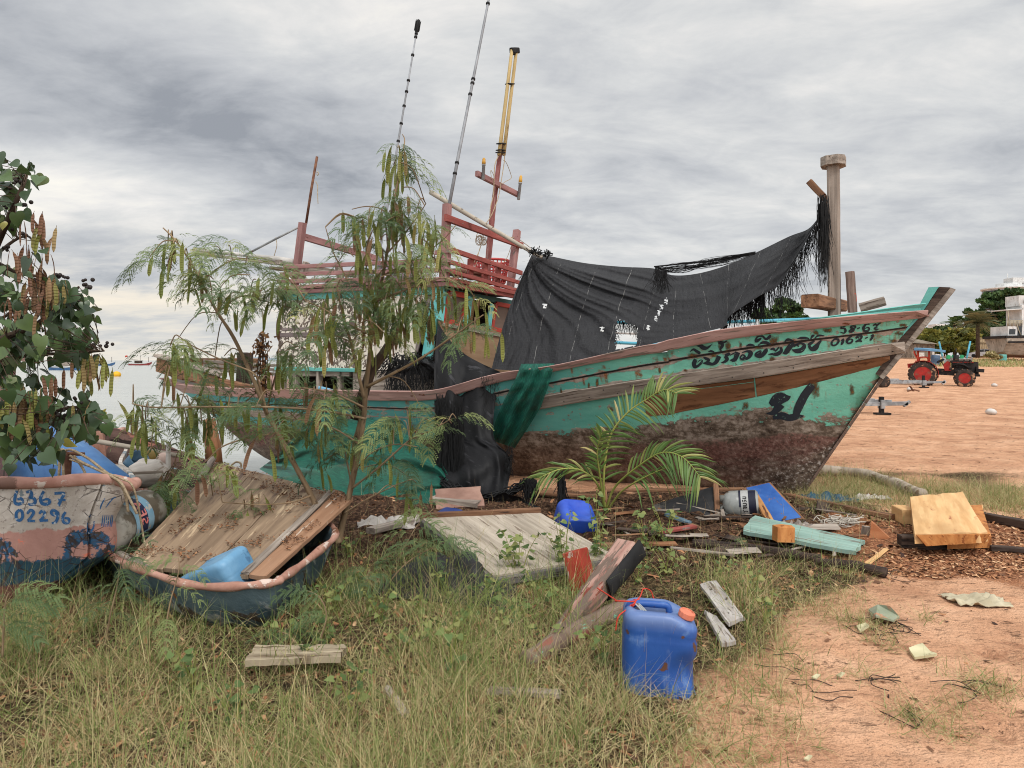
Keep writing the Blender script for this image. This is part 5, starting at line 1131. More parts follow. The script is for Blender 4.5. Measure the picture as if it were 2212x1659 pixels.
m.grid(P, .006); part('rubber_wrap', m, m_black, lo)
m = MB(); m.tube([V(p) for p in cat_pts([G(1140, 1452)+V((0, 0, .05)), G(1240, 1392)+V((0, 0, .06)), G(1345, 1338)+V((0, 0, .07))], 5)], [.05+random.uniform(-.006, .006) for _ in range(11)], 9)
single('fallen_log', m, surf('log with teal flecks', C(112, 92, 80), C(150, 130, 116), (3, 14, 14), [(C(112, 164, 142), (4, 14, 14), .64, .02), (C(134, 84, 72), (3, 12, 12), .6, .04)], .85), 'thin peeling log with teal flecks half buried in grass beside the jerrycan', 'log')
def flat(name, label, cat, pts, th, mat, lift=.03, lifts=None, group=None, nu=10, nv=4, jag=.01):
    q = [G(*p) for p in pts]; q = [p+V((0, 0, (lifts[i] if lifts else lift))) for i, p in enumerate(q)]
    m = MB(); m.board(*q, th, nu, nv, jag, 0, .003); return single(name, m, mat, label, cat, group)
m_whitewood = surf('peeling white board', C(150, 142, 136), C(188, 182, 176), (3, 22, 22), [(C(70, 62, 56), (12, 12, 12), .66, .03), (C(112, 100, 90), (3, 30, 30), .6, .06)], .85)
flat('white_board', 'broken white painted board lying on the litter behind the jerrycan', 'board', [(1511, 1284), (1574, 1374), (1608, 1361), (1546, 1276)], .02, m_whitewood, .07, jag=.03)
flat('white_board', 'narrow split off piece of white board sinking into the grass beneath the broken one', 'board', [(1522, 1336), (1560, 1412), (1590, 1404), (1548, 1350)], .02, m_whitewood, .05, jag=.02)
flat('driftwood_slab', 'bleached driftwood slab lying in the grass below the dinghy', 'driftwood', [(528, 1478), (738, 1468), (746, 1440), (556, 1442)], .03, surf('bleached driftwood', C(130, 116, 96), C(176, 162, 138), (2, 22, 22), [(C(96, 80, 62), (3, 20, 20), .58, .08)], .9), .11, jag=.03)
flat('driftwood_stick', 'weathered grey splinter of wood in the grass below the fallen log', 'driftwood', [(1052, 1506), (1210, 1514), (1212, 1504), (1060, 1496)], .02, m_grey_wood, .03, jag=.02)
flat('driftwood_stick', 'grey splinter of wood poking out of the grass near the bottom of the picture', 'driftwood', [(828, 1500), (868, 1560), (884, 1552), (842, 1494)], .02, m_grey_wood, .03, jag=.02)
# planks before the bow
flat('teal_plank', 'wide pale teal painted plank lying flat in front of the bow', 'plank', [(1600, 1172), (1842, 1219), (1868, 1194), (1632, 1138)], .03, surf('pale teal plank paint', C(124, 152, 142), C(148, 176, 164), (2, 24, 24), [(C(96, 80, 70), (1.2, 12, 12), .60, .05), (C(130, 122, 114), (2, 30, 30), .62, .03)], .75), .10, None, None, 12, 4, .03)
m = MB(); m.tube([V(p) for p in cat_pts([G(1497, 1187)+V((0, 0, .05)), G(1620, 1200)+V((0, 0, .06)), G(1772, 1222)+V((0, 0, .05))], 6)], [.034+random.uniform(-.005, .005) for _ in range(13)], 9); single('charred_pole', m, m_dark_wood, 'long dark charred pole lying along the teal plank', 'pole')
m = MB(); m.tube([V(p) for p in cat_pts([G(1760, 1226)+V((0, 0, .04)), G(1840, 1236)+V((0, 0, .05)), G(1914, 1250)+V((0, 0, .04))], 6)], [.036+random.uniform(-.006, .006) for _ in range(13)], 9); single('charred_pole', m, m_dark_wood, 'shorter dark rotten pole ending on the bare sand', 'pole')
bl = thing('blue_board', 'bright blue painted board with a bare wooden frame leaning on the forefoot of the wreck', 'board', G(1700, 1136))
q = [U(1601, 1055, 7.15), U(1664, 1041, 7.3), U(1746, 1129, 6.5), U(1676, 1142, 6.38)]
m = MB(); m.board(q[0], q[3], q[2], q[1], .035, 10, 6, .006, 0, .001); part('backing', m, m_brown_wood, bl)
n_ = (q[3]-q[0]).cross(q[1]-q[0]).normalized(); n_ = n_ if n_.z > 0 else -n_; bi = lambda u, v: lerp(lerp(q[0], q[1], v), lerp(q[3], q[2], v), u)+n_*.004
m = MB(); m.grid([[bi(u, v) for v in np.linspace(.14, .93, 8)] for u in np.linspace(.02, .88, 12)], -.0); part('blue_panel', m, surf('bright blue board paint', C(40, 80, 146), C(60, 104, 170), (4, 4, 4), [(C(130, 92, 66), (7, 7, 7), .67, .02)], .55, .35), bl)
m = MB(); m.beam(U(1632, 1069, 6.9), U(1672, 1144, 6.25), .05, .03, seg=8, jit=.004, w2=.08, h2=.05); single('split_plank', m, surf('fresh split wood', C(150, 102, 60), C(196, 150, 98), (2, 24, 24), [(C(92, 58, 38), (2, 20, 20), .56, .08)], .8), 'splintered yellow brown plank leaning on the blue board', 'plank')
gc_ = thing('plastic_can', 'grey plastic can with printed label lying between the black board and blue board', 'can', G(1595, 1122))
o0, o1 = U(1562, 1090, 6.85), U(1634, 1088, 6.75); ax = (o1-o0).normalized(); L = (o1-o0).length
m = MB(); m.lathe([(.02, -.0), (.06, .0), (.11, .03), (.128, .07), (.13, L*.5), (.125, L*.52), (.13, L*.54), (.13, L), (.11, L+.02), (.001, L+.02)], o0, ax, 28); part('body', m, surf('grey can plastic', C(120, 122, 120), C(156, 158, 154), (5, 5, 5), [(C(90, 84, 74), (5, 5, 5), .6, .1)], .35, .45), gc_)
m = MB(); m.lathe([(.034, -.035), (.036, -.02), (.036, .02), (.03, .03)], o0+V((0, -.02, .06)), ax, 16); m.tube([V(p) for p in cat_pts([o0+V((.0, -.05, .0)), o0+V((-.04, -.07, -.03)), o0+V((.02, -.1, -.08))], 5)], .014, 8); part('cap', m, surf('grey can cap', C(92, 92, 88), C(122, 120, 114), (5, 5, 5), [], .5), gc_)
toC2 = (EYE-o0); toC2 = (toC2-ax*toC2.dot(ax)).normalized(); sd2 = ax.cross(toC2)
cy = lambda a, th, off: o0+ax*a+(toC2*math.cos(th)+sd2*math.sin(th))*(.1312+off)
m = MB(); m.grid([[cy(a, th, 0) for th in np.linspace(-1.3, 1.3, 15)] for a in (L*.56, L*.78)]); part('white_label', m, surf('dirty label paper', C(150, 150, 148), C(178, 178, 176), (5, 5, 5), [], .5), gc_)
m = MB(); m.grid([[cy(a, th, 0) for th in np.linspace(-1.3, 1.3, 15)] for a in (L*.78, L*1.0)]); m.grid([[cy(a, th, .001) for th in np.linspace(-1.3, .2, 9)] for a in (L*.50, L*.56)]); part('dark_label', m, surf('navy label paper', C(26, 28, 44), C(42, 44, 62), (5, 5, 5), [], .4), gc_)
m = MB()
THAI = [[[(0, 0), (0, 1), (.3, 1)]], [[(.1, .1), (0, .3), (.3, .3), (.3, 1), (0, 1)], [(.3, .1), (.7, .1)]], [[(0, .2), (.3, .1), (.3, .9), (.6, .9), (.6, .1)]], [[(0, .1), (0, .9), (.6, .9), (.6, .1)]], [[(0, .5), (.3, .4), (.6, .7), (.3, .9), (0, .9)], [(.1, .1), (.6, .1)]], [[(0, .1), (0, .9), (.5, .9), (.5, .1)]]]
for i, gl in enumerate(THAI):
    for stx in gl:
        for (xa, ya), (xb, yb) in zip(stx[:-1], stx[1:]):
            p, q_ = cy(L*(.60+.13*ya), .85-(i*.95+xa)*.26, .002), cy(L*(.60+.13*yb), .85-(i*.95+xb)*.26, .002); dd = (q_-p).normalized(); nn = dd.cross(toC2).normalized()*.004; m.raw([p-nn, p+nn, q_+nn, q_-nn], [(0, 1, 2, 3)])
part('label_print', m, m_black, gc_)
bk_ = thing('black_board', 'sagging black sheet of board with a brown edge leaning under the hull', 'board', G(1500, 1120))
m = MB(); m.board(U(1412, 1090, 7.2), U(1420, 1122, 6.8), U(1546, 1124, 6.7), U(1544, 1050, 7.15), .012, 10, 8, .01, .01, .004); part('sheet', m, surf('black board', C(30, 30, 32), C(52, 51, 52), (3, 3, 3), [(C(80, 76, 72), (4, 4, 4), .64, .1)], .6), bk_)
m = MB(); m.beam(U(1546, 1047, 7.12), U(1551, 1126, 6.68), .05, .04, seg=4, jit=.002); part('edge_strip', m, m_brown_wood, bk_)
m = MB(); m.beam(U(1300, 1060, 7.55), U(1606, 1056, 7.25), .06, .03, seg=10, jit=.003); single('long_batten', m, m_brown_wood, 'long brown batten lying under the hull behind the black board', 'batten')
m = MB(); m.beam(U(1697, 1070, 7.7), G(1930, 1125)+V((0, 0, .03)), .07, .05, seg=12, jit=.003); single('long_plank', m, m_brown_wood, 'long narrow plank running from the forefoot to the sawdust', 'plank')
m = MB(); tpts = [G(1762, 1026), G(1840, 1030), G(1893, 1042), G(1935, 1056), G(1992, 1080)]; m.tube([V(p)+V((0, 0, .06)) for p in cat_pts(tpts, 6)], [.062+.008*math.sin(i*.8) for i in range(25)], 12)
single('fallen_palm_log', m, surf('pale palm bark', C(150, 136, 120), C(192, 178, 162), (14, 4, 4), [(C(112, 92, 74), (5, 5, 5), .58, .08), (C(132, 126, 84), (3, 3, 3), .64, .1)], .9), 'pale bent tree trunk lying on the sand behind the sawn slab', 'trunk')
# sawn slabs
m_saw = surf('fresh sawn wood', C(202, 156, 104), C(228, 188, 136), (1.3, 12, 12), [(C(160, 100, 66), (3, 7, 7), .66, .12), (C(214, 174, 124), (1.5, 14, 14), .6, .12)], .75)
m_end = surf('sawn end grain', C(166, 104, 54), C(196, 136, 80), (20, 8, 8), [(C(130, 76, 40), (20, 9, 9), .6, .06)], .8)
def chunk(name, label, pts, th, mat, cat='wood block', jag=.004):
    m = MB(); m.prism([V(p) for p in pts], V((0, 0, -th))); return single(name, m, mat, label, cat)
sl_ = thing('sawn_slab', 'thick freshly sawn yellow wood slab on top of the pile on the sand', 'wood slab', V((4.0, 6.2, 0)))
a_, b_, c_, d_ = U(1966, 1072, 6.75), U(2080, 1063, 6.9), U(2134, 1150, 5.42), U(1976, 1153, 5.36)
m = MB(); m.board(d_, a_, b_, c_, .075, 12, 8, .025, -.01, .002); part('plank', m, m_saw, sl_)
m = MB(); e0, e1 = d_-V((0, .012, .005)), c_-V((0, .012, .005)); m.board(e0, e1, e1-V((.03, -.01, .07)), e0-V((-.08, -.01, .085)), .01, 8, 2, .0, 0, .003); part('sawn_end', m, m_end, sl_)
chunk('sawn_slab', 'lower sawn slab with a rough dark orange end sticking out below the top slab', [U(2046, 1163, 5.55), U(2142, 1160, 5.6), U(2120, 1090, 6.6), U(2040, 1096, 6.6)], .085, m_end, 'wood slab')
chunk('sawn_slab', 'narrow sawn offcut lying behind the top slab', [U(2092, 1092, 6.8), U(2124, 1090, 6.75), U(2122, 1130, 6.1), U(2108, 1128, 6.15)], .07, m_saw, 'wood slab')
m = MB(); m.beam(G(1952, 1186)+V((0, .05, .05)), G(2060, 1190)+V((0, .05, .05)), .1, .1, seg=4, jit=.004); single('charred_beam', m, m_dark_wood, 'blackened beam under the sawn slabs', 'beam')
m = MB(); m.beam(G(2112, 1122)+V((0, 0, .04)), G(2260, 1152)+V((0, 0, .04)), .09, .07, seg=5, jit=.004); single('charred_beam', m, m_dark_wood, 'dark beam running off behind the sawn slabs', 'beam')
m = MB(); m.beam(G(2140, 1192)+V((0, 0, .03)), G(2260, 1200)+V((0, 0, .03)), .05, .04, seg=5, jit=.004); single('charred_stick', m, m_dark_wood, 'thin dark stick on the sawdust beside the slabs', 'stick')
m = MB(); p_ = G(1955, 1130); m.beam(p_+V((-.0, -.08, .07)), p_+V((.03, .16, .07)), .13, .13, ch=.006); single('wood_block', m, m_saw, 'sawn yellow square block beside the big slab', 'wood block')
m = MB(); p_ = G(1898, 1166); m.prism([p_+V((-.08, 0, 0)), p_+V((.1, -.02, 0)), p_+V((-.06, 0, .15))], V((.03, .06, 0))); single('wood_wedge', m, surf('reddish sawn wood', C(166, 102, 66), C(196, 136, 96), (3, 12, 12), [], .8), 'triangular reddish wood wedge standing on the sawdust', 'wood wedge')
m = MB(); p_ = G(1869, 1160); m.beam(p_, p_+V((.01, .0, .09)), .06, .05, (0, 1, 0), .006); single('wood_block', m, m_grey_wood, 'small grey wood block standing beside the reddish wedge', 'wood block')
m = MB(); p_ = G(1700, 1200)+V((0, .06, .10)); m.prism([p_+V((-.07, -.05, 0)), p_+V((.06, -.06, 0)), p_+V((.07, .03, 0)), p_+V((.0, .07, 0)), p_+V((-.08, .04, 0))], V((.01, .02, .11))); single('wood_block', m, m_end, 'rough orange wood chunk sitting on the teal plank', 'wood block')
m = MB(); m.beam(G(1874, 1223)+V((0, 0, .02)), G(1915, 1191)+V((0, 0, .02)), .035, .012, seg=4, jit=.003); single('wood_splinter', m, m_saw, 'pale yellow wood splinter lying on the sand near the rotten pole', 'splinter')
m = MB(); p_ = G(1838, 1190); m.tube([p_+V((0, 0, .04)), p_+V((.02, .08, .06)), p_+V((.05, .14, .05))], [.035, .03, .03], 8); single('rope_scrap', m, m_rope, 'knotted scrap of thick pale rope by the end of the teal plank', 'rope')
# rope tangle, rags, shards, scraps
m = MB()
for k in range(26):
    c_ = G(random.uniform(1790, 1850), random.uniform(1128, 1142)); pts = [c_+V((random.uniform(-.14, .14), random.uniform(-.1, .1), random.uniform(.01, .07))) for _ in range(4)]; rope(m, pts, .004, 5)
single('rope_tangle', m, surf('bleached rope', C(168, 160, 148), C(202, 194, 182), (60, 30, 30), [], .9), 'bleached tangle of frayed rope beside the blue board', 'rope')
def crumple(name, label, cat, c, rx, ry, h, mat, n=16, fr=5., seed=0):
    P = []
    for i in range(n+1):
        r = []
        for j in range(n+1):
            u, v = i/n*2-1, j/n*2-1; e = 1+.3*noise.noise((math.atan2(v, u)*1.5+seed, seed, 0)); x_, y_ = u*rx*e, v*ry*e; w_ = max(0, 1-(u*u+v*v)*.5)
            r.append(V((c[0]+x_, c[1]+y_, gz(c[0]+x_, c[1]+y_)+.008+h*w_*abs(noise.noise((u*fr*.5+seed, v*fr*.5, seed)))*2+h*.3*w_*noise.noise((u*fr*2, v*fr*2, seed)))))
        P.append(r)
    m = MB(); m.grid(P, -.004, True); return single(name, m, mat, label, cat)
crumple('rag', 'crumpled cream rag lying alone on the bare sand', 'rag', G(2108, 1302), .17, .11, .05, surf('cream cloth', C(178, 166, 138), C(208, 198, 172), (6, 6, 6), [], .9), 18, 5, 3.)
m_gs = surf('grey green flake', C(130, 138, 116), C(160, 164, 142), (7, 7, 7), [(C(176, 130, 104), (8, 8, 8), .56, .08)], .85)
def shard(name, label, pts, th, mat, cat='flake', tilt=.02):
    q = [G(*p)+V((0, 0, .012+tilt*(i % 3))) for i, p in enumerate(pts)]; m = MB(); m.prism(q, V((0, 0, th))); return single(name, m, mat, label, cat)
shard('paint_shard', 'grey green shard of painted board tilted on the edge of the sand', [(1876, 1324), (1896, 1321), (1922, 1332), (1943, 1340), (1930, 1356), (1892, 1354), (1884, 1342)], .01, m_gs, 'shard')
m_ps = surf('cream flake', C(178, 170, 134), C(206, 198, 162), (7, 7, 7), [(C(150, 140, 108), (9, 9, 9), .6, .05)], .85)
shard('foam_shard', 'cream flake of foam lying alone on the sand in front', [(1963, 1409), (1980, 1405), (1993, 1404), (2010, 1417), (2024, 1424), (2019, 1429), (1976, 1430), (1966, 1418)], .012, m_ps, 'flake', .006)
shard('foam_shard', 'small whitish flake half under dry roots beside the grey green shard', [(1850, 1360), (1870, 1356), (1878, 1366), (1858, 1372)], .01, m_ps, 'flake', .008)
for (x_, y_, lb) in ((1762, 1470, 'tiny cream scrap at the sandy edge of the grass below the white board'), (1815, 1466, 'tiny cream scrap on the sand below the shard'), (1490, 1588, 'tiny red and cream wrapper scrap at the bottom edge of the grass'), (1285, 1588, 'tiny pale scrap among the bottom grass blades'), (1745, 1648, 'tiny white scrap on the sand at the bottom edge')):
    shard('litter_scrap', lb, [(x_-9, y_), (x_+2, y_-4), (x_+10, y_+1), (x_+1, y_+4)], .006, m_ps, 'scrap', .006)
crumple('tarpaulin_scrap', 'torn teal blue tarpaulin scrap under the forefoot of the wreck', 'tarpaulin', G(1790, 1082), .28, .16, .10, surf('blue tarp scrap', C(38, 72, 92), C(62, 102, 120), (5, 5, 5), [], .6), 16, 5, 9.)
crumple('tarpaulin_scrap', 'crumpled whitish plastic scrap lying beyond the blue tarpaulin scrap', 'plastic', G(1880, 1078), .2, .08, .06, m_fw, 12, 5, 11.)
crumple('paper_litter', 'crumpled pale torn paper heap at the foot of the blue board', 'paper', G(1720, 1152), .22, .08, .09, surf('dirty paper', C(120, 108, 100), C(164, 154, 146), (6, 6, 6), [(C(70, 60, 52), (7, 7, 7), .58, .06)], .9), 16, 7, 5.)
# black shade net heap
m_blacknet = surf('black shade net', C(24, 24, 26), C(48, 48, 50), (40, 3, 3), [(C(62, 62, 62), (30, 4, 4), .62, .1)], .62, .3, (.5, .008))
P = []; cN = V((-.38, 4.85, 0))
for i in range(41):
    r = []
    for j in range(31):
        u, v = i/40*2-1, j/30*2-1; x_, y_ = cN.x+u*.44+.1*v, cN.y+v*.46-.12*u; w_ = max(0, 1-u*u)*max(0, 1-v*v)
        fold = abs(math.sin((u*1.3+v*.7+.25*noise.noise((u*2, v*2, 1)))*5.2)); r.append(V((x_, y_, gz(x_, y_)+.01+w_**.9*(.06+.09*fold+.05*noise.noise((u*4, v*4, 4))+.03*noise.noise((u*11, v*11, 4))))))
    P.append(r)
m = MB(); m.grid(P, -.006); single('net_heap', m, m_blacknet, 'crumpled heap of black shade net in the dry weeds beside the plywood lid', 'net')
# scrap planks under the bow
mats_s = [m_grey_wood, m_grey_wood, m_brown_wood, m_dark_wood, m_dark_wood, m_dark_wood, m_orange_wood]
SCR = []
for k in range(64):
    px_, py_ = random.uniform(1170, 1850), random.uniform(1105, 1212)
    if px_ < 1330 and py_ > 1150: continue
    c_ = G(px_, py_); a = random.gauss(.1, .75); L = random.uniform(.12, .5); m = MB(); d_ = V((math.cos(a), math.sin(a), random.uniform(-.06, .06)))*L/2; c_ = c_+V((0, 0, .03+random.random()*.05))
    m.beam(c_-d_, c_+d_, random.choice((.02, .03, .05, .09, .12)), random.uniform(.006, .018), (random.uniform(-.3, .3), random.uniform(-.3, .3), 1), .003, 4, .003)
    single('scrap_plank', m, random.choice(mats_s), 'short broken scrap of wood among the dark litter under the bow', 'scrap wood', 'wood scraps in the litter under the bow')
for (pa, pb, w_, h_, mt, lb) in (((935, 1092), (1035, 1100), .16, .05, m_grey_wood, 'ribbed grey board behind the plywood lid'), ((800, 1165), (910, 1130), .10, .05, m_grey_wood, 'pale broken post sticking out left of the lid beside the hidden dark blue can'), ((1155, 1078), (1290, 1082), .10, .04, m_brown_wood, 'reddish plank end under the palm fronds'), ((1425, 1168), (1500, 1150), .06, .03, m_red_paint, 'thin red painted batten among the litter under the bow'), ((1440, 1128), (1490, 1142), .05, .03, surf('slate blue batten', C(84, 106, 120), C(112, 134, 146), W1, [], .8), 'thin slate blue batten in front of the black board')):
    m = MB(); m.beam(G(*pa)+V((0, 0, .07)), G(*pb)+V((0, 0, .05)), w_, h_, seg=6, jit=.003); single('scrap_plank', m, mt, lb, 'scrap wood')
m = MB(); q = G(985, 1105)+V((0, .15, .0)); m.board(q+V((-.25, .2, .16)), q+V((.22, .25, .18)), q+V((.28, -.1, .05)), q+V((-.2, -.12, .02)), .03, 6, 4, .02); single('concrete_slab', m, surf('pinkish board', C(128, 96, 84), C(158, 126, 112), (4, 4, 4), [], .9), 'reddish brown slab poking out between the green net and the lid', 'slab')
crumple('plastic_sheet', 'grey white plastic sheet half under the pale broken post', 'plastic', G(840, 1140), .25, .15, .12, m_fw, 14, 5, 21.)
# ------------------------------------------------------------------ nets and sheets hung over the wreck
def hull_Y(px, py):
    h = on_hull(px, py, 0.)
    return h.y if h is not None else None
t = T('black shade cloth'); g = t.attr('gc')
wv = t.noise(t.map(g, (6, 110, 1)), 1., 3, .6); n_ = t.noise(t.map(g, (1.2, 1.2, 1)), 1., 5, .6); crk_ = t.noise(t.map(g, (9, 3, 1)), 1., 5, .65)
c_ = t.mix(n_, C(20, 20, 22), C(38, 38, 41)); c_ = t.mix(t.math('MULTIPLY', t.step(wv, .55, .7), .3), c_, C(56, 56, 60))
sxx = t.add('ShaderNodeSeparateXYZ'); t.lk(sxx.inputs[0], g)
ln = t.math('ABSOLUTE', t.math('SUBTRACT', t.math('FRACT', t.math('MULTIPLY', t.math('ADD', sxx.outputs[0], t.math('MULTIPLY', t.noise(t.map(g, (.5, 2.5, 1)), 1., 2), .05)), 1.9)), .5))
ll = t.math('MULTIPLY', t.step(ln, .010, .004), t.step(t.noise(t.map(g, (3, 5, 1), (4, 4, 0)), 1., 4, .7), .46, .56))
c_ = t.mix(t.math('MULTIPLY', ll, .55), c_, C(150, 148, 144))
m_cloth = t.fin(c_, .62, t.bump(t.math('ADD', t.math('MULTIPLY', crk_, 1.0), t.math('MULTIPLY', wv, .25)), .85, .05), 0, .35)
net = thing('shade_net', 'big torn black shade net stretched like a tent towards the bow post', 'net', BW(2, .8, 1.6))
topc = cat_pts([(1150, 547, 9.75), (1187, 553, 9.55), (1262, 568, 9.3), (1340, 576, 9.1), (1413, 580, 8.95), (1450, 594, 8.85), (1500, 592, 8.7), (1561, 576, 8.5), (1632, 546, 8.3), (1704, 511, 8.1), (1745, 495, 8.0), (1768, 470, 7.95)], 6)
botc = [(1062, 797), (1120, 800), (1198, 790), (1285, 770), (1360, 754), (1430, 738), (1522, 717), (1567, 704), (1577, 682), (1639, 640), (1690, 606), (1768, 476)]
def fY(px): 
    p = 0
    for y_ in (700, 720, 740, 760, 780, 800, 815, 830): 
        h = hull_Y(px, y_)
        if h is not None: return h
    return None
# depth of the starboard rail under each column
BOT = []
for i, (x_, y_) in enumerate(botc):
    Yb = None
    for t_ in np.arange(-1.2, 6, .04):
        p = BW(t_, BH(t_, TZ['railtop'](t_)), TZ['railtop'](t_))
        if pxy(p)[0] <= x_: Yb = p.y; break
    if i > 6: Yb = lerp(Yb, 7.95, (i-6)/(len(botc)-7))
    BOT.append((x_, y_, Yb+.10))
botc2 = cat_pts(BOT, 6)
def along(Cu, k):
    k *= len(Cu)-1; i = min(int(k), len(Cu)-2); return lerp(Cu[i], Cu[i+1], k-i)
NU, NV = 250, 100; P = []; keep = []; SHIN = []
for i in range(NU+1):
    k = i/NU; a, b = along(topc, k), along(botc2, k); r = []
    ridge = lerp(.02, .42, sstep(0, .55, k))*(1-sstep(.6, 1, k))
    for j in range(NV+1):
        m = j/NV; px = lerp(a[0], b[0], m); py = lerp(a[1], b[1], m)
        if k < .5: px += 14*math.sin(math.pi*m)*(1-2*k)*-.6
        Y = lerp(a[2]+.35, b[2], m) if m > ridge else lerp(a[2]+.35, lerp(a[2]+.35, b[2], ridge)-.16*(1-k), (m/max(ridge, .01)))
        if m > ridge: Y -= .16*(1-k)*(1-(m-ridge)/(1-ridge))
        fan = math.atan2(m*1.0+.02, k*2.2+.02)*16+noise.noise((k*3, m*2, 0))*2
        fold = (.055*math.sin(fan)+.035*math.sin(fan*2.3+1)+.02*math.sin(fan*5.1))*sstep(.0, .25, m+k*.2)*(1-.5*m)*(1-sstep(.25, .62, k))
        fold += .05*noise.noise((k*7, m*4, 2))*math.sin(math.pi*min(1, m*1.05))+.018*noise.noise((k*22, m*9, 5))
        fan2 = (m+.3*(1-k))*14; fold += .014*math.sin(fan2+k*3+3*noise.noise((k*4, m*3, 6)))*sstep(.5, .9, k)*math.sin(math.pi*m)
        Y += fold; r.append(U(px, py, Y))
    P.append(r)
vs = [p for r in P for p in r]; q = lambda i, j: i*(NV+1)+j; fs = []
def inpoly(x_, y_, poly):
    c = False; n = len(poly)
    for i in range(n):
        x1, y1 = poly[i]; x2, y2 = poly[(i+1) % n]
        if (y1 > y_) != (y2 > y_) and x_ < (x2-x1)*(y_-y1)/(y2-y1)+x1: c = not c
    return c
HOLES = [[(1333, 689), (1345, 694), (1360, 700), (1376, 706), (1374, 746), (1330, 756)]]+[[(x_-2+random.uniform(-2, 2), y_-5), (x_+3, y_-6), (x_+2, y_+5), (x_-3, y_+4)] for x_, y_ in ((1440, 652), (1430, 665), (1424, 676), (1416, 688), (1400, 708), (1178, 662), (1300, 712))]
for i in range(NU):
    for j in range(NV):
        c = sum((P[i+a][j+b] for a in (0, 1) for b in (0, 1)), V((0, 0, 0)))/4; X_, Y_ = pxy(c)
        if any(inpoly(X_+4*noise.noise((X_*.4, Y_*.4, 0)), Y_+4*noise.noise((X_*.4, Y_*.4, 4)), h) for h in HOLES): continue
        fs.append((q(i, j), q(i+1, j), q(i+1, j+1), q(i, j+1)))
m = MB(); m.raw(vs, fs, [(i/NU*6, j/NV*2, 0) for i in range(NU+1) for j in range(NV+1)], True); part('cloth', m, m_cloth, net)
m_strand = surf('black net strand', C(16, 16, 17), C(34, 34, 35), (4, 4, 4), [], .8)
def strands(mb, n, x0, x1, y0f, Lf, Yf, w=.0035, sway=6, curl=1.):
    for _ in range(n):
        x_ = random.uniform(x0, x1); y_ = y0f(x_); L = Lf(x_)*random.uniform(.35, 1.1); Y = Yf(x_)+random.uniform(-.05, .05); k1, k2 = random.gauss(0, sway), random.gauss(0, sway*curl); n_ = 6
        vs = []
        for s_ in range(n_+1):
            u = s_/n_; c = U(x_+k1*u+k2*u*u+random.uniform(-.7, .7), y_+L*u, Y); wd = w*random.uniform(.6, 1.3)*(1-.5*u); vs += [c-V((wd, 0, 0)), c+V((wd, random.uniform(-.003, .003), 0))]
        mb.raw(vs, [(2*s_, 2*s_+1, 2*s_+3, 2*s_+2) for s_ in range(n_)])
edge = spl([(1567, 700), (1577, 680), (1639, 640), (1690, 606), (1768, 480), (1776, 462)])
railt = spl([(1500, 723), (1570, 710), (1700, 696), (1790, 690)])
m = MB()
strands(m, 330, 1568, 1650, lambda x_: edge(x_)-6, lambda x_: min(railt(x_)-edge(x_)+4, 60), lambda x_: 8.15, .0035, 5)
strands(m, 230, 1640, 1772, lambda x_: edge(x_)-8, lambda x_: 85, lambda x_: 8.05, .0032, 9, 1.6)
strands(m, 130, 1766, 1790, lambda x_: 418+random.uniform(0, 60), lambda x_: 150, lambda x_: 7.82, .004, 5, 1.4)
strands(m, 80, 1774, 1786, lambda x_: 420+random.uniform(0, 90), lambda x_: 110, lambda x_: 7.80, .005, 3, 1.4)
strands(m, 60, 1556, 1572, lambda x_: 702, lambda x_: 18, lambda x_: 8.25, .003, 3)
strands(m, 80, 1330, 1376, lambda x_: 688+(x_-1330)*.38, lambda x_: 26, lambda x_: 9.0, .003, 5); strands(m, 30, 1326, 1338, lambda x_: 700+random.uniform(0, 45), lambda x_: 12, lambda x_: 9.0, .003, 8)
strands(m, 70, 1413, 1440, lambda x_: 580+random.uniform(0, 12), lambda x_: 55, lambda x_: 8.75, .004, -9, 1)
strands(m, 90, 1122, 1164, lambda x_: 556+max(0, 1150-x_)*1.6+random.uniform(0, 30), lambda x_: 12, lambda x_: 9.7, .003, 8)
for k in range(40):
    y0 = random.uniform(545, 592); m.tube([V(p) for p in cat_pts([U(1415, 578+random.uniform(-3, 14), 8.9), U(1470+random.uniform(-20, 20), 582+random.uniform(-14, 8), 8.75), U(1540+random.uniform(-20, 20), 568+random.uniform(-9, 6), 8.55), U(1632, 546+random.uniform(-3, 3), 8.3)], 4)], .0022, 4)
m.tube([V(p) for p in cat_pts([U(1413, 576, 8.9), U(1490, 568, 8.7), U(1560, 560, 8.5), U(1632, 545, 8.3)], 6)], .010, 6)
strands(m, 60, 1520, 1580, lambda x_: 561-(x_-1520)*.12, lambda x_: 16, lambda x_: 8.55, .003, 8)
part('torn_strands', m, m_strand, net)
kn_ = MB()
for (x_, y_) in ((1152, 542), (1166, 548), (1183, 549)): 
    for k in range(16): c = U(x_, y_, 9.7); kn_.tube([c+V((random.gauss(0, .035), random.gauss(0, .03), random.gauss(0, .03))) for _ in range(3)], .006, 4)
part('knot', kn_, m_strand, net)
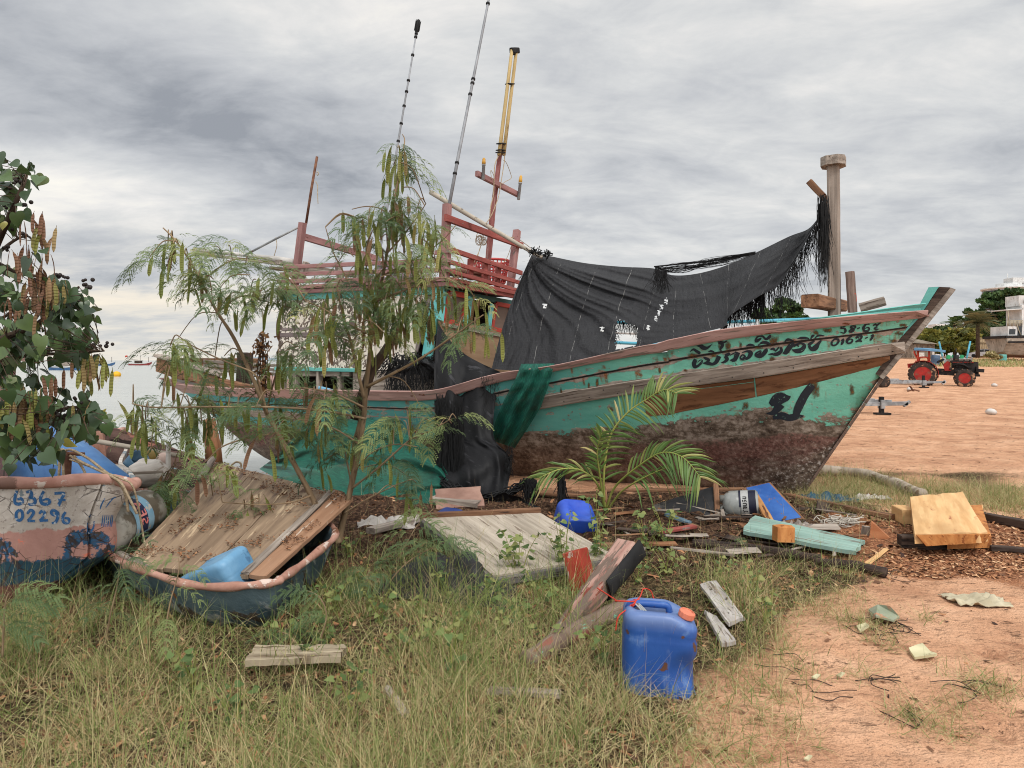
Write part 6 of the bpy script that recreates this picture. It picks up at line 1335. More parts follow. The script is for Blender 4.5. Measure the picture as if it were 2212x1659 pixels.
# ---- black sheet slung over the rail, down to the ground
m_sheetb = surf('black plastic sheet', C(18, 18, 20), C(32, 32, 34), (3, 3, 3), [(C(54, 54, 57), (4, 9, 9), .62, .1)], .6, .22, (.5, .02))
shb = thing('black_sheet', 'black plastic sheet slung over the rail beside the green drape, trailing to the ground', 'sheet', G(1030, 1085))
top_ = cat_pts([(946, 697, 9.45), (968, 730, 9.2), (1000, 762, 9.0), (1040, 785, 8.85), (1080, 803, 8.75)], 6)
m1_ = cat_pts([(938, 800, 9.0), (960, 822, 8.85), (1000, 828, 8.72), (1040, 824, 8.62), (1076, 826, 8.55)], 6)
m2_ = cat_pts([(940, 930, 8.75), (965, 935, 8.6), (1000, 940, 8.48), (1035, 942, 8.38), (1066, 940, 8.32)], 6)
m3_ = cat_pts([(944, 1010, 8.3), (985, 1000, 8.15), (1030, 995, 8.05), (1070, 985, 8.05), (1102, 992, 8.1)], 6)
b_ = cat_pts([(948, 1064, 7.9), (1000, 1078, 7.75), (1035, 1090, 7.65), (1070, 1085, 7.65), (1094, 1068, 7.75)], 6)
P = []
for i in range(61):
    k = i/60; ctl = [along(c, k) for c in (top_, m1_, m2_, m3_, b_)]; colp = cat_pts(ctl, 12); r = []
    for j, c in enumerate(colp):
        m_ = j/(len(colp)-1); f = .05*math.sin(k*15+3*noise.noise((k*3, m_*2, 7)))*sstep(.0, .25, m_)+.05*noise.noise((k*5, m_*7, 3))+.02*noise.noise((k*14, m_*18, 3))
        f += .06*math.sin(m_*26+k*6)*sstep(.6, .85, m_)
        r.append(U(c[0], c[1], c[2]+f))
    P.append(r)
m = MB(); m.grid(P); part('sheet', m, m_sheetb, shb)
m = MB()
strands(m, 500, 940, 1000, lambda x_: 850+random.uniform(0, 130), lambda x_: 110, lambda x_: 8.05+(1000-x_)*.004, .004, 4)
strands(m, 60, 1040, 1078, lambda x_: 805+random.uniform(0, 60), lambda x_: 30, lambda x_: 8.45, .003, 4); strands(m, 90, 1092, 1106, lambda x_: 960+random.uniform(0, 60), lambda x_: 26, lambda x_: 8.0, .003, 6)
part('frayed_edge', m, m_strand, shb)
m = MB(); twist = cat_pts([U(960, 1040, 7.85), U(1010, 1066, 7.6), U(1060, 1075, 7.5), U(1110, 1060, 7.5), U(1140, 1040, 7.45)], 8)
for k in range(26):
    o_ = V((random.gauss(0, .025), random.gauss(0, .03), random.gauss(0, .025))); m.tube([V(p)+o_+V((random.gauss(0, .012), 0, random.gauss(0, .012))) for p in twist], .008, 5)
part('twisted_tail', m, m_strand, shb)
P = []
for i in range(25):
    r = []
    for j in range(17):
        u, v = i/24, j/16; x_ = lerp(1030, 1165, u); y_ = lerp(1062+abs(u-.45)*60, 1108, v); Yg = G(x_, max(y_, 1085)).y; r.append(U(x_, y_, Yg-.15*(1-v)+.05)+V((0, 0, .03*noise.noise((u*5, v*4, 2)))))
    P.append(r)
m = MB(); m.grid(P); part('ground_fold', m, m_sheetb, shb)
# ---- black shredded net beside the wheelhouse
tn = thing('shredded_net', 'shaggy bundle of shredded black net hanging over the side planks below the wheelhouse', 'net', BW(5.6, 1.6, 1.1))
m = MB(); c0 = U(893, 788, 9.6)
for k in range(230):
    d = V((random.gauss(0, .20), random.gauss(0, .10), random.gauss(0, .06))); p = c0+d; L = random.uniform(.08, .3); a = random.uniform(0, 6.3)
    m.tube([V(q_) for q_ in cat_pts([p, p+V((L*.4*math.cos(a), L*.3*math.sin(a), .05)), p+V((L*math.cos(a), L*.6*math.sin(a), -.10))], 3)], .006, 4)
strands(m, 240, 835, 945, lambda x_: 785+abs(x_-895)*.25+random.uniform(0, 18), lambda x_: 125 if x_ < 900 else 70, lambda x_: 9.45, .0035, 11, 1.6)
part('strands', m, m_strand, tn)
P = []
for i in range(31):
    r = []
    for j in range(11):
        u, v = i/30, j/10; x_ = lerp(862, 955, u); y_ = lerp(774+22*(2*u-1)**2, 800+10*math.sin(u*9), v); r.append(U(x_, y_, 9.55-.12*math.sin(v*3.1)+.06*noise.noise((u*8, v*5, 1))))
    P.append(r)
m = MB(); m.grid(P, .004); part('bundle', m, m_blacknet, tn)
m = MB()
for k in range(14): m.tube([V(p) for p in cat_pts([U(905+random.uniform(0, 8), 640+random.uniform(0, 10), 9.6), U(925+random.uniform(-4, 4), 690, 9.55), U(946+random.uniform(-6, 6), 740, 9.45)], 4)], .004, 4)
part('hanging_cords', m, m_strand, tn)
# ---- green nets
t = T('green shade net'); g = t.attr('gc'); wv = t.noise(t.map(g, (10, 150, 1)), 1., 3, .6); n_ = t.noise(t.map(g, (2.2, 4, 1)), 1., 6, .65)
c_ = t.mix(n_, C(6, 62, 54), C(18, 98, 82)); c_ = t.mix(t.math('MULTIPLY', t.step(wv, .5, .66), .5), c_, C(52, 150, 122)); c_ = t.mix(t.math('MULTIPLY', t.step(n_, .42, .3), .6), c_, C(10, 62, 56))
m_green = t.fin(c_, .6, t.bump(t.math('ADD', wv, t.math('MULTIPLY', n_, 1.5)), .5, .02), 0, .35, .15)
mx_ = m_green.node_tree; so_ = mx_.nodes['Material Output'].inputs['Surface'].links[0].from_socket; tb_ = mx_.nodes.new('ShaderNodeBsdfTransparent'); mm_ = mx_.nodes.new('ShaderNodeMixShader'); mm_.inputs[0].default_value = .14; mx_.links.new(so_, mm_.inputs[1]); mx_.links.new(tb_.outputs[0], mm_.inputs[2]); mx_.links.new(mm_.outputs[0], mx_.nodes['Material Output'].inputs['Surface'])
P = []
for i in range(31):
    u = i/30; r = []
    for j in range(41):
        v = j/40; L_ = along([np.array(p, float) for p in ((1126, 786), (1112, 822), (1090, 862), (1072, 905), (1058, 950))], v); R_ = along([np.array(p, float) for p in ((1198, 785), (1186, 830), (1168, 880), (1140, 925), (1112, 968))], v)
        x_, y_ = lerp(L_[0], R_[0], u), lerp(L_[1], R_[1], u); hy = hull_Y(min(max(x_, 1062), 1230), max(y_, 828))
        Y = (hy if hy else 8.4)-.13-.05*math.sin(u*17+v*2+2*noise.noise((u*2, v*3, 1)))*(.4+.6*v)-.03*noise.noise((u*6, v*7, 2))
        if v < .08: Y += (1-v/.08)*.06
        r.append(U(x_, y_, Y))
    P.append(r)
gsd = [(j/40*1.1, i/30*.5, 0) for i in range(31) for j in range(41)]
m = MB(); m.grid(P, 0, True, gsd); single('green_drape', m, m_green, 'bright green net drape hanging in folds over the pink rail beside the black sheet', 'net')
P = []
tg = cat_pts([(598, 985, 8.9), (640, 940, 9.15), (694, 882, 9.5), (745, 905, 9.4), (794, 902, 9.2), (850, 925, 8.9), (905, 955, 8.6), (945, 985, 8.35), (985, 1060, 7.9)], 6)
bg_ = cat_pts([(560, 1013, 8.7), (600, 1034, 8.2), (660, 1058, 7.8), (730, 1088, 7.4), (800, 1106, 7.15), (870, 1112, 7.05), (930, 1104, 7.1), (965, 1094, 7.2), (988, 1082, 7.35)], 6)
for i in range(71):
    u = i/70; a, b = along(tg, u), along(bg_, u); r = []
    for j in range(41):
        v = j/40; sag = math.sin(math.pi*v); px = lerp(a[0], b[0], v); py = lerp(a[1], b[1], v)+18*sag*(1-abs(2*u-1)); Y = lerp(a[2], b[2], v)+.15*sag
        f = .09*math.sin(v*24+u*5+4*noise.noise((u*3, v*2, 3)))+.10*noise.noise((u*6, v*5, 8))+.04*noise.noise((u*16, v*22, 8)); r.append(U(px, py, Y+f*sag**.5))
    P.append(r)
m = MB(); m.grid(P, 0, True, [(i/70*3, j/40*2, 0) for i in range(71) for j in range(41)]); single('green_net', m, m_green, 'wide green net spread from the hull down to the ground behind the feathery tree', 'net')
# ------------------------------------------------------------------ plants
def leaf_mat(name, stops, rough=.55, transl=.25, spec=.3, veins=0.):
    t = T(name); cv = t.attr('cv', 'Fac'); g = t.attr('gc'); n_ = t.noise(t.map(g, (9, 9, 9)), 1., 3, .6)
    c_ = t.ramp(t.math('ADD', cv, t.math('MULTIPLY_ADD', n_, .16, -.08)), stops); return t.fin(c_, rough, None, 0, spec, transl)
m_bark = surf('smooth tan bark', C(112, 92, 70), C(156, 134, 106), (6, 30, 30), [(C(84, 70, 56), (9, 20, 20), .62, .08)], .85)
m_darkbark = surf('dark bark', C(58, 46, 38), C(92, 76, 62), (6, 20, 20), [], .9)
m_leuc = leaf_mat('feathery leaflets', [(0., C(58, 78, 54)), (.4, C(92, 112, 72)), (.75, C(126, 138, 86)), (1., C(164, 162, 98))], .6, .3)
t = T('seed pods'); cv = t.attr('cv', 'Fac'); g = t.attr('gc'); sp = t.add('ShaderNodeSeparateXYZ'); t.lk(sp.inputs[0], g)
sw_ = t.math('SINE', t.math('MULTIPLY', sp.outputs[0], 420.)); mid = t.step(t.math('ABSOLUTE', sp.outputs[1]), .011, .004)
sd_ = t.math('MULTIPLY', t.step(sw_, -.1, .9), mid)
c_ = t.ramp(cv, [(0., C(100, 110, 48)), (.5, C(132, 136, 68)), (.72, C(148, 120, 84)), (1., C(122, 86, 66))]); c_ = t.mix(t.math('MULTIPLY', sd_, .4), c_, C(70, 62, 36))
m_pod = t.fin(c_, .55, t.bump(sd_, .5, .004), 0, .35, .15)
class Acc:                                # gathers plain quads in numpy
    def __init__(s): s.v = []; s.c = []; s.g = []; s.f = []; s.n = 0
    def add(s, v, f, c, g=None):
        s.v.append(v); s.f.append(f+s.n); s.c.append(np.full(len(v), c) if np.isscalar(c) else c); s.g.append(v if g is None else g); s.n += len(v)
    def obj(s, name, mat, base, smooth=False):
        v = np.concatenate(s.v)-np.array(base); return fast_mesh(name, v, np.concatenate(s.f), mat, {'cv': np.concatenate(s.c), 'gc': np.concatenate(s.g)}, smooth)
def leaf_template(npin, nlf, seed):
    """a feather leaf twice divided, 1 long along x, drooping"""
    r = random.Random(seed); V_ = []; F_ = []
    def quad(a, b, c, d): i = len(V_); V_.extend((a, b, c, d)); F_.append((i, i+1, i+2, i+3))
    def rach(x_): return np.array([x_, 0, .16*math.sin(x_*2.2)-.28*x_*x_])
    for k in range(8):
        a, b = rach(k/8), rach((k+1)/8); w_ = np.array([0, .006, 0]); quad(a-w_, a+w_, b+w_, b-w_)
    for p in range(npin):
        x_ = .22+.76*p/(npin-1); L = .42*(1-.35*abs(2*p/(npin-1)-.9)); b0 = rach(x_)
        for sd in (1, -1):
            ang = math.radians(62-22*p/(npin-1)+r.uniform(-8, 8)); d = np.array([math.cos(ang), sd*math.sin(ang), 0]); dr = r.uniform(.25, .6)
            nrm = np.array([-d[1], d[0], 0])
            for q_ in range(nlf):
                u = (q_+.7)/nlf; c = b0+d*L*u+np.array([0, 0, .05*math.sin(u*3)-dr*L*u*u])
                ll = .084*(1-.45*abs(u-.45)); tw = r.uniform(-.25, .25)
                for s2 in (1, -1):
                    e = nrm*s2*.85+d*.5+np.array([0, 0, -.30+tw]); e = e/np.linalg.norm(e); wv = np.cross(e, [0, 0, 1.]); wv = wv/np.linalg.norm(wv)*.0155
                    m_ = c+e*ll*.5; quad(c, m_+wv, c+e*ll, m_-wv)
    return np.array(V_), np.array(F_)
LEAFT = [leaf_template(n_, m_, s_) for n_, m_, s_ in ((6, 11, 1), (5, 12, 2), (7, 10, 3), (4, 12, 4))]
def put_leaf(acc, pos, d, L, cv, T_=None, up=None):
    v, f = T_ or random.choice(LEAFT); d = np.array(d, float); d /= np.linalg.norm(d)
    up = np.array(up if up is not None else (random.gauss(0, .3), random.gauss(0, .3)-.25, 1.)); y = np.cross(up, d); y /= np.linalg.norm(y)+1e-9; z_ = np.cross(d, y)
    w_ = (v[:, :1]*d+v[:, 1:2]*y+v[:, 2:3]*z_)*L
    w_[:, 2] -= (v[:, 0]**2)*L*.25
    acc.add(np.array(pos)+w_, f, np.clip(cv+rng.normal(0, .05, len(v)), 0, 1))
def put_pod(acc, pos, L, cv, w=.0135):
    n_ = 9; a = random.uniform(0, 6.3); sw_ = random.gauss(0, .16); sx_ = math.cos(a); sy_ = math.sin(a); fa = random.uniform(-1.1, 1.1); wx = np.array([math.cos(fa), math.sin(fa), 0])
    out = random.uniform(.1, .95); vs, gs = [], []
    for k in range(n_+1):
        u = k/n_; hx = (out*(1-(1-u)**2)*.35+sw_*u*u*.35)*L; c = np.array(pos)+np.array([sx_*hx, sy_*hx, -L*(u-.06*math.sin(u*3.1))])
        ww = w*(min(1, .10+max(0, (u-.10))*5))*min(1, (1.02-u)*7); nn = np.array([-wx[1], wx[0], 0])
        for q_, h in ((-1, 0), (0, .0025), (1, 0)): vs.append(c+wx*ww*q_+nn*h); gs.append((u*L, q_*ww, 0))
    fs = [(3*k+j, 3*k+j+1, 3*k+4+j, 3*k+3+j) for k in range(n_) for j in (0, 1)]
    acc.add(np.array(vs), np.array(fs), cv, np.array(gs))
# ---- the feathery tree in front of the wreck
TY = 5.25
def br(pts, dy=0., bend=0.): return [U(p[0], p[1], TY+dy+bend*i/len(pts)+(p[2] if len(p) > 2 else 0)) for i, p in enumerate(pts)]
BR = [([(730, 1172), (722, 1150), (700, 1125), (672, 1070), (640, 1010), (600, 935), (575, 890), (545, 815), (505, 730), (470, 675), (435, 610), (405, 555), (375, 515), (352, 492)], .026, .004, -.05, -.3),
 ([(732, 1172), (738, 1140), (752, 1080), (765, 1020), (777, 960), (786, 900), (790, 840), (797, 780), (805, 700), (815, 650), (828, 590), (840, 520), (848, 450), (858, 400), (866, 350), (874, 305), (869, 290)], .026, .003, .0, .1),
 ([(768, 905), (776, 880), (788, 840), (802, 800), (828, 765), (847, 735), (856, 702)], .040, .032, .25, .2), ([(784, 900), (776, 930), (768, 960), (765, 1010)], .03, .024, .2, 0),
 ([(786, 860), (770, 790), (755, 730), (744, 696), (736, 660), (728, 620)], .014, .006, -.1, -.2), ([(792, 836), (850, 806), (912, 772), (988, 720), (1044, 680)], .013, .004, -.1, -.4),
 ([(760, 1055), (820, 1008), (885, 951), (930, 930), (975, 905)], .009, .003, -.1, -.5), ([(790, 905), (730, 892), (669, 884), (600, 880), (532, 879), (430, 879), (332, 880), (285, 872)], .010, .004, -.1, -.4),
 ([(578, 895), (560, 830), (544, 804), (480, 778), (414, 746), (385, 725)], .009, .003, -.2, -.4), ([(805, 700), (775, 660), (748, 600), (720, 545), (703, 490)], .008, .003, -.1, -.3),
 ([(838, 545), (870, 510), (900, 470), (920, 440)], .007, .003, 0, -.2), ([(828, 595), (870, 572), (910, 552), (955, 520), (985, 486)], .007, .003, 0, -.2), ([(815, 650), (870, 628), (920, 612), (960, 600), (1000, 620)], .008, .003, -.1, -.4),
 ([(790, 720), (745, 695), (700, 668), (660, 650)], .008, .003, -.2, -.3), ([(848, 470), (820, 450), (790, 446), (760, 452)], .006, .003, 0, 0), ([(470, 675), (520, 640), (570, 650), (640, 668)], .008, .003, -.1, .2),
 ([(435, 610), (470, 580), (510, 560), (550, 560)], .007, .003, 0, .1), ([(600, 935), (540, 945), (480, 965), (440, 1000), (410, 1010)], .007, .003, -.1, -.3), ([(672, 1070), (630, 1085), (560, 1090), (480, 1085)], .007, .003, -.2, -.3),
 ([(777, 960), (730, 930), (690, 915), (640, 905)], .008, .003, -.1, -.3), ([(786, 880), (720, 850), (650, 838), (590, 845)], .008, .003, -.15, -.3), ([(760, 1055), (750, 1000), (740, 960), (700, 900), (690, 850)], .007, .003, .1, .2), ([(742, 1110), (790, 1080), (850, 1050), (890, 1035)], .006, .003, -.1, -.4),
 ([(765, 1020), (800, 980), (850, 960), (900, 965)], .006, .003, -.1, -.3), ([(575, 890), (590, 830), (600, 790), (598, 760)], .008, .005, 0, 0)]
tree = thing('feathery_tree', 'slender feathery tree with hanging flat seed pods, growing between the dinghy and the wreck', 'tree', G(730, 1180))
m = MB(); SAMP = []
for pts, r0, r1, dy, bd_ in BR:
    c = [V(p) for p in cat_pts(br(pts, dy, bd_), 5)]; n_ = len(c); m.tube(c, [lerp(r0, r1, i/(n_-1))*random.uniform(.94, 1.06) for i in range(n_)], 8); SAMP += c[3:]
tr_o = part('trunk', m, m_bark, tree)
stub = MB(); stub.tube([U(768, 907, TY+.25), U(776, 880, TY+.27), U(788, 840, TY+.3), U(802, 800, TY+.33), U(828, 765, TY+.36), U(847, 735, TY+.39), U(857, 700, TY+.42)], [.043, .043, .042, .04, .038, .036, .036], 10); part('broken_limb', stub, m_darkbark, tree)
CL = [(852, 345, 18, 35, 10, 16), (858, 400, 22, 40, 14, 20), (850, 455, 30, 36, 14, 18), (775, 470, 30, 26, 7, 8), (905, 455, 26, 26, 9, 6), (925, 490, 36, 46, 12, 12), (850, 540, 60, 50, 20, 20), (945, 560, 36, 40, 12, 12), (800, 610, 60, 46, 22, 20), (870, 620, 46, 40, 16, 16), (730, 590, 36, 56, 14, 14), (765, 660, 60, 36, 20, 18), (850, 680, 60, 30, 16, 16), (700, 640, 30, 40, 10, 6),
 (362, 515, 24, 26, 6, 2), (345, 560, 20, 26, 6, 4), (395, 560, 26, 34, 10, 4), (450, 560, 46, 36, 18, 4), (540, 590, 60, 40, 26, 4), (590, 640, 50, 30, 24, 3), (520, 650, 46, 26, 16, 3), (640, 690, 40, 40, 16, 5), (640, 760, 36, 36, 12, 12), (690, 730, 36, 40, 12, 4), (390, 730, 34, 30, 10, 9), (440, 770, 36, 34, 10, 8), (370, 770, 20, 20, 6, 2),
 (520, 850, 60, 36, 20, 8), (600, 860, 60, 40, 22, 8), (680, 860, 50, 40, 18, 6), (450, 870, 40, 40, 18, 10), (310, 880, 36, 30, 10, 16), (345, 905, 30, 36, 8, 4), (415, 915, 36, 36, 14, 16), (560, 930, 60, 36, 18, 4), (660, 935, 60, 40, 20, 4), (730, 880, 40, 40, 14, 4), (380, 1000, 46, 36, 12, 16), (350, 1060, 36, 46, 12, 16), (420, 1050, 30, 40, 8, 10), (850, 900, 46, 36, 10, 2), (930, 900, 46, 30, 14, 0), (980, 910, 26, 30, 8, 0),
 (1020, 700, 36, 36, 10, 10), (985, 640, 30, 20, 8, 8), (900, 640, 30, 30, 10, 10), (800, 720, 46, 26, 16, 2), (590, 1075, 50, 26, 10, 8), (480, 1090, 36, 20, 8, 6), (860, 1050, 50, 30, 8, 1), (820, 985, 50, 26, 8, 1), (700, 980, 46, 40, 8, 1), (400, 830, 40, 20, 8, 1)]
lv = Acc(); pods = []; tw = MB()
for (px, py, rx, ry, nl, npd) in CL:
    nn = max(1, round(nl/4)); nodes = []
    for _ in range(nn):
        p = U(px+random.gauss(0, rx*.6), py+random.gauss(0, ry*.6), TY+random.gauss(-.12, .22)); near = min(SAMP, key=lambda s_: (s_-p).length); 
        d = p-near
        if d.length > .45: near = p-d.normalized()*.45
        tw.tube([V(q) for q in cat_pts([near, (near+p)/2+V((0, 0, .03+d.length*.12)), p], 4)], [.004]*8+[.0025], 4, False); nodes.append(p)
    shade = random.gauss(0, .08)
    for k in range(int(nl*(.55 if 600 < px < 880 and 540 < py < 860 else .85 if py < 800 else .68))):
        p = random.choice(nodes); a = random.uniform(0, 2*math.pi); d = (math.cos(a), math.sin(a)*.8, random.uniform(-.55, .45)); put_leaf(lv, p+V((random.gauss(0, .02),)*3), d, random.uniform(.15, .27), min(1, max(0, random.gauss(.50, .18)+shade)))
    if npd:
        for p in nodes[:2]:
            acc = Acc(); pods.append(acc)
            for k in range(max(2, round(.95*npd/min(2, nn)))):
                put_pod(acc, p+V((random.gauss(0, .055), random.gauss(0, .04), random.uniform(-.10, .05))), random.uniform(.15, .25), max(0, min(1, random.gauss(.34, .18) if random.random() < .85 else random.uniform(.75, 1))))
part('twigs', tw, m_bark, tree); part('foliage', lv.obj('foliage', m_leuc, tree.location), None, tree)  # bare twigs only; the leaves are the separate foliage mesh
for a in pods: part('seed_pods', a.obj('seed_pods', m_pod, tree.location), None, tree)
# dead brown sprig
m = MB(); ds = Acc()
for k in range(14): m.tube([V(p) for p in cat_pts([U(565+random.uniform(-8, 8), 715+random.uniform(0, 30), TY-.1), U(566+random.uniform(-12, 12), 780, TY-.1), U(566+random.uniform(-12, 12), 800+random.uniform(0, 60), TY-.1)], 4)], .003, 4)
for k in range(260):
    c = np.array(U(566+random.gauss(0, 9), random.uniform(720, 850), TY-.1+random.gauss(0, .04))); e = rng.normal(0, .012, (4, 3)); ds.add(c+e, np.array([[0, 1, 2, 3]]), random.random())
m_dead = leaf_mat('dead leaves', [(0., C(86, 56, 36)), (.5, C(122, 82, 52)), (1., C(150, 112, 74))], .8, .1)
part('dead_sprig', m, m_dead if False else m_darkbark, tree); part('dead_leaves', ds.obj('dead_leaves', m_dead, tree.location), None, tree)
# ---- broad leaved shrub at the edge
m_heart = leaf_mat('dark heart leaves', [(0., C(44, 60, 42)), (.4, C(64, 86, 52)), (.7, C(92, 114, 64)), (.9, C(116, 128, 88)), (1., C(168, 156, 66))], .38, .18, .5)
hx = [(0, 0), (.10, .16), (.02, .34), (-.0, .40)]
def heart():
    P = [(0, 0), (-.08, .12), (-.11, .24), (-.07, .36), (.04, .46), (.18, .50), (.34, .46), (.50, .37), (.66, .26), (.82, .14), (.95, .05), (1.10, 0)]; vs = []; 
    for x_, y_ in P: vs += [(x_, y_, .10*y_+.03*math.sin(x_*6)-.14*x_*x_), (max(0, x_) if x_ > 0 else 0, 0, -.14*max(0, x_)**2), (x_, -y_, .10*y_+.03*math.cos(x_*6)-.14*x_*x_)]
    fs = []
    for i in range(len(P)-1): fs += [(3*i, 3*i+3, 3*i+4, 3*i+1), (3*i+1, 3*i+4, 3*i+5, 3*i+2)]
    return np.array(vs, float), np.array(fs)
HEART = heart()
def put_heart(acc, pos, d, nrm, L, cv):
    v, f = HEART; d = np.array(d, float); d /= np.linalg.norm(d); n_ = np.array(nrm, float); n_ -= d*np.dot(n_, d); n_ /= np.linalg.norm(n_)+1e-9; y = np.cross(n_, d)
    acc.add(np.array(pos)+(v[:, :1]*d+v[:, 1:2]*y+v[:, 2:3]*n_)*L, f, cv)
shr = thing('broadleaf_shrub', 'dark shrub with heart shaped leaves and dry brown pods at the edge of the water', 'shrub', V((-3.5, 3.9, 0)))
SB = [([(-160, 1250), (-130, 1050), (-110, 900), (-60, 790), (0, 735), (80, 700), (140, 650), (170, 620)], .035, .006), ([(-110, 900), (-70, 700), (-20, 560), (20, 470), (50, 400), (60, 370)], .03, .005), ([(-120, 980), (-40, 940), (40, 905), (110, 890), (170, 880), (215, 905)], .02, .005), ([(-60, 790), (60, 768), (150, 764), (225, 758)], .012, .004),
      ([(-20, 560), (40, 590), (90, 600), (140, 640)], .012, .004), ([(40, 905), (90, 940), (140, 950)], .01, .004), ([(-70, 700), (0, 690), (60, 640)], .014, .004), ([(-20, 560), (30, 520), (60, 510), (75, 530)], .01, .004)]
m = MB(); SAM2 = []; SY = 3.75
for pts, r0, r1 in SB:
    c = [V(p) for p in cat_pts([U(x_, y_, SY+.12*math.sin(i*1.3)) for i, (x_, y_) in enumerate(pts)], 5)]; m.tube(c, [lerp(r0, r1, i/(len(c)-1)) for i in range(len(c))], 7); SAM2 += c
part('trunk', m, m_darkbark, shr); hv_ = Acc(); tw = MB()
SC = [(30, 375, 40, 26, 26), (0, 420, 30, 40, 26), (20, 450, 26, 20, 12), (10, 600, 30, 40, 18), (70, 590, 26, 20, 12), (80, 530, 20, 15, 3), (30, 680, 50, 40, 44), (110, 660, 40, 40, 40), (165, 640, 26, 26, 22), (150, 700, 34, 40, 34), (90, 740, 50, 40, 40), (20, 760, 40, 40, 34), (160, 770, 26, 26, 14), (50, 830, 46, 36, 26), (110, 860, 30, 30, 14), (10, 900, 40, 40, 34), (80, 920, 50, 30, 44), (150, 910, 36, 24, 34), (215, 915, 22, 24, 14), (40, 970, 46, 24, 30), (100, 970, 30, 20, 12), (180, 880, 26, 20, 12), (240, 910, 8, 12, 4), (190, 720, 18, 26, 10)]
for (px, py, rx, ry, n_) in SC:
    for k in range(int(n_*1.15)):
        p = U(px+random.gauss(0, rx*.7), py+random.gauss(0, ry*.75), SY+random.gauss(0, .2)); near = min(SAM2, key=lambda s_: (s_-p).length); d = p-near
        if d.length > .12: tw.tube([p-d.normalized()*min(.22, d.length), p], .0022, 3, False)
        put_heart(hv_, p, (random.gauss(.1, .5), random.gauss(-.1, .4), random.gauss(-.7, .5)), (random.gauss(0, .8), random.gauss(-.6, .7), random.gauss(.5, .6)), random.choice((.03, .045, .055, .065, .075, .085))*random.uniform(.85, 1.15), min(1, max(0, random.gauss(.36, .18) if random.random() < .95 else random.uniform(.85, 1))))
part('twigs', tw, m_darkbark, shr); part('foliage', hv_.obj('foliage', m_heart, shr.location, True), None, shr)  # shrub twigs, no leaves in this first mesh
for (px, py, n_, br_) in ((72, 470, 7, .9), (100, 485, 5, .5), (55, 540, 8, .9), (20, 640, 5, .9), (75, 600, 10, .8), (110, 600, 14, .5), (90, 560, 10, .8), (70, 650, 12, .7), (190, 775, 14, .45), (205, 770, 8, .4), (40, 840, 14, .6), (70, 850, 16, .5), (20, 880, 10, .8), (165, 870, 3, .6), (55, 880, 12, .4), (110, 800, 4, .95)):
    acc = Acc(); p = U(px, py, SY-.2)
    for k in range(n_): put_pod(acc, p+V((random.gauss(0, .045), random.gauss(0, .03), random.uniform(-.05, .03))), random.uniform(.10, .16), max(0, min(1, random.gauss(br_+.2, .15))), .009)
    part('seed_pods', acc.obj('seed_pods', m_pod, shr.location), None, shr)
br_ = MB()
for k in range(60):
    p = SAM2[random.randrange(20, len(SAM2))]+V((random.gauss(0, .035), random.gauss(0, .05), random.gauss(0, .035)))
    for q_ in range(3): br_.ball(p+V((random.gauss(0, .014), random.gauss(0, .014), random.gauss(0, .014))), random.uniform(.008, .012), 7, 5)
cap_o = part('seed_capsules', br_, surf('dark capsules', C(40, 34, 32), C(64, 56, 52), (9, 9, 9), [], .6), shr); cap_o['kind'] = 'stuff'
# ---- young coconut palm
m_frond = leaf_mat('palm leaflets', [(0., C(58, 84, 40)), (.5, C(96, 124, 62)), (.8, C(146, 150, 82)), (1., C(178, 164, 110))], .45, .25, .4)
pal = thing('coconut_seedling', 'young coconut palm with arching green fronds, growing against the hull', 'palm', G(1308, 1098))
m_rib = surf('yellow green rib', C(120, 130, 60), C(166, 164, 90), (2, 9, 9), [], .6)
FR_ = [([(1308, 1098, 7.0), (1304, 1034, 6.95), (1317, 946, 6.9), (1353, 894, 6.8), (1398, 862, 6.7), (1434, 842, 6.6), (1462, 850, 6.5)], .16, 1., 34, .3, .34, 60), ([(1310, 1098, 7.0), (1330, 1050, 6.9), (1385, 1003, 6.7), (1430, 978, 6.55), (1475, 988, 6.4), (1512, 1030, 6.3)], .3, 1., 24, .36, .34, 50), ([(1306, 1098, 7.0), (1290, 1045, 6.95), (1255, 1016, 6.9), (1215, 1013, 6.85), (1180, 1025, 6.8), (1152, 1040, 6.8)], .25, .85, 12, .35, .30, 30),
       ([(1314, 1100, 7.0), (1345, 1060, 6.85), (1395, 1030, 6.6), (1440, 1010, 6.45)], .5, 1., 6, .9, .30, 40), ([(1306, 1098, 7.), (1296, 1030, 6.9), (1290, 975, 6.8), (1300, 935, 6.7)], .4, 1., 12, .3, .26, 40)]
ribs = MB()
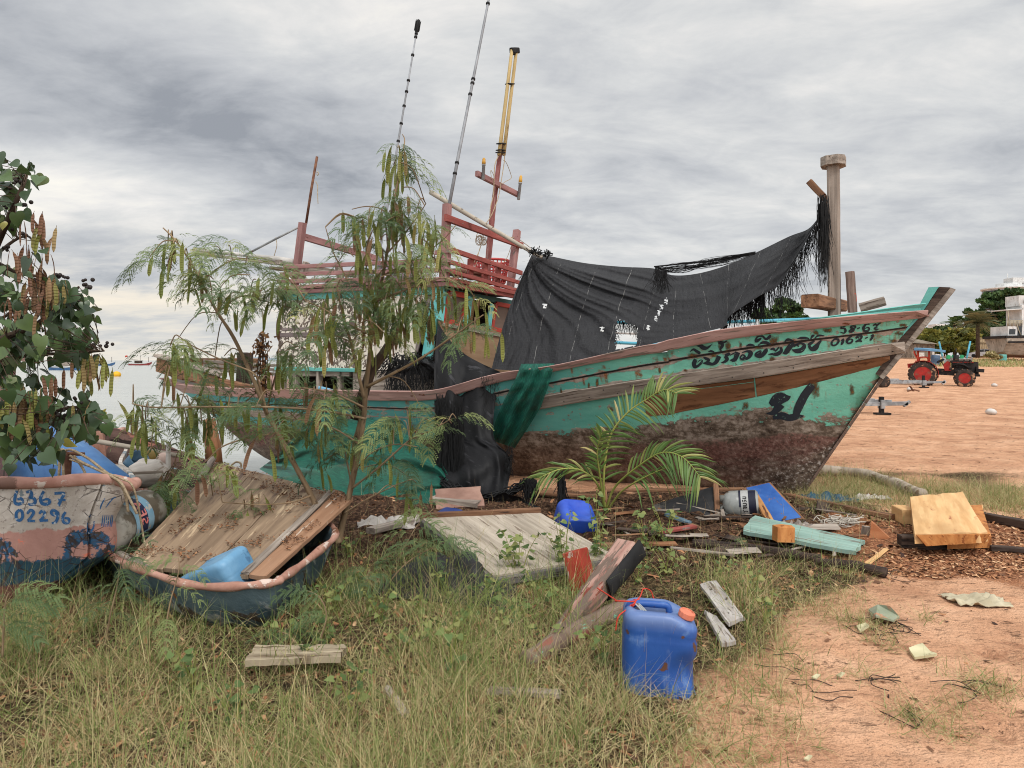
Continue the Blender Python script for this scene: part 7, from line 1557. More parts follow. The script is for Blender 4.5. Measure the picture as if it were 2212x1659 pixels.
for pts, t0, t1, n_, hang, LL, ang in FR_:
    c = [V(p) for p in cat_pts([U(*p) for p in pts], 8)]; ribs.tube(c, [lerp(.013, .003, i/(len(c)-1)) for i in range(len(c))], 7); acc = Acc()
    for k in range(n_):
        u = lerp(t0, t1, k/(n_-1)); i = min(int(u*(len(c)-1)), len(c)-2); p = c[i].lerp(c[i+1], u*(len(c)-1)-i); d = (c[i+1]-c[i]).normalized(); sd0 = d.cross(V((0, -.75, .65))).normalized()
        for s_ in (1, -1):
            L = LL*random.uniform(.7, 1.1)*(1-.55*abs(u-.55)); e = (d*math.cos(math.radians(ang))+sd0*s_*math.sin(math.radians(ang))+V((0, random.uniform(-.2, .1), random.uniform(-.1, .2)))).normalized(); wv = e.cross(V((random.gauss(0, .3), -1, random.gauss(0, .3)))).normalized(); vs = []; cv = np.clip(random.gauss(.45, .14)+(.35 if random.random() < .1 else 0), 0, 1)
            for q_ in range(7):
                w_ = q_/6; pt = p+e*L*w_+V((0, 0, -1))*L*w_*w_*hang*random.uniform(.9, 1.1); hw = .0115*math.sin(math.pi*min(1, w_*.8+.18)); vs += [np.array(pt-wv*hw), np.array(pt+V((0, -.003, .002))), np.array(pt+wv*hw)]
            acc.add(np.array(vs), np.array([(3*q_+j, 3*q_+j+1, 3*q_+4+j, 3*q_+3+j) for q_ in range(6) for j in (0, 1)]), cv)
    part('frond', acc.obj('frond', m_frond, pal.location), None, pal)
part('ribs', ribs, m_rib, pal)
m = MB(); m.tube([G(1308, 1104), U(1307, 1080, 7.0), U(1306, 1050, 7.0)], [.035, .028, .016], 9); part('stem', m, m_brown_wood, pal)
m = MB(); strands(m, 120, 1135, 1158, lambda x_: 1032+random.uniform(0, 14), lambda x_: 46, lambda x_: 6.8, .005, 6); strands(m, 70, 1206, 1222, lambda x_: 1016+random.uniform(0, 70), lambda x_: 60, lambda x_: 6.85, .006, 4); single('net_wisp', m, m_strand, 'wisps of black net caught on the drooping left palm frond', 'net')
# ---- grass
def blades(n, spots, Lr, w, lean, cvf, name, mat, nseg=3, minY=0):
    pos = np.array(spots); n = len(pos); az = pos[:, 4] if pos.shape[1] > 4 else rng.uniform(0, 2*np.pi, n); L = rng.uniform(*Lr, n)*pos[:, 3]; ln = np.abs(rng.normal(lean, lean*.6, n)); cu = rng.normal(.5, .5, n)*lean*2
    fa = rng.uniform(0, 2*np.pi, n); vs = np.zeros((n, (nseg+1)*2, 3)); dx, dy = np.cos(az), np.sin(az)
    for k in range(nseg+1):
        u = k/nseg; th = np.clip(ln+cu*u, 0, 2.2); r = L*u*np.sin(th); h = L*u*np.cos(th*.85)*np.where(th > 1.5, .6, 1)
        ww = w*(1-u*.92)*rng.uniform(.6, 1.25, n); cx_ = pos[:, 0]+dx*r; cy_ = pos[:, 1]+dy*r; cz_ = pos[:, 2]+np.maximum(h, .004)
        for s_, sg in ((0, -1), (1, 1)):
            vs[:, k*2+s_, 0] = cx_+np.cos(fa)*ww*sg; vs[:, k*2+s_, 1] = cy_+np.sin(fa)*ww*sg; vs[:, k*2+s_, 2] = cz_
    base = (np.arange(n)*(nseg+1)*2)[:, None, None]; f = np.array([(2*k, 2*k+1, 2*k+3, 2*k+2) for k in range(nseg)])[None]
    cv = np.repeat(cvf(n) if pos.shape[1] < 6 else pos[:, 5], (nseg+1)*2); o = fast_mesh(name, vs.reshape(-1, 3), (base+f).reshape(-1, 4), mat, {'cv': cv, 'gc': vs.reshape(-1, 3)})
    COL.objects.link(o); o['kind'] = 'stuff'; return o
m_grass = leaf_mat('grass blades', [(0., C(92, 112, 58)), (.25, C(130, 142, 80)), (.42, C(160, 158, 108)), (.62, C(200, 184, 140)), (.82, C(170, 142, 104)), (1., C(116, 90, 66))], .7, .25, .2)
def field(n, x0, x1, y0, y1, dens, near=1.):
    out = []
    while len(out) < n:
        y_ = y0+(y1-y0)*random.random()**near; x_ = random.uniform(max(x0, -y_*.78-.3), min(x1, y_*.78+.3)); d = dens(x_, y_)
        if random.random() < d: out.append((x_, y_, gz(x_, y_)-.004, .45+.55*min(1, d*1.2)))
    return out
def dg(x_, y_):
    g_ = grassy(x_, y_); px, py = pxy((x_, y_, 0))
    if py < 1200 and 900 < px < 1880 and py > 1080: g_ *= .25
    # inside the boats, lids and heaps nothing grows
    if inpoly(px, py, [(210, 1195), (440, 1000), (770, 1080), (730, 1180), (640, 1330), (420, 1340)]) or inpoly(px, py, [(-100, 1060), (280, 1060), (200, 1210), (60, 1330), (-100, 1330)]) or inpoly(px, py, [(912, 1125), (1160, 1110), (1320, 1200), (1066, 1265)]) or inpoly(px, py, [(520, 1480), (745, 1472), (760, 1510), (520, 1510)]) or inpoly(px, py, [(1505, 1330), (1570, 1420), (1610, 1380), (1560, 1330)]): return 0.
    c = .36+1.05*noise.noise((x_*1.7, y_*1.7, 11.))
    if 1300 < px < 1560 and 1270 < py < 1500 and not (1330 < px < 1510 and py > 1440): g_ *= .45
    return max(0, g_*(.35+c))
mixc = lambda n: np.where(rng.random(n) < .36, rng.normal(.17, .12, n), rng.normal(.60, .17, n)).clip(0, 1)
greenc = lambda n: rng.normal(.18, .13, n).clip(0, 1); dryc = lambda n: rng.normal(.66, .15, n).clip(0, 1)
def clumps(nc, nb, x0, x1, y0, y1, dens, near, r):
    out = []
    for (x_, y_, z_, s_) in field(nc, x0, x1, y0, y1, dens, near):
        h = random.uniform(.5, 1.15)*(.7+.6*max(0, .5+noise.noise((x_*1.1, y_*1.1, 21.)))); dry = random.random() < .62+.5*noise.noise((x_*.9, y_*.9, 33.)); c_ = random.gauss(.60, .12) if dry else random.gauss(.20, .08)
        for _ in range(random.randint(*nb)):
            a = random.uniform(0, 6.3); q_ = abs(random.gauss(0, r)); xx, yy = x_+math.cos(a)*q_, y_+math.sin(a)*q_
            out.append((xx, yy, gz(xx, yy)-.005, h*s_*random.uniform(.6, 1.1), a+random.gauss(0, .6), min(1, max(0, c_+random.gauss(0, .09)+(.4 if random.random() < .12 else 0)))))
    return out
blades(0, clumps(1500, (12, 30), -6, 4, 1.9, 6.2, dg, 1.5, .045), (.12, .30), .0024, .7, None, 'grass', m_grass, 4)
blades(0, field(12500, -6, 4, 1.9, 6.0, dg, 1.4), (.12, .34), .0017, 1.35, dryc, 'dry_grass', m_grass, 4)
blades(0, field(2200, -6, 3.4, 2.0, 5.6, dg, 1.4), (.20, .46), .0028, .55, greenc, 'tall_grass', m_grass, 5)
blades(0, field(4500, -6, 3.6, 1.9, 6.0, dg, 1.5), (.30, .62), .0016, 1.05, dryc, 'straw_stalks', m_grass, 7)
blades(0, field(1800, -6, 1.4, 3.2, 6.2, dg, 1.), (.28, .5), .0026, .5, greenc, 'long_grass', m_grass, 5)
# tufts at the sandy edge, beyond the bow and along the slabs
def tuft_spots(cs, n, r):
    out = []
    for (px, py, s_) in cs:
        c = G(px, py)
        for _ in range(int(n*s_)): x_, y_ = c.x+random.gauss(0, r*s_), c.y+random.gauss(0, r*s_*1.2); out.append((x_, y_, gz(x_, y_)-.003, .7+.4*random.random()))
    return out
TU = [(1560, 1560, 1.), (1640, 1500, .8), (1700, 1440, .8), (1650, 1560, .5), (1720, 1590, .5), (1790, 1330, .8), (1830, 1290, .9), (1850, 1340, .5), (1600, 1420, 1), (1660, 1380, 1), (1740, 1300, 1.1), (1700, 1330, 1.1), (1860, 1360, .7), (1900, 1366, .5), (2105, 1480, .7), (2130, 1500, .5), (2060, 1530, .5), (1990, 1560, .6), (2030, 1570, .5), (1950, 1550, .4), (1920, 1400, .3), (2000, 1340, .3), (1540, 1640, .8), (1620, 1640, .5), (1860, 1460, .3), (1700, 1500, .5), (2160, 1490, .4), (1480, 1620, 1.), (1440, 1560, 1.2), (1520, 1500, 1.), (1580, 1460, .9)]
blades(0, tuft_spots(TU, 170, .11), (.07, .20), .0018, .8, mixc, 'grass_tufts', m_grass, 4)
FT = [(random.uniform(1770, 2212), 0, random.uniform(.5, 1.2)) for _ in range(110)]
FT = [(x_, random.gauss(1068 if x_ > 1900 else 1055, 17)+(x_-1900)*.02, s_) for x_, y_, s_ in FT]+[(random.uniform(1740, 1880), random.gauss(1075, 22), 1) for _ in range(50)]+[(random.uniform(2150, 2212), random.gauss(1085, 14), 1) for _ in range(20)]
blades(0, tuft_spots(FT, 80, .2), (.10, .24), .0024, .7, mixc, 'grass_strip', m_grass, 3)
# under the wreck: loose dry stalks and chips
def lit(x_, y_): return max(0, litter(x_, y_))*.9
blades(0, field(5200, -2, 5, 4.6, 8.4, lit, 1.), (.08, .24), .0022, 1.5, lambda n: rng.normal(.78, .16, n).clip(0, 1), 'dry_litter', m_grass, 3)
def chips(name, spots, size, mat, cvf, lift=.006, th=.2):
    n = len(spots); p = np.array(spots); az = rng.uniform(0, 6.3, n); L = rng.uniform(*size, n); W_ = L*rng.uniform(.2, .7, n); tl = rng.normal(0, th, n); vs = np.zeros((n, 4, 3))
    for k, (a, b) in enumerate(((-1, -1), (1, -1), (1, 1), (-1, 1))):
        a_, b_ = a*L*rng.uniform(.7, 1.2, n), b*W_*rng.uniform(.6, 1.2, n); vs[:, k, 0] = p[:, 0]+np.cos(az)*a_-np.sin(az)*b_; vs[:, k, 1] = p[:, 1]+np.sin(az)*a_+np.cos(az)*b_; vs[:, k, 2] = p[:, 2]+lift+a_*tl+rng.uniform(0, .012, n)
    o = fast_mesh(name, vs.reshape(-1, 3), np.arange(n*4).reshape(-1, 4), mat, {'cv': np.repeat(cvf(n), 4), 'gc': vs.reshape(-1, 3)}); COL.objects.link(o); o['kind'] = 'stuff'
m_chip = leaf_mat('wood chips', [(0., C(58, 40, 32)), (.4, C(118, 82, 58)), (.7, C(166, 116, 80)), (1., C(206, 168, 130))], .85, 0.)
chips('wood_chips', field(7000, 1.8, 6, 4.9, 8, lambda x_, y_: sawdust(x_, y_)*.9), (.005, .022), m_chip, lambda n: rng.normal(.6, .2, n).clip(0, 1))
chips('bark_litter', field(5200, -2, 5, 4.6, 8.4, lit), (.008, .045), m_chip, lambda n: rng.normal(.25, .25, n).clip(0, 1), .008, .35)
chips('leaf_litter', field(5200, -5, 3.2, 2, 5.8, dg), (.006, .024), m_chip, lambda n: rng.normal(.45, .25, n).clip(0, 1), .01, .4)
chips('beach_litter', field(900, -1, 14, 2.2, 22, lambda x_, y_: .8 if (x_ > 1.6 and grassy(x_, y_) < .3) else 0), (.004, .022), m_chip, lambda n: rng.normal(.3, .35, n).clip(0, 1), .004, .1)
pl = []
while len(pl) < 2600:
    u, v = random.random(), random.random(); band = noise.noise((u*3.2, v*7, 3.3))+.75*noise.noise((u*9, v*14, 1))-.35*abs(v-.4)
    if band > .12: p = lerp(lerp(c0, c1, u), lerp(c3, c2, u), v); pl.append((p.x, p.y, p.z, 1))
c0, c1, c2, c3 = U(262, 1222, 4.28), U(576, 1246, 4.02), U(764, 1076, 5.3), U(466, 998, 6.2)
pl = []
while len(pl) < 1500:
    u, v = random.random(), random.random(); band = noise.noise((u*3.2, v*7, 3.3))+.75*noise.noise((u*9, v*14, 1))
    if band > .22: p = lerp(lerp(c0, c1, u), lerp(c3, c2, u), v); pl.append((p.x, p.y, p.z+.006, 1))
chips('fallen_leaves', pl, (.003, .011), m_chip, lambda n: rng.normal(.38, .18, n).clip(0, 1), .004, .3)
# black roots washed over the sand
m = MB()
for (px, py, n_) in ((1905, 1350, 7), (1930, 1365, 6), (1760, 1490, 3), (1820, 1480, 2), (1720, 1440, 3), (2100, 1490, 5), (2000, 1570, 3), (1880, 1470, 4), (1700, 1260, 7), (1790, 1250, 6), (1600, 1380, 5), (1950, 1240, 5)):
    for k in range(n_):
        p = G(px+random.gauss(0, 16), py+random.gauss(0, 7)); a = random.uniform(0, 6.3); pts = [p]
        for _ in range(3): a += random.gauss(0, .6); q_ = pts[-1]+V((math.cos(a), math.sin(a), 0))*random.uniform(.03, .09); q_.z = gz(q_.x, q_.y)+.006+random.random()*.014; pts.append(q_)
        m.tube([V(q_) for q_ in cat_pts(pts, 3)], .0022, 4)
o_ = single('dry_roots', m, m_dark_wood, '', '', None, 'stuff')
# ---- weeds and seedlings
m_weed = leaf_mat('weed leaves', [(0., C(66, 88, 48)), (.5, C(104, 124, 70)), (1., C(150, 150, 92))], .6, .3)
def weed(c, h, n_st, nl, label, group=None, spread=.14, big=.05):
    o = thing('weed', label, 'weed', c, group); st = MB(); lf = Acc()
    for k in range(n_st):
        a = random.uniform(0, 6.3); tip = c+V((math.cos(a)*spread*random.uniform(.3, 1.3), math.sin(a)*spread*.8, h*random.uniform(.6, 1.1))); cc = [V(p) for p in cat_pts([c+V((random.gauss(0, .02), random.gauss(0, .02), -.01)), (c+tip)/2+V((0, 0, h*.14)), tip], 5)]; st.tube(cc, [lerp(.0035, .0012, i/10) for i in range(len(cc))], 4)
        for q_ in range(nl):
            p = cc[random.randrange(2, len(cc))]; a2 = random.uniform(0, 6.3); d = (math.cos(a2), math.sin(a2), random.uniform(-.6, .3)); put_heart(lf, p+V((d[0], d[1], 0))*.02, d, (random.gauss(0, .4), -.5, 1), random.uniform(.4, 1.1)*big, random.random())
        for q_ in range(5): p = cc[-1-q_ % 3]; e = rng.normal(0, .006, (4, 3)); lf.add(np.array(p)+e, np.array([[0, 1, 2, 3]]), 1.)
    part('stem', st, m_rib, o); part('foliage', lf.obj('foliage', m_weed, o.location, True), None, o); return o
for (px, py, h, n_, nl, lb) in ((1120, 1262, .34, 7, 9, 'climbing weed with heart shaped leaves at the front corner of the plywood lid'), (1215, 1250, .42, 8, 9, 'dense heart leaved weed between the lid and the red stub post'), (1290, 1240, .36, 6, 7, 'leggy weed right behind the red stub post'), (1285, 1165, .40, 5, 5, 'tall seeding weed beside the royal blue jerrycan'), (1395, 1195, .30, 6, 7, 'yellow green weed clump between the stub post and the charred pole'), (1440, 1180, .30, 6, 6, 'yellow green weed clump at the end of the charred pole')):
    weed(G(px, py), h, n_, nl, lb)
for k, (px, py) in enumerate(((1035, 1285), (960, 1300), (1150, 1300), (780, 1290), (820, 1350), (900, 1330), (1000, 1360), (1120, 1340), (1200, 1320), (1060, 1310), (940, 1390), (870, 1420), (1180, 1420), (720, 1330), (680, 1450), (600, 1400), (1440, 1240), (1380, 1260), (1620, 1300), (760, 1210), (1080, 1370), (700, 1380), (980, 1460), (420, 1500), (1310, 1440), (1660, 1350), (1560, 1250), (500, 1560), (760, 1560), (1250, 1330))):
    weed(G(px, py), random.uniform(.12, .24), 4, 5, 'small low green weed among the dry grass', 'small weeds among the dry grass', .09, .042)
def seedling(pts, Y0, nlv, L, label, dirs=None, col=.35):
    c = [V(p) for p in cat_pts([U(x_, y_, Y0+.1*i/len(pts)) for i, (x_, y_) in enumerate(pts)], 5)]; o = thing('feathery_seedling', label, 'seedling', c[0]); st = MB(); st.tube(c, [lerp(.006, .002, i/(len(c)-1)) for i in range(len(c))], 5); lf = Acc()
    for k in range(nlv):
        i = int(lerp(len(c)*.25, len(c)-1, k/max(1, nlv-1))); a = random.uniform(0, 6.3) if k % 2 else random.choice((0.2, 2.9))+random.gauss(0, .3); put_leaf(lf, c[i], (math.cos(a), math.sin(a)*.5-.15, random.uniform(-.1, .4)), L*random.uniform(.7, 1.1), min(1, max(0, random.gauss(col, .12))))
    part('stem', st, m_bark, o); part('foliage', lf.obj('foliage', m_leuc, o.location), None, o)
seedling([(357, 1420), (358, 1360), (368, 1300), (386, 1235), (385, 1205)], 3.45, 9, .17, 'thin feathery seedling standing in front of the dinghy bow side', None, .6)
seedling([(225, 1400), (238, 1330), (250, 1280), (262, 1220), (285, 1165)], 3.7, 12, .17, 'feathery seedling in the dark gap between the white boat and the dinghy')
seedling([(640, 1390), (620, 1370), (600, 1365)], 3.6, 7, .17, 'low feathery seedling under the transom corner of the dinghy'); seedling([(690, 1390), (705, 1330), (690, 1290), (660, 1275)], 3.7, 9, .16, 'feathery seedling rising beside the transom corner of the dinghy')
seedling([(800, 1330), (840, 1260), (880, 1215), (930, 1185), (965, 1170)], 4.4, 11, .22, 'feathery seedling with broad leaves lying over the edge of the plywood lid'); seedling([(770, 1320), (790, 1260), (800, 1230)], 4.5, 8, .2, 'feathery seedling in the dry weeds left of the net heap')
seedling([(5, 1420), (8, 1350), (12, 1300), (20, 1280)], 3.3, 9, .2, 'drooping feathery seedling under the stern of the white boat', None, .5)
seedling([(860, 1210), (880, 1170), (905, 1130), (935, 1100)], 4.9, 8, .22, 'feathery seedling leaning over the left corner of the plywood lid', None, .5); seedling([(1560, 1280), (1590, 1215), (1612, 1180)], 5.3, 4, .15, 'tiny feathery seedling beside the teal plank')
# ------------------------------------------------------------------ far things
def gp(px, Y, dz=0): x_ = (px-CX)/F*Y; return V((x_, Y, gz(x_, Y)+dz))
m_tyre = surf('sandy tyre', C(40, 36, 34), C(70, 60, 54), (6, 6, 6), [(C(160, 122, 96), (4, 4, 4), .54, .12)], .9)
m_tred = surf('tractor red', C(138, 34, 30), C(168, 48, 42), (4, 4, 4), [(C(120, 74, 60), (5, 5, 5), .52, .16)], .65)
m_oil = surf('oily black iron', C(20, 19, 19), C(44, 40, 38), (6, 6, 6), [(C(84, 60, 46), (6, 6, 6), .62, .1)], .7)
def wheel(root, name, c, r, w, rimr, lugs):
    m = MB(); prof = [(rimr, -w*.42), (r*.86, -w/2), (r*.96, -w*.42), (r, -w*.2), (r, w*.2), (r*.96, w*.42), (r*.86, w/2), (rimr, w*.42)]; m.lathe(prof, c, TRf, 40, cap=False)
    for k in range(lugs):
        a = 2*math.pi*k/lugs
        for s_ in (-1, 1): d = TRr*math.cos(a+.06*s_)+V((0, 0, math.sin(a+.06*s_))); p = c+d*r; m.beam(p+TRf*(s_*w*.02), p+TRf*(s_*w*.48)+d.cross(TRf)*.05, .05, .06, d, .008)
    o = part('wheel', m, m_tyre, root); m = MB(); m.lathe([(rimr*1.02, -w*.38), (rimr*.9, -w*.34), (rimr*.82, -w*.12), (rimr*.45, -w*.06), (rimr*.42, -w*.16), (rimr*.2, -w*.18), (.01, -w*.18)], c, TRf, 28, False); part('rim', m, m_tred, o); return o
Y0 = 33.8; k_ = Y0/F
def facing(px0, Yc):                     # a frame square to the line of sight towards px0
    k0 = (px0-CX)/F; n_ = math.hypot(1, k0); r_ = V((1/n_, -k0/n_, 0)); f_ = V((k0/n_, 1/n_, 0)); O = V((k0*Yc, Yc, 0))
    def q(px, py, dy=0.):
        k = (px-CX)/F; s = (k*O.y-O.x)/(r_.x-k*r_.y); Y = O.y+r_.y*s; p = O+r_*s+f_*dy; return V((p.x, p.y, H-(py-HY)/F*Y))
    return q, r_, f_
tx, TRr, TRf = facing(2040, Y0)
tr = thing('tractor', 'old red tractor with a blue sunshade and bare black engine, parked on the beach sand', 'tractor', gp(2040, Y0))
for dy in (-.62, .62):
    wheel(tr, 'wheel', tx(1994, 808, dy), .60, .36, .36, 18); wheel(tr, 'wheel', tx(2083, 816.5, dy*.95), .41, .24, .24, 14)
m = MB(); m.beam(tx(1990, 800), tx(2080, 806), .42, .30); m.beam(tx(2055, 786), tx(2100, 787), .44, .34); m.beam(tx(2060, 797), tx(2098, 800), .40, .36); m.beam(tx(2100, 782), tx(2101, 810), .5, .14, (0, 1, 0)); m.beam(tx(2100, 811), tx(2117, 811), .35, .10); m.beam(tx(2108, 800), tx(2126, 801), .30, .16); m.beam(tx(2110, 797), tx(2110, 792), .1, .1); m.beam(tx(2083, 817, -.6), tx(2083, 817, .6), .09, .09)
for k in range(16): p = tx(random.uniform(2056, 2098), random.uniform(780, 806), random.choice((-.24, .24))); m.beam(p, p+V((random.uniform(-.2, .2), 0, random.uniform(-.2, .2))), .07, .07)
m.tube([tx(2058, 790, -.26), tx(2070, 786, -.28), tx(2082, 788, -.28), tx(2092, 795, -.26)], .045, 8); part('engine', m, m_oil, tr)
m = MB(); m.tube([tx(2065, 784, -.1), tx(2065, 767, -.1)], [.12, .12], 14); m.tube([tx(2065, 767, -.1), tx(2064, 758, -.1), tx(2066, 753, -.1)], .035, 8); part('exhaust', m, m_oil, tr)
m = MB(); m.beam(tx(2053, 782.5), tx(2103, 782.5), .5, .03); part('bonnet', m, m_tred, tr)
m = MB(); m.prism([tx(2037, 788, -.25), tx(2046, 780, -.25), tx(2053, 782, -.25), tx(2054, 801, -.25), tx(2041, 801, -.25)], TRf*.5); part('fuel_tank', m, m_tred, tr)
for dy in (-.62, .62):
    m = MB(); P = []
    for a in np.linspace(math.radians(125), math.radians(-15), 16): c = tx(1994, 808, dy); P.append([c+TRr*math.cos(a)*.66+TRf*s_*.20+V((0, 0, math.sin(a)*.66)) for s_ in (-1, 1)])
    m.grid(P, .02); part('mudguard', m, m_tred, tr)
m = MB(); m.beam(tx(1978, 781), tx(2010, 782), 1.3, .10); m.beam(tx(1981, 784), tx(1982, 793), .9, .1, (0, 1, 0)); part('platform', m, m_tred, tr)
m_orr = surf('orange red tube', C(176, 62, 44), C(200, 84, 62), (4, 4, 4), [], .6); m = MB()
for dy in (-.5, .5):
    m = MB(); m.tube([tx(1983, 781, dy), tx(1983, 757, dy)], .04, 8); m.tube([tx(2007, 781, dy), tx(2007, 757, dy)], .04, 8); m.tube([V(p) for p in cat_pts([tx(1985, 779, dy), tx(1986, 773, dy), tx(1992, 771.5, dy), tx(2002, 772, dy), tx(2005, 775, dy), tx(2005, 779, dy)], 4)], .035, 8); m.tube([tx(1976, 757, dy), tx(1975, 762, dy), tx(1981, 773, dy)], .03, 6); m.tube([tx(1980, 757.5, dy), tx(2030, 758, dy)], .03, 6); part('canopy_frame', m, m_orr, tr)
m = MB(); P = []
for i in range(9):
    u = i/8; P.append([tx(lerp(1976, 2043, u), lerp(751, 757, u)-1.5*math.sin(u*3)+ (abs(v)*1.8 if u < .75 else abs(v)*.6), v*.75) for v in np.linspace(-1, 1, 7)])
m.grid(P, .10); part('sunshade', m, surf('pale blue canvas', C(84, 130, 164), C(116, 160, 190), (2, 2, 2), [], .8), tr)
m = MB(); m.lathe([(.17, 0), (.19, .015), (.17, .03)], tx(2032, 780), (-.5, 0, .85), 20); m.tube([tx(2032, 780), tx(2040, 790)], .02, 6); m.beam(tx(2036, 789), tx(2044, 785), .4, .08); part('steering_wheel', m, m_oil, tr)
# boat trailers
def trailer(label, Yt, x0, x1, y0, jack, hub=None):
    tk_ = Yt/F; q_ = lambda px, py, dy=0.: V(((px-CX)*tk_, Yt+dy, H-(py-HY)*tk_)); o = thing('boat_trailer', label, 'trailer', gp((x0+x1)/2, Yt)); m = MB(); L = (x1-x0)
    m.beam(q_(x0, y0), q_(x1, y0-1.5), .08, .10); m.beam(q_(x0, y0-3, .9), q_(x1-L*.2, y0-2.5, .3), .12, .12); m.beam(q_(x0+L*.1, y0-6, .4), q_(x0+L*.45, y0-6.2, .4), .10, .10); part('frame', m, m_grey_metal, o)
    m = MB(); zf = gp(jack, Yt).z; p = q_(jack, y0-16); m.beam(p, V((p.x, p.y, zf+.04)), .10, .10, (1, 0, 0)); m.beam(V((p.x-.16, p.y, zf+.03)), V((p.x+.2, p.y, zf+.03)), .2, .05); part('jack', m, m_oil, o)
    m = MB(); m.beam(q_(jack-4, y0), q_(jack+4, y0), .2, .22); m.beam(q_(x1-3, y0-3), q_(x1, y0+1), .08, .2); part('coupling', m, m_grey_metal, o)
    if hub: w_ = MB(); c = q_(*hub); c.z = zf+.28; w_.lathe([(.14, -.1), (.27, -.1), (.28, 0), (.27, .1), (.14, .1)], c, (0, 1, 0), 20); part('tyre', w_, m_tyre, o)
    return o
trailer('galvanised boat trailer standing in front of the tractor', 31.5, 1880, 2040, 827, 1995, (1908, 836)); trailer('dark trailer drawbar on a jack, poking out from behind the bow', 18.0, 1860, 1960, 873, 1904)
m = MB(); p = G(1960, 846); m.tube([p+V((0, 0, .02)), p+V((.25, 0, .08)), p+V((.5, .05, .02))], .03, 5); m.beam(p+V((.25, 0, .02)), p+V((.1, 0, .22)), .12, .03); single('anchor', m, m_rusty, 'small rusty anchor lying on the sand below the trailer', 'anchor')
for (px, py, lb) in ((1966, 842, 'white plastic bag near the trailer drawbar jack'), (2000, 817, 'white scrap of plastic beside the tractor front wheel'), (2141, 893, 'white foam lump alone on the beach'), (2148, 833, 'white scrap on the sand right of the tractor')):
    b = MB(); p = G(px, py+2); b.ball(p+V((0, 0, .06)), (.13, .09), 10, 6, (.2, .1, 1)); single('plastic_litter', b, m_white_plastic, lb, 'litter')
# white hatchback
Y0c = 122.; qx, CRr, CRf = facing(2122, Y0c); kc = Y0c/F
car = thing('parked_car', 'white hatchback parked on the sandy road by the bamboo fence', 'car', gp(2122, Y0c)); base_z = gp(2122, Y0c).z
cz_ = lambda u, z, s_=0: V(((2122-CX)*kc, Y0c, base_z+z))+CRr*u+CRf*s_
side = [(-2.05, .30), (-2.1, .62), (-1.95, .80), (-1.15, .98), (-.45, 1.42), (.35, 1.50), (1.35, 1.40), (1.85, 1.05), (2.0, .95), (2.02, .32)]
m = MB(); m.prism([cz_(u, z, -.83) for u, z in side], CRf*1.66); part('body', m, surf('white car paint', C(190, 192, 194), C(206, 208, 210), (1, 1, 1), [], .3, .5), car)
m_glass = surf('dark car glass', C(30, 34, 38), C(44, 48, 52), (1, 1, 1), [], .1, .5)
for pts in ([(-1.0, 1.0), (-.42, 1.36), (.22, 1.42), (.22, 1.0)], [(.30, 1.0), (.30, 1.42), (1.1, 1.36), (1.35, 1.05)]): m = MB(); m.prism([cz_(u, z, -.835) for u, z in pts], CRf*-.01); part('window', m, m_glass, car)
for u in (-1.25, 1.3):
    m = MB(); m.lathe([(.19, -.1), (.31, -.1), (.32, .1), (.19, .1)], cz_(u, .32, -.80), CRf, 20); w_ = part('wheel', m, m_black, car); m = MB(); m.lathe([(.19, -.09), (.05, -.06), (.01, -.06)], cz_(u, .32, -.80), CRf, 12); part('rim', m, m_grey_metal, w_)
# motor yacht on a cradle
Ym = 95.; km = Ym/F; mx = lambda px, py, dy=0.: V(((px-CX)*km, Ym+dy, H-(py-HY)*km))
my = thing('motor_yacht', 'laid up white motor yacht on a cradle at the edge of the picture', 'yacht', gp(2190, Ym))
m_tan = surf('tan grey hull', C(140, 130, 118), C(172, 162, 150), (1, 3, 3), [(C(104, 96, 86), (1, 3, 3), .6, .1)], .7); m_yw = surf('chalky yacht white', C(188, 188, 186), C(212, 212, 210), (1, 2, 2), [(C(150, 144, 136), (1, 3, 3), .62, .12)], .5)
P = []
for u, pxt, yt, yb in ((0, 2150, 728, 758), (.2, 2158, 728, 764), (1, 2212, 727, 766), (2, 2330, 724, 764), (3, 2430, 716, 750)):
    P.append([mx(pxt, yt, -2.2), mx(pxt, lerp(yt, yb, .33), -2.2), mx(pxt+3, yb, -1.3), mx(pxt+5, yb+2, 0), mx(pxt+3, yb, 1.3), mx(pxt, yt, 2.2)])
m = MB(); m.grid(P, .1, False); m.prism([P[0][i] for i in range(6)], (.05, 0, 0)); part('hull', m, m_tan, my)
m = MB(); m.beam(mx(2147, 729, -2.25), mx(2330, 726, -2.25), .15, .35); m.beam(mx(2152, 740, -2.25), mx(2330, 738, -2.25), .1, .25); m.beam(mx(2147, 729, -2.2), mx(2147, 729, 2.2), .15, .35); part('rubbing_strake', m, m_oil, my)
def ybox(name, x0, y0, x1, y1, dy, mat, parent): m = MB(); m.prism([mx(x0, y1, -dy), mx(x0, y0, -dy), mx(x1, y0, -dy), mx(x1, y1, -dy)], (0, 2*dy, 0)); return part(name, m, mat, parent)
ybox('cabin', 2158, 706, 2300, 727, 1.7, m_yw, my); ybox('upper_cabin', 2190, 660, 2320, 708, 1.5, m_yw, my); ybox('flybridge', 2186, 640, 2320, 662, 1.3, m_yw, my)
for (x0, y0, x1, y1) in ((2160, 712, 2174, 723), (2197, 690, 2208, 712), (2196, 645, 2212, 656), (2178, 700, 2188, 726)): m = MB(); d_ = -1.72 if x0 < 2190 else -1.52; m.prism([mx(x0, y1, d_), mx(x0+1, y0, d_), mx(x1, y0, d_), mx(x1-1, y1, d_)], (0, -.02, 0)); part('window', m, m_glass, my)
m = MB()
for k in range(12): m.tube([mx(2157+k*2.8, 706, -1.7), mx(2157+k*2.8, 694, -1.7)], .055, 5)
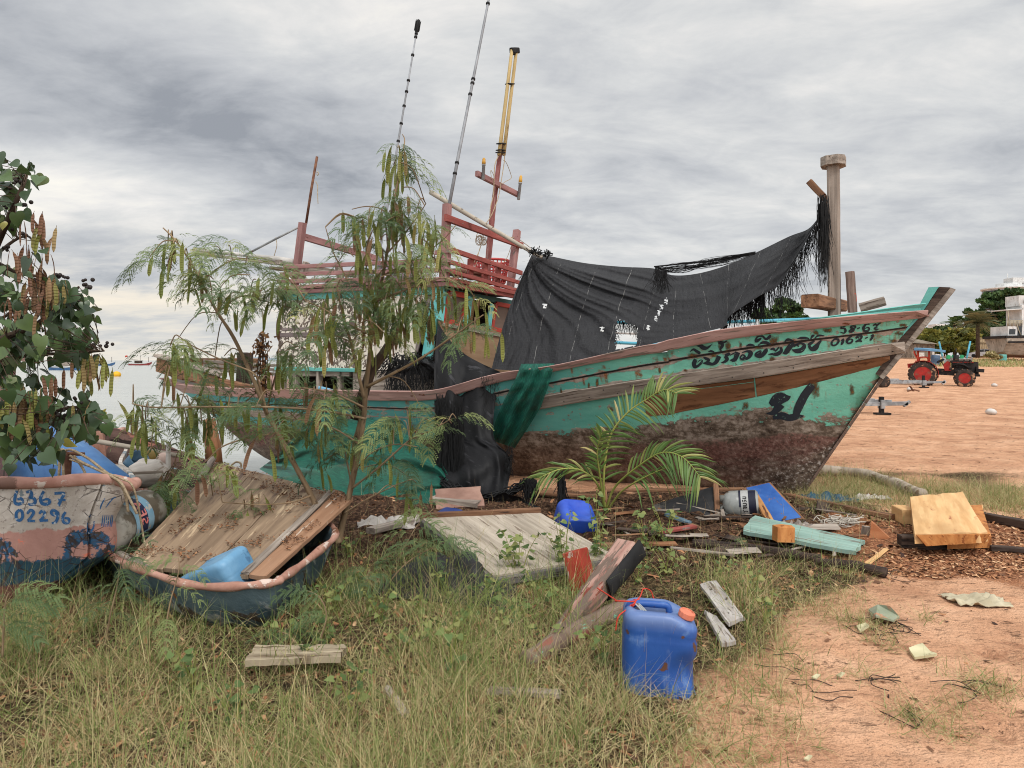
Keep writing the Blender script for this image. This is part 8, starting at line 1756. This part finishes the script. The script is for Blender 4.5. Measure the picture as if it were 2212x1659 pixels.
for y_ in (694, 699): m.tube([mx(2157, y_, -1.7), mx(2190, y_, -1.7)], .04, 5)
m.tube([mx(2160, 694, -1.7), mx(2158, 672, -1.7)], .05, 5); m.tube([mx(2176, 700, -1.75), mx(2180, 715, -1.8), mx(2184, 727, -1.9)], .05, 5); part('railing', m, surf('yellowed rail', C(150, 140, 118), C(176, 166, 144), (1, 1, 1), [], .6), my)
m = MB(); m.beam(mx(2156, 671), mx(2192, 669), 3.0, .12); part('awning', m, m_yw, my)
m = MB(); m.beam(mx(2160, 769), mx(2330, 775), .3, .3); m.beam(mx(2165, 774), mx(2200, 766), .2, .2); m.beam(mx(2200, 735, -2.1), mx(2201, 776, -2.1), .25, .25, (1, 0, 0)); part('cradle', m, m_rusty, my)
m = MB(); m.lathe([(.45, 0), (.47, .1), (.45, .9), (.40, .95), (.01, .95)], gp(2166, 92), n=16); single('steel_drum', m, surf('turquoise drum', C(70, 136, 130), C(104, 164, 156), (2, 2, 2), [(C(120, 90, 70), (3, 3, 3), .62, .1)], .7), 'turquoise steel drum under the laid up yacht', 'drum')
# drum, poles, skiff, hut, fence
m = MB(); m.lathe([(.40, 0), (.44, .1), (.43, .55), (.44, .6), (.43, 1.0), (.40, 1.1), (.01, 1.1)], gp(2019, 76)+V((0, 0, 0)), (.12, 0, 1), 16); single('barrel', m, surf('grey blue barrel', C(62, 82, 106), C(86, 106, 128), (2, 2, 2), [], .6), 'grey blue plastic barrel behind the tractor', 'barrel')
m_bpole = surf('light blue pole', C(74, 152, 176), C(104, 178, 198), (2, 2, 2), [], .6)
for (xa, ya, xb, yb, lb) in ((2039, 770, 2028.5, 738, 'light blue pole slanting up behind the tractor sunshade'), (2086, 769, 2096, 737, 'light blue pole slanting up in front of the yellow bushes')):
    Yp = 84.; p, q_ = U(xa, yb, Yp), U(xb, yb, Yp); p = gp(xa, Yp); m = MB(); m.tube([p, q_], .10, 8); single('blue_pole', m, m_bpole, lb, 'pole')
sk = thing('skiff', 'long grey skiff with green fittings on the grass behind the tractor', 'skiff', gp(2063, 82)); m = MB(); P = []
for u, w_, h in ((0, .3, .9), (.15, .8, .7), (.5, 1., .6), (.85, .9, .65), (1, .7, .75)): c = gp(lerp(2040, 2092, u), 82); P.append([c+V((0, -w_, h)), c+V((0, -w_*.7, .2)), c+V((0, 0, .1)), c+V((0, w_*.7, .2)), c+V((0, w_, h))])
m.grid(P, .06, False); part('hull', m, m_grey_metal, sk)
m = MB()
for px in (2047, 2058, 2076): m.beam(gp(px, 81.4, .6), gp(px+3, 81.4, 1.0), .3, .3)
part('fitting', m, surf('green fittings', C(40, 140, 90), C(60, 166, 110), (2, 2, 2), [], .6), sk)
ht = thing('thatched_hut', 'thatched hut with pale boards behind the bow', 'hut', gp(1985, 112)); hz_ = gp(1985, 112); mh = 112/F; hx_ = lambda px, py, dy=0: V(((px-CX)*mh, 112+dy, H-(py-HY)*mh))
m = MB(); m.prism([hx_(1955, 742, -2.5), hx_(1984, 733, 0), hx_(2008, 744, -2.5)], (0, 5, 0)); part('roof', m, surf('grey thatch', C(104, 94, 82), C(146, 134, 118), (1, 1, 20), [(C(80, 70, 60), (3, 3, 9), .58, .08)], .95), ht)
m = MB(); m.prism([hx_(1955, 773, -2), hx_(1955, 743, -2), hx_(2003, 744, -2), hx_(2003, 773, -2)], (0, 4, 0)); part('wall', m, surf('hut boards', C(104, 94, 84), C(150, 138, 124), (1, 9, 1), [(C(60, 54, 50), (3, 3, 3), .58, .1)], .9), ht)
m = MB(); m.prism([hx_(1962, 773, -3), hx_(1962, 762, -3), hx_(1973, 762, -3), hx_(1973, 773, -3)], (0, .2, 0)); m.prism([hx_(1990, 773, -3), hx_(1990, 760, -3), hx_(1994, 758, -3), hx_(1994, 773, -3)], (0, .2, 0)); part('counter', m, m_white_plastic, ht)
bf = MB()
for k in range(44): px = lerp(2114, 2156, k/43); p = gp(px, 124); h = (762-726)/F*124+random.uniform(-.25, .25); bf.tube([V((p.x, p.y+random.uniform(-.06, .06), p.z-.2)), V((p.x+random.uniform(-.05, .05), p.y, p.z+h+.4))], .055, 5)
for dz in (1., 2.6): bf.tube([gp(2114, 123.8, dz), gp(2156, 123.8, dz)], .07, 5)
single('bamboo_fence', bf, surf('pale bamboo fence', C(150, 128, 100), C(184, 164, 134), (1, 9, 9), [(C(110, 90, 70), (1, 9, 9), .6, .08)], .85), 'tall pale bamboo fence behind the white hatchback', 'fence')
# trees
def crown(acc, c, r, n, size, cvm, flat=1.):
    d = rng.normal(0, 1, (n, 3)); d /= np.linalg.norm(d, axis=1)[:, None]; rad = rng.uniform(.35, 1, n)**.5; P = np.array(c)+d*rad[:, None]*np.array(r)
    e1 = rng.normal(0, 1, (n, 3)); e1[:, 2] *= flat; e1 /= np.linalg.norm(e1, axis=1)[:, None]; e2 = np.cross(e1, rng.normal(0, 1, (n, 3))); e2 /= np.linalg.norm(e2, axis=1)[:, None]; s_ = size*rng.uniform(.5, 1.4, n)[:, None]
    v = np.stack([P-e1*s_, P+e2*s_*.6, P+e1*s_, P-e2*s_*.6], 1).reshape(-1, 3); acc.add(v, np.arange(n*4).reshape(-1, 4), np.repeat(np.clip(cvm+rng.normal(0, .14, n), 0, 1), 4))
m_dkleaf = leaf_mat('dark tree leaves', [(0., C(34, 52, 30)), (.5, C(64, 88, 48)), (1., C(104, 128, 70))], .6, .2); m_ylleaf = leaf_mat('yellow green leaves', [(0., C(58, 70, 30)), (.5, C(112, 112, 48)), (1., C(164, 150, 70))], .6, .25); m_mdleaf = leaf_mat('mid green leaves', [(0., C(40, 58, 32)), (.5, C(68, 90, 48)), (1., C(102, 122, 68))], .6, .2)
def rtree(label, px, Y, tiers, mat, size, dens, name='tree', group=None):
    o = thing(name, label, 'tree' if name != 'bush' else 'bush', gp(px, Y), group); b = gp(px, Y); top = U(*tiers[0][:2], Y); m = MB(); k_ = Y/F
    hgt = top.z-b.z; m.tube([b-V((0, 0, .3)), b+V((.1, 0, hgt*.3)), b+V((.3, 0, hgt*.62))], [.035*hgt, .026*hgt, .014*hgt], 8); acc = Acc()
    for (x_, y_, rx, ry) in tiers:
        c = U(x_, y_, Y+random.uniform(-2, 2)*(1 if Y > 40 else .2)); m.tube([b+V((.05, 0, hgt*.35)), (b+V((0, 0, hgt*.4))+c)/2+V((0, 0, -.05*hgt)), c], [.014*hgt, .009*hgt, .004*hgt], 5)
        nsub = max(3, int(dens*rx*ry/60)); 
        for _ in range(nsub):
            a = random.uniform(0, 6.3); q_ = random.random()**.5; cc = c+V((rx*k_*math.cos(a)*q_, rx*k_*random.uniform(-.6, .6), ry*k_*math.sin(a)*q_)); s_ = min(rx, ry)*k_*random.uniform(.55, 1.0); crown(acc, cc, (s_*1.5, s_*1.3, s_*.6), 60, size, random.gauss(.45, .18))
    part('trunk', m, m_darkbark, o); part('crown', acc.obj('crown', mat, o.location), None, o); return o
rtree('big dark rain tree with tiered branches behind the laid up yacht', 2180, 132, [(2200, 632, 40, 12), (2150, 640, 36, 8), (2230, 650, 40, 14), (2130, 655, 36, 8), (2170, 662, 50, 9), (2110, 672, 26, 6), (2150, 682, 40, 9), (2200, 690, 60, 18), (2120, 690, 26, 8), (2085, 689, 20, 4), (2160, 708, 50, 16), (2115, 712, 36, 16), (2190, 725, 50, 16)], m_dkleaf, .34, 2.6)
rtree('dark tree glimpsed through the torn net strands above the rail', 1690, 70, [(1690, 655, 26, 10), (1715, 668, 20, 9), (1665, 672, 24, 9), (1700, 690, 36, 12), (1640, 690, 20, 10)], m_dkleaf, .34, 1.6)
for (px, rr, y_, lb) in ((2012, 22, 728, 'yellow green bush beside the thatched hut'), (2045, 26, 722, 'broad yellow flowering bush between the two blue poles'), (2082, 24, 722, 'yellow flowering bush beside the date palm'), (1985, 16, 738, 'small yellow green bush over the hut roof')):
    rtree(lb, px, 126, [(px, y_, rr, 14), (px-8, y_+14, rr, 14), (px+10, y_+20, rr, 16), (px, y_+32, rr, 12)], m_ylleaf, .42, 1.5, 'bush')
rtree('dark green tree mass behind the yellow bushes', 2040, 150, [(2035, 716, 40, 10), (2090, 716, 30, 14), (2000, 726, 26, 8), (2070, 706, 16, 10)], m_mdleaf, .5, 1.4)
def palm(label, px, Y, ytop, r, n_, mat, thick):
    o = thing('palm_tree', label, 'palm', gp(px, Y)); b = gp(px, Y); c = U(px, ytop, Y); m = MB(); m.tube([b-V((0, 0, .2)), lerp(b, c, .5), c], [thick*1.2, thick, thick*.9], 9); part('trunk', m, m_darkbark, o); acc = Acc()
    for k in range(n_):
        a = 2*math.pi*k/n_+random.uniform(-.15, .15); el = random.uniform(-.5, 1.2); d = V((math.cos(a)*math.cos(el), math.sin(a)*math.cos(el), math.sin(el))); pts = [c+d*r*u+V((0, 0, -.42*r*u*u)) for u in np.linspace(0, 1, 9)]; cv = random.random(); sd_ = d.cross(V((0, 0, 1))).normalized()
        for i in range(8):
            p, q_ = pts[i], pts[i+1]
            for s_ in (1, -1):
                for w_ in (0, .5): p2 = p.lerp(q_, w_); e = (sd_*s_+d*.5+V((0, 0, -.35))).normalized()*r*.26*(1-.5*abs(i/8-.4)); acc.add(np.array([p2, p2+d*r*.035, p2+e+d*r*.02, p2+e]), np.array([[0, 1, 2, 3]]), cv)
    part('crown', acc.obj('crown', mat, o.location), None, o)
palm('grey green date palm standing beside the bamboo fence', 2112, 120, 696, 3.7, 46, leaf_mat('date palm fronds', [(0., C(70, 76, 50)), (.5, C(106, 106, 72)), (1., C(140, 130, 92))], .6, .15), .30); palm('darker palm rising behind the yellow bushes', 2062, 140, 699, 3., 22, m_mdleaf, .3); palm('small palm behind the hut roof', 2003, 140, 722, 2.4, 18, m_mdleaf, .25)
# hotel tower and a low distant block
def sea_tower(name, label, px, Y, y0, rad, floors, fh):
    o = thing(name, label, 'building', gp(px, Y)); c = U(px, y0, Y); b = MB(); b.lathe([(rad, 0), (rad, c.z-3.2*1.0), (rad*.5, c.z-3.2), (rad*.5, c.z), (.1, c.z)], V((c.x, c.y, 0)), n=40); part('wall', b, m_yw, o); w_ = MB()
    for k in range(floors): z_ = c.z-5.-k*fh; w_.lathe([(rad*.9, z_-fh*.25), (rad+.12, z_-fh*.25), (rad+.12, z_+fh*.2), (rad*.9, z_+fh*.2)], V((c.x, c.y, 0)), n=40)
    part('window_band', w_, m_glass, o)
    r_ = MB(); r_.lathe([(rad*1.02, c.z-3.6), (rad*1.06, c.z-3.6), (rad*1.06, c.z-2.6), (rad*.9, c.z-2.6)], V((c.x, c.y, 0)), n=40); part('parapet', r_, m_yw, o)
    r_ = MB(); r_.prism([V((c.x-2, c.y-6, c.z)), V((c.x+8, c.y-6, c.z)), V((c.x+8, c.y-6, c.z+3.)), V((c.x-2, c.y-6, c.z+3.))], (0, 8, 0)); r_.tube([V((c.x-1, c.y, c.z)), V((c.x-1, c.y, c.z+6))], .25, 6); part('roof_plant', r_, m_yw, o)
sea_tower('hotel_tower', 'round white hotel tower top showing over the rain tree', 2180, 420, 613, 13.5, 12, 3.3)
b = MB(); p = U(2032, 700, 300); b.prism([V((p.x-2, 300, 0)), V((p.x+2.4, 300, 0)), V((p.x+2.4, 300, p.z)), V((p.x-2, 300, p.z))], (0, 6, 0)); single('apartment_block', b, m_yw, 'tiny pale block far behind the yellow bushes', 'building')
# grass on the far bank
FG = [(random.uniform(2020, 2212), random.uniform(776, 792)) for _ in range(900)]; spots = []
for px, py in FG:
    c = G(px, py)
    for _ in range(7): x_, y_ = c.x+random.gauss(0, .6), c.y+random.gauss(0, 1.4); spots.append((x_, y_, gz(x_, y_), 1.))
blades(0, spots, (.15, .45), .06, .6, mixc, 'far_grass', m_grass, 2)
rtree('pale dry bush in front of the laid up yacht', 2143, 88, [(2140, 768, 8, 6), (2147, 764, 8, 7), (2150, 772, 9, 5)], leaf_mat('dry bush leaves', [(0., C(110, 100, 60)), (.5, C(150, 138, 92)), (1., C(184, 170, 128))], .7, .2), .22, 3., 'bush')
# boat behind the wreck, seen through the tear in the net
ob = thing('moored_boat', 'white boat with red and blue rails seen through the tear in the net', 'boat', V((3., 15, -.4))); P = []
for u, w_, h in ((0, .1, 1.9), (.15, .8, 1.5), (.5, 1.2, 1.2), (.85, 1.1, 1.25), (1, .9, 1.4)): x_ = lerp(-1.5, 6.6, u); P.append([V((x_, 15-w_, h)), V((x_, 15-w_*.8, .3)), V((x_, 15, -.1)), V((x_, 15+w_*.8, .3)), V((x_, 15+w_, h))])
m = MB(); m.grid(P, .05, True); part('hull', m, m_yw, ob)
for k, (z_, mt) in enumerate(((1.45, m_tred), (1.62, m_yw), (1.8, m_bpole), (2.0, m_yw), (2.2, m_bpole))):
    m = MB(); m.tube([V((-.4, 13.9, z_+.15)), V((3, 13.85, z_)), V((6.2, 14, z_+.12))], .035, 6); part('rail', m, mt, ob)
m = MB()
for x_ in (0, 1.6, 3.2, 4.8, 6): m.tube([V((x_, 13.95, 1.1)), V((x_, 13.9, 2.3))], .04, 6)
part('stanchion', m, m_yw, ob); m = MB(); m.beam(V((4.6, 14.2, 1.35)), V((6.4, 14.2, 1.35)), .8, .25); m.beam(V((4.8, 14.2, 1.65)), V((6.2, 14.2, 1.62)), .7, .2); part('stacked_box', m, m_yw, ob)
# out at sea
def far_boat(label, px, Y, L, hm, wd, flag=False):
    o = thing('fishing_boat', label, 'fishing boat', V(((px-CX)/F*Y, Y, SEA))); c = V(((px-CX)/F*Y, Y, SEA)); m = MB(); P = []
    for u, w_, h, lo in ((-.5, .5, .9, 0), (-.3, .9, .8, -.2), (0, 1., .8, -.2), (.3, .8, 1.0, -.2), (.5, .05, 1.6, .6)): P.append([c+V((u*L, -w_, h)), c+V((u*L*.96, -w_*.8, lo)), c+V((u*L*.96, w_*.8, lo)), c+V((u*L, w_, h))])
    m.grid(P, .05, False); part('hull', m, hm, o); m = MB(); P2 = [[p[0]+V((0, -.02, .0)), p[0]+V((0, -.02, -.22))] for p in P]; m.grid(P2, .03, False); part('sheer_stripe', m, m_yw, o)
    m = MB(); m.beam(c+V((-.22*L, 0, 1.3)), c+V((.06*L, 0, 1.3)), 1.2, 1.0); m.beam(c+V((-.24*L, 0, 1.95)), c+V((.08*L, 0, 1.95)), 1.6, .12); part('wheelhouse', m, wd, o)
    m = MB(); m.tube([c+V((0, 0, 1.9)), c+V((0, 0, 4.4))], .06, 5); m.tube([c+V((.36*L, 0, 1)), c+V((.36*L, 0, 3.4))], .09, 5); m.tube([c+V((-.5*L, 0, .8)), c+V((-.55*L, 0, 4.))], .05, 5); m.tube([c+V((-.5*L, 0, 2.6)), c+V((-.1*L, 0, 2.2))], .05, 5); part('mast', m, m_dark_wood, o)
    if flag: m = MB(); q_ = c+V((-.55*L, 0, 3.3)); m.grid([[q_, q_+V((0, 0, .7))], [q_+V((-.5, 0, .1)), q_+V((-.5, 0, .8))], [q_+V((-1, 0, -.1)), q_+V((-1, 0, .6))]], .01); part('flag', m, m_orr, o)
m_rh = surf('far red hull', C(124, 50, 50), C(150, 70, 68), (1, 1, 1), [], .6); m_bh = surf('far blue hull', C(52, 84, 120), C(76, 108, 146), (1, 1, 1), [], .6)
far_boat('distant red fishing boat with an orange flag on the open sea', 303, 290, 9.5, m_rh, m_dark_wood, True); far_boat('distant blue fishing boat half behind the hanging pods', 222, 270, 9.5, m_bh, m_dark_wood); far_boat('distant blue boat behind the shrub leaves', 262, 232, 9., m_bh, m_grey_wood) if False else far_boat('distant dark blue boat behind the shrub leaves', 150, 150, 8.5, m_bh, m_grey_wood)
b = MB(); b.ball(V(((252-CX)/F*93, 93, SEA+.2)), (.53, .47), 18, 12); single('yellow_buoy', b, surf('yellow buoy', C(206, 150, 30), C(224, 176, 50), (3, 3, 3), [], .5), 'round yellow mooring buoy floating on the sea', 'buoy')
P = []; cR = V(((398-CX)/F*60, 60, SEA-.2))
for i in range(17):
    r = []
    for j in range(13):
        th, ph = math.pi/2*i/16, 2*math.pi*j/12; d = V((math.cos(ph)*math.sin(th+.1), math.sin(ph)*math.sin(th+.1), math.cos(th))); s_ = 1+.35*noise.noise(d*2.2)+.12*noise.noise(d*6); r.append(cR+V((d.x*1.9, d.y*1.5, d.z*.75))*s_)
    P.append(r)
m = MB(); m.grid(P); single('shore_rock', m, surf('dark rock', C(62, 58, 54), C(96, 90, 84), (2, 2, 2), [], .9), 'dark rock just above the water by the wreck stern', 'rock')
m = MB()
for (px, wd, h, Yh) in ((560, 46, 9, 3800), (600, 60, 6, 4000), (500, 60, 4, 4200)):
    P = []
    for i in range(25): u = i/24*2-1; hh_ = h/F*Yh*math.exp(-u*u*3)*(1+.25*noise.noise((u*4, px, 0))); x_ = (px+u*wd-CX)/F*Yh; P.append([V((x_, Yh-60, SEA-1)), V((x_, Yh, SEA+hh_)), V((x_, Yh+200, SEA-1))])
    m.grid(P)
struct('hills', m.build('hills', surf('hazy hill', C(128, 142, 150), C(142, 156, 162), (.01, .01, .01), [], .9)))  # distance haze is put into the hill colour
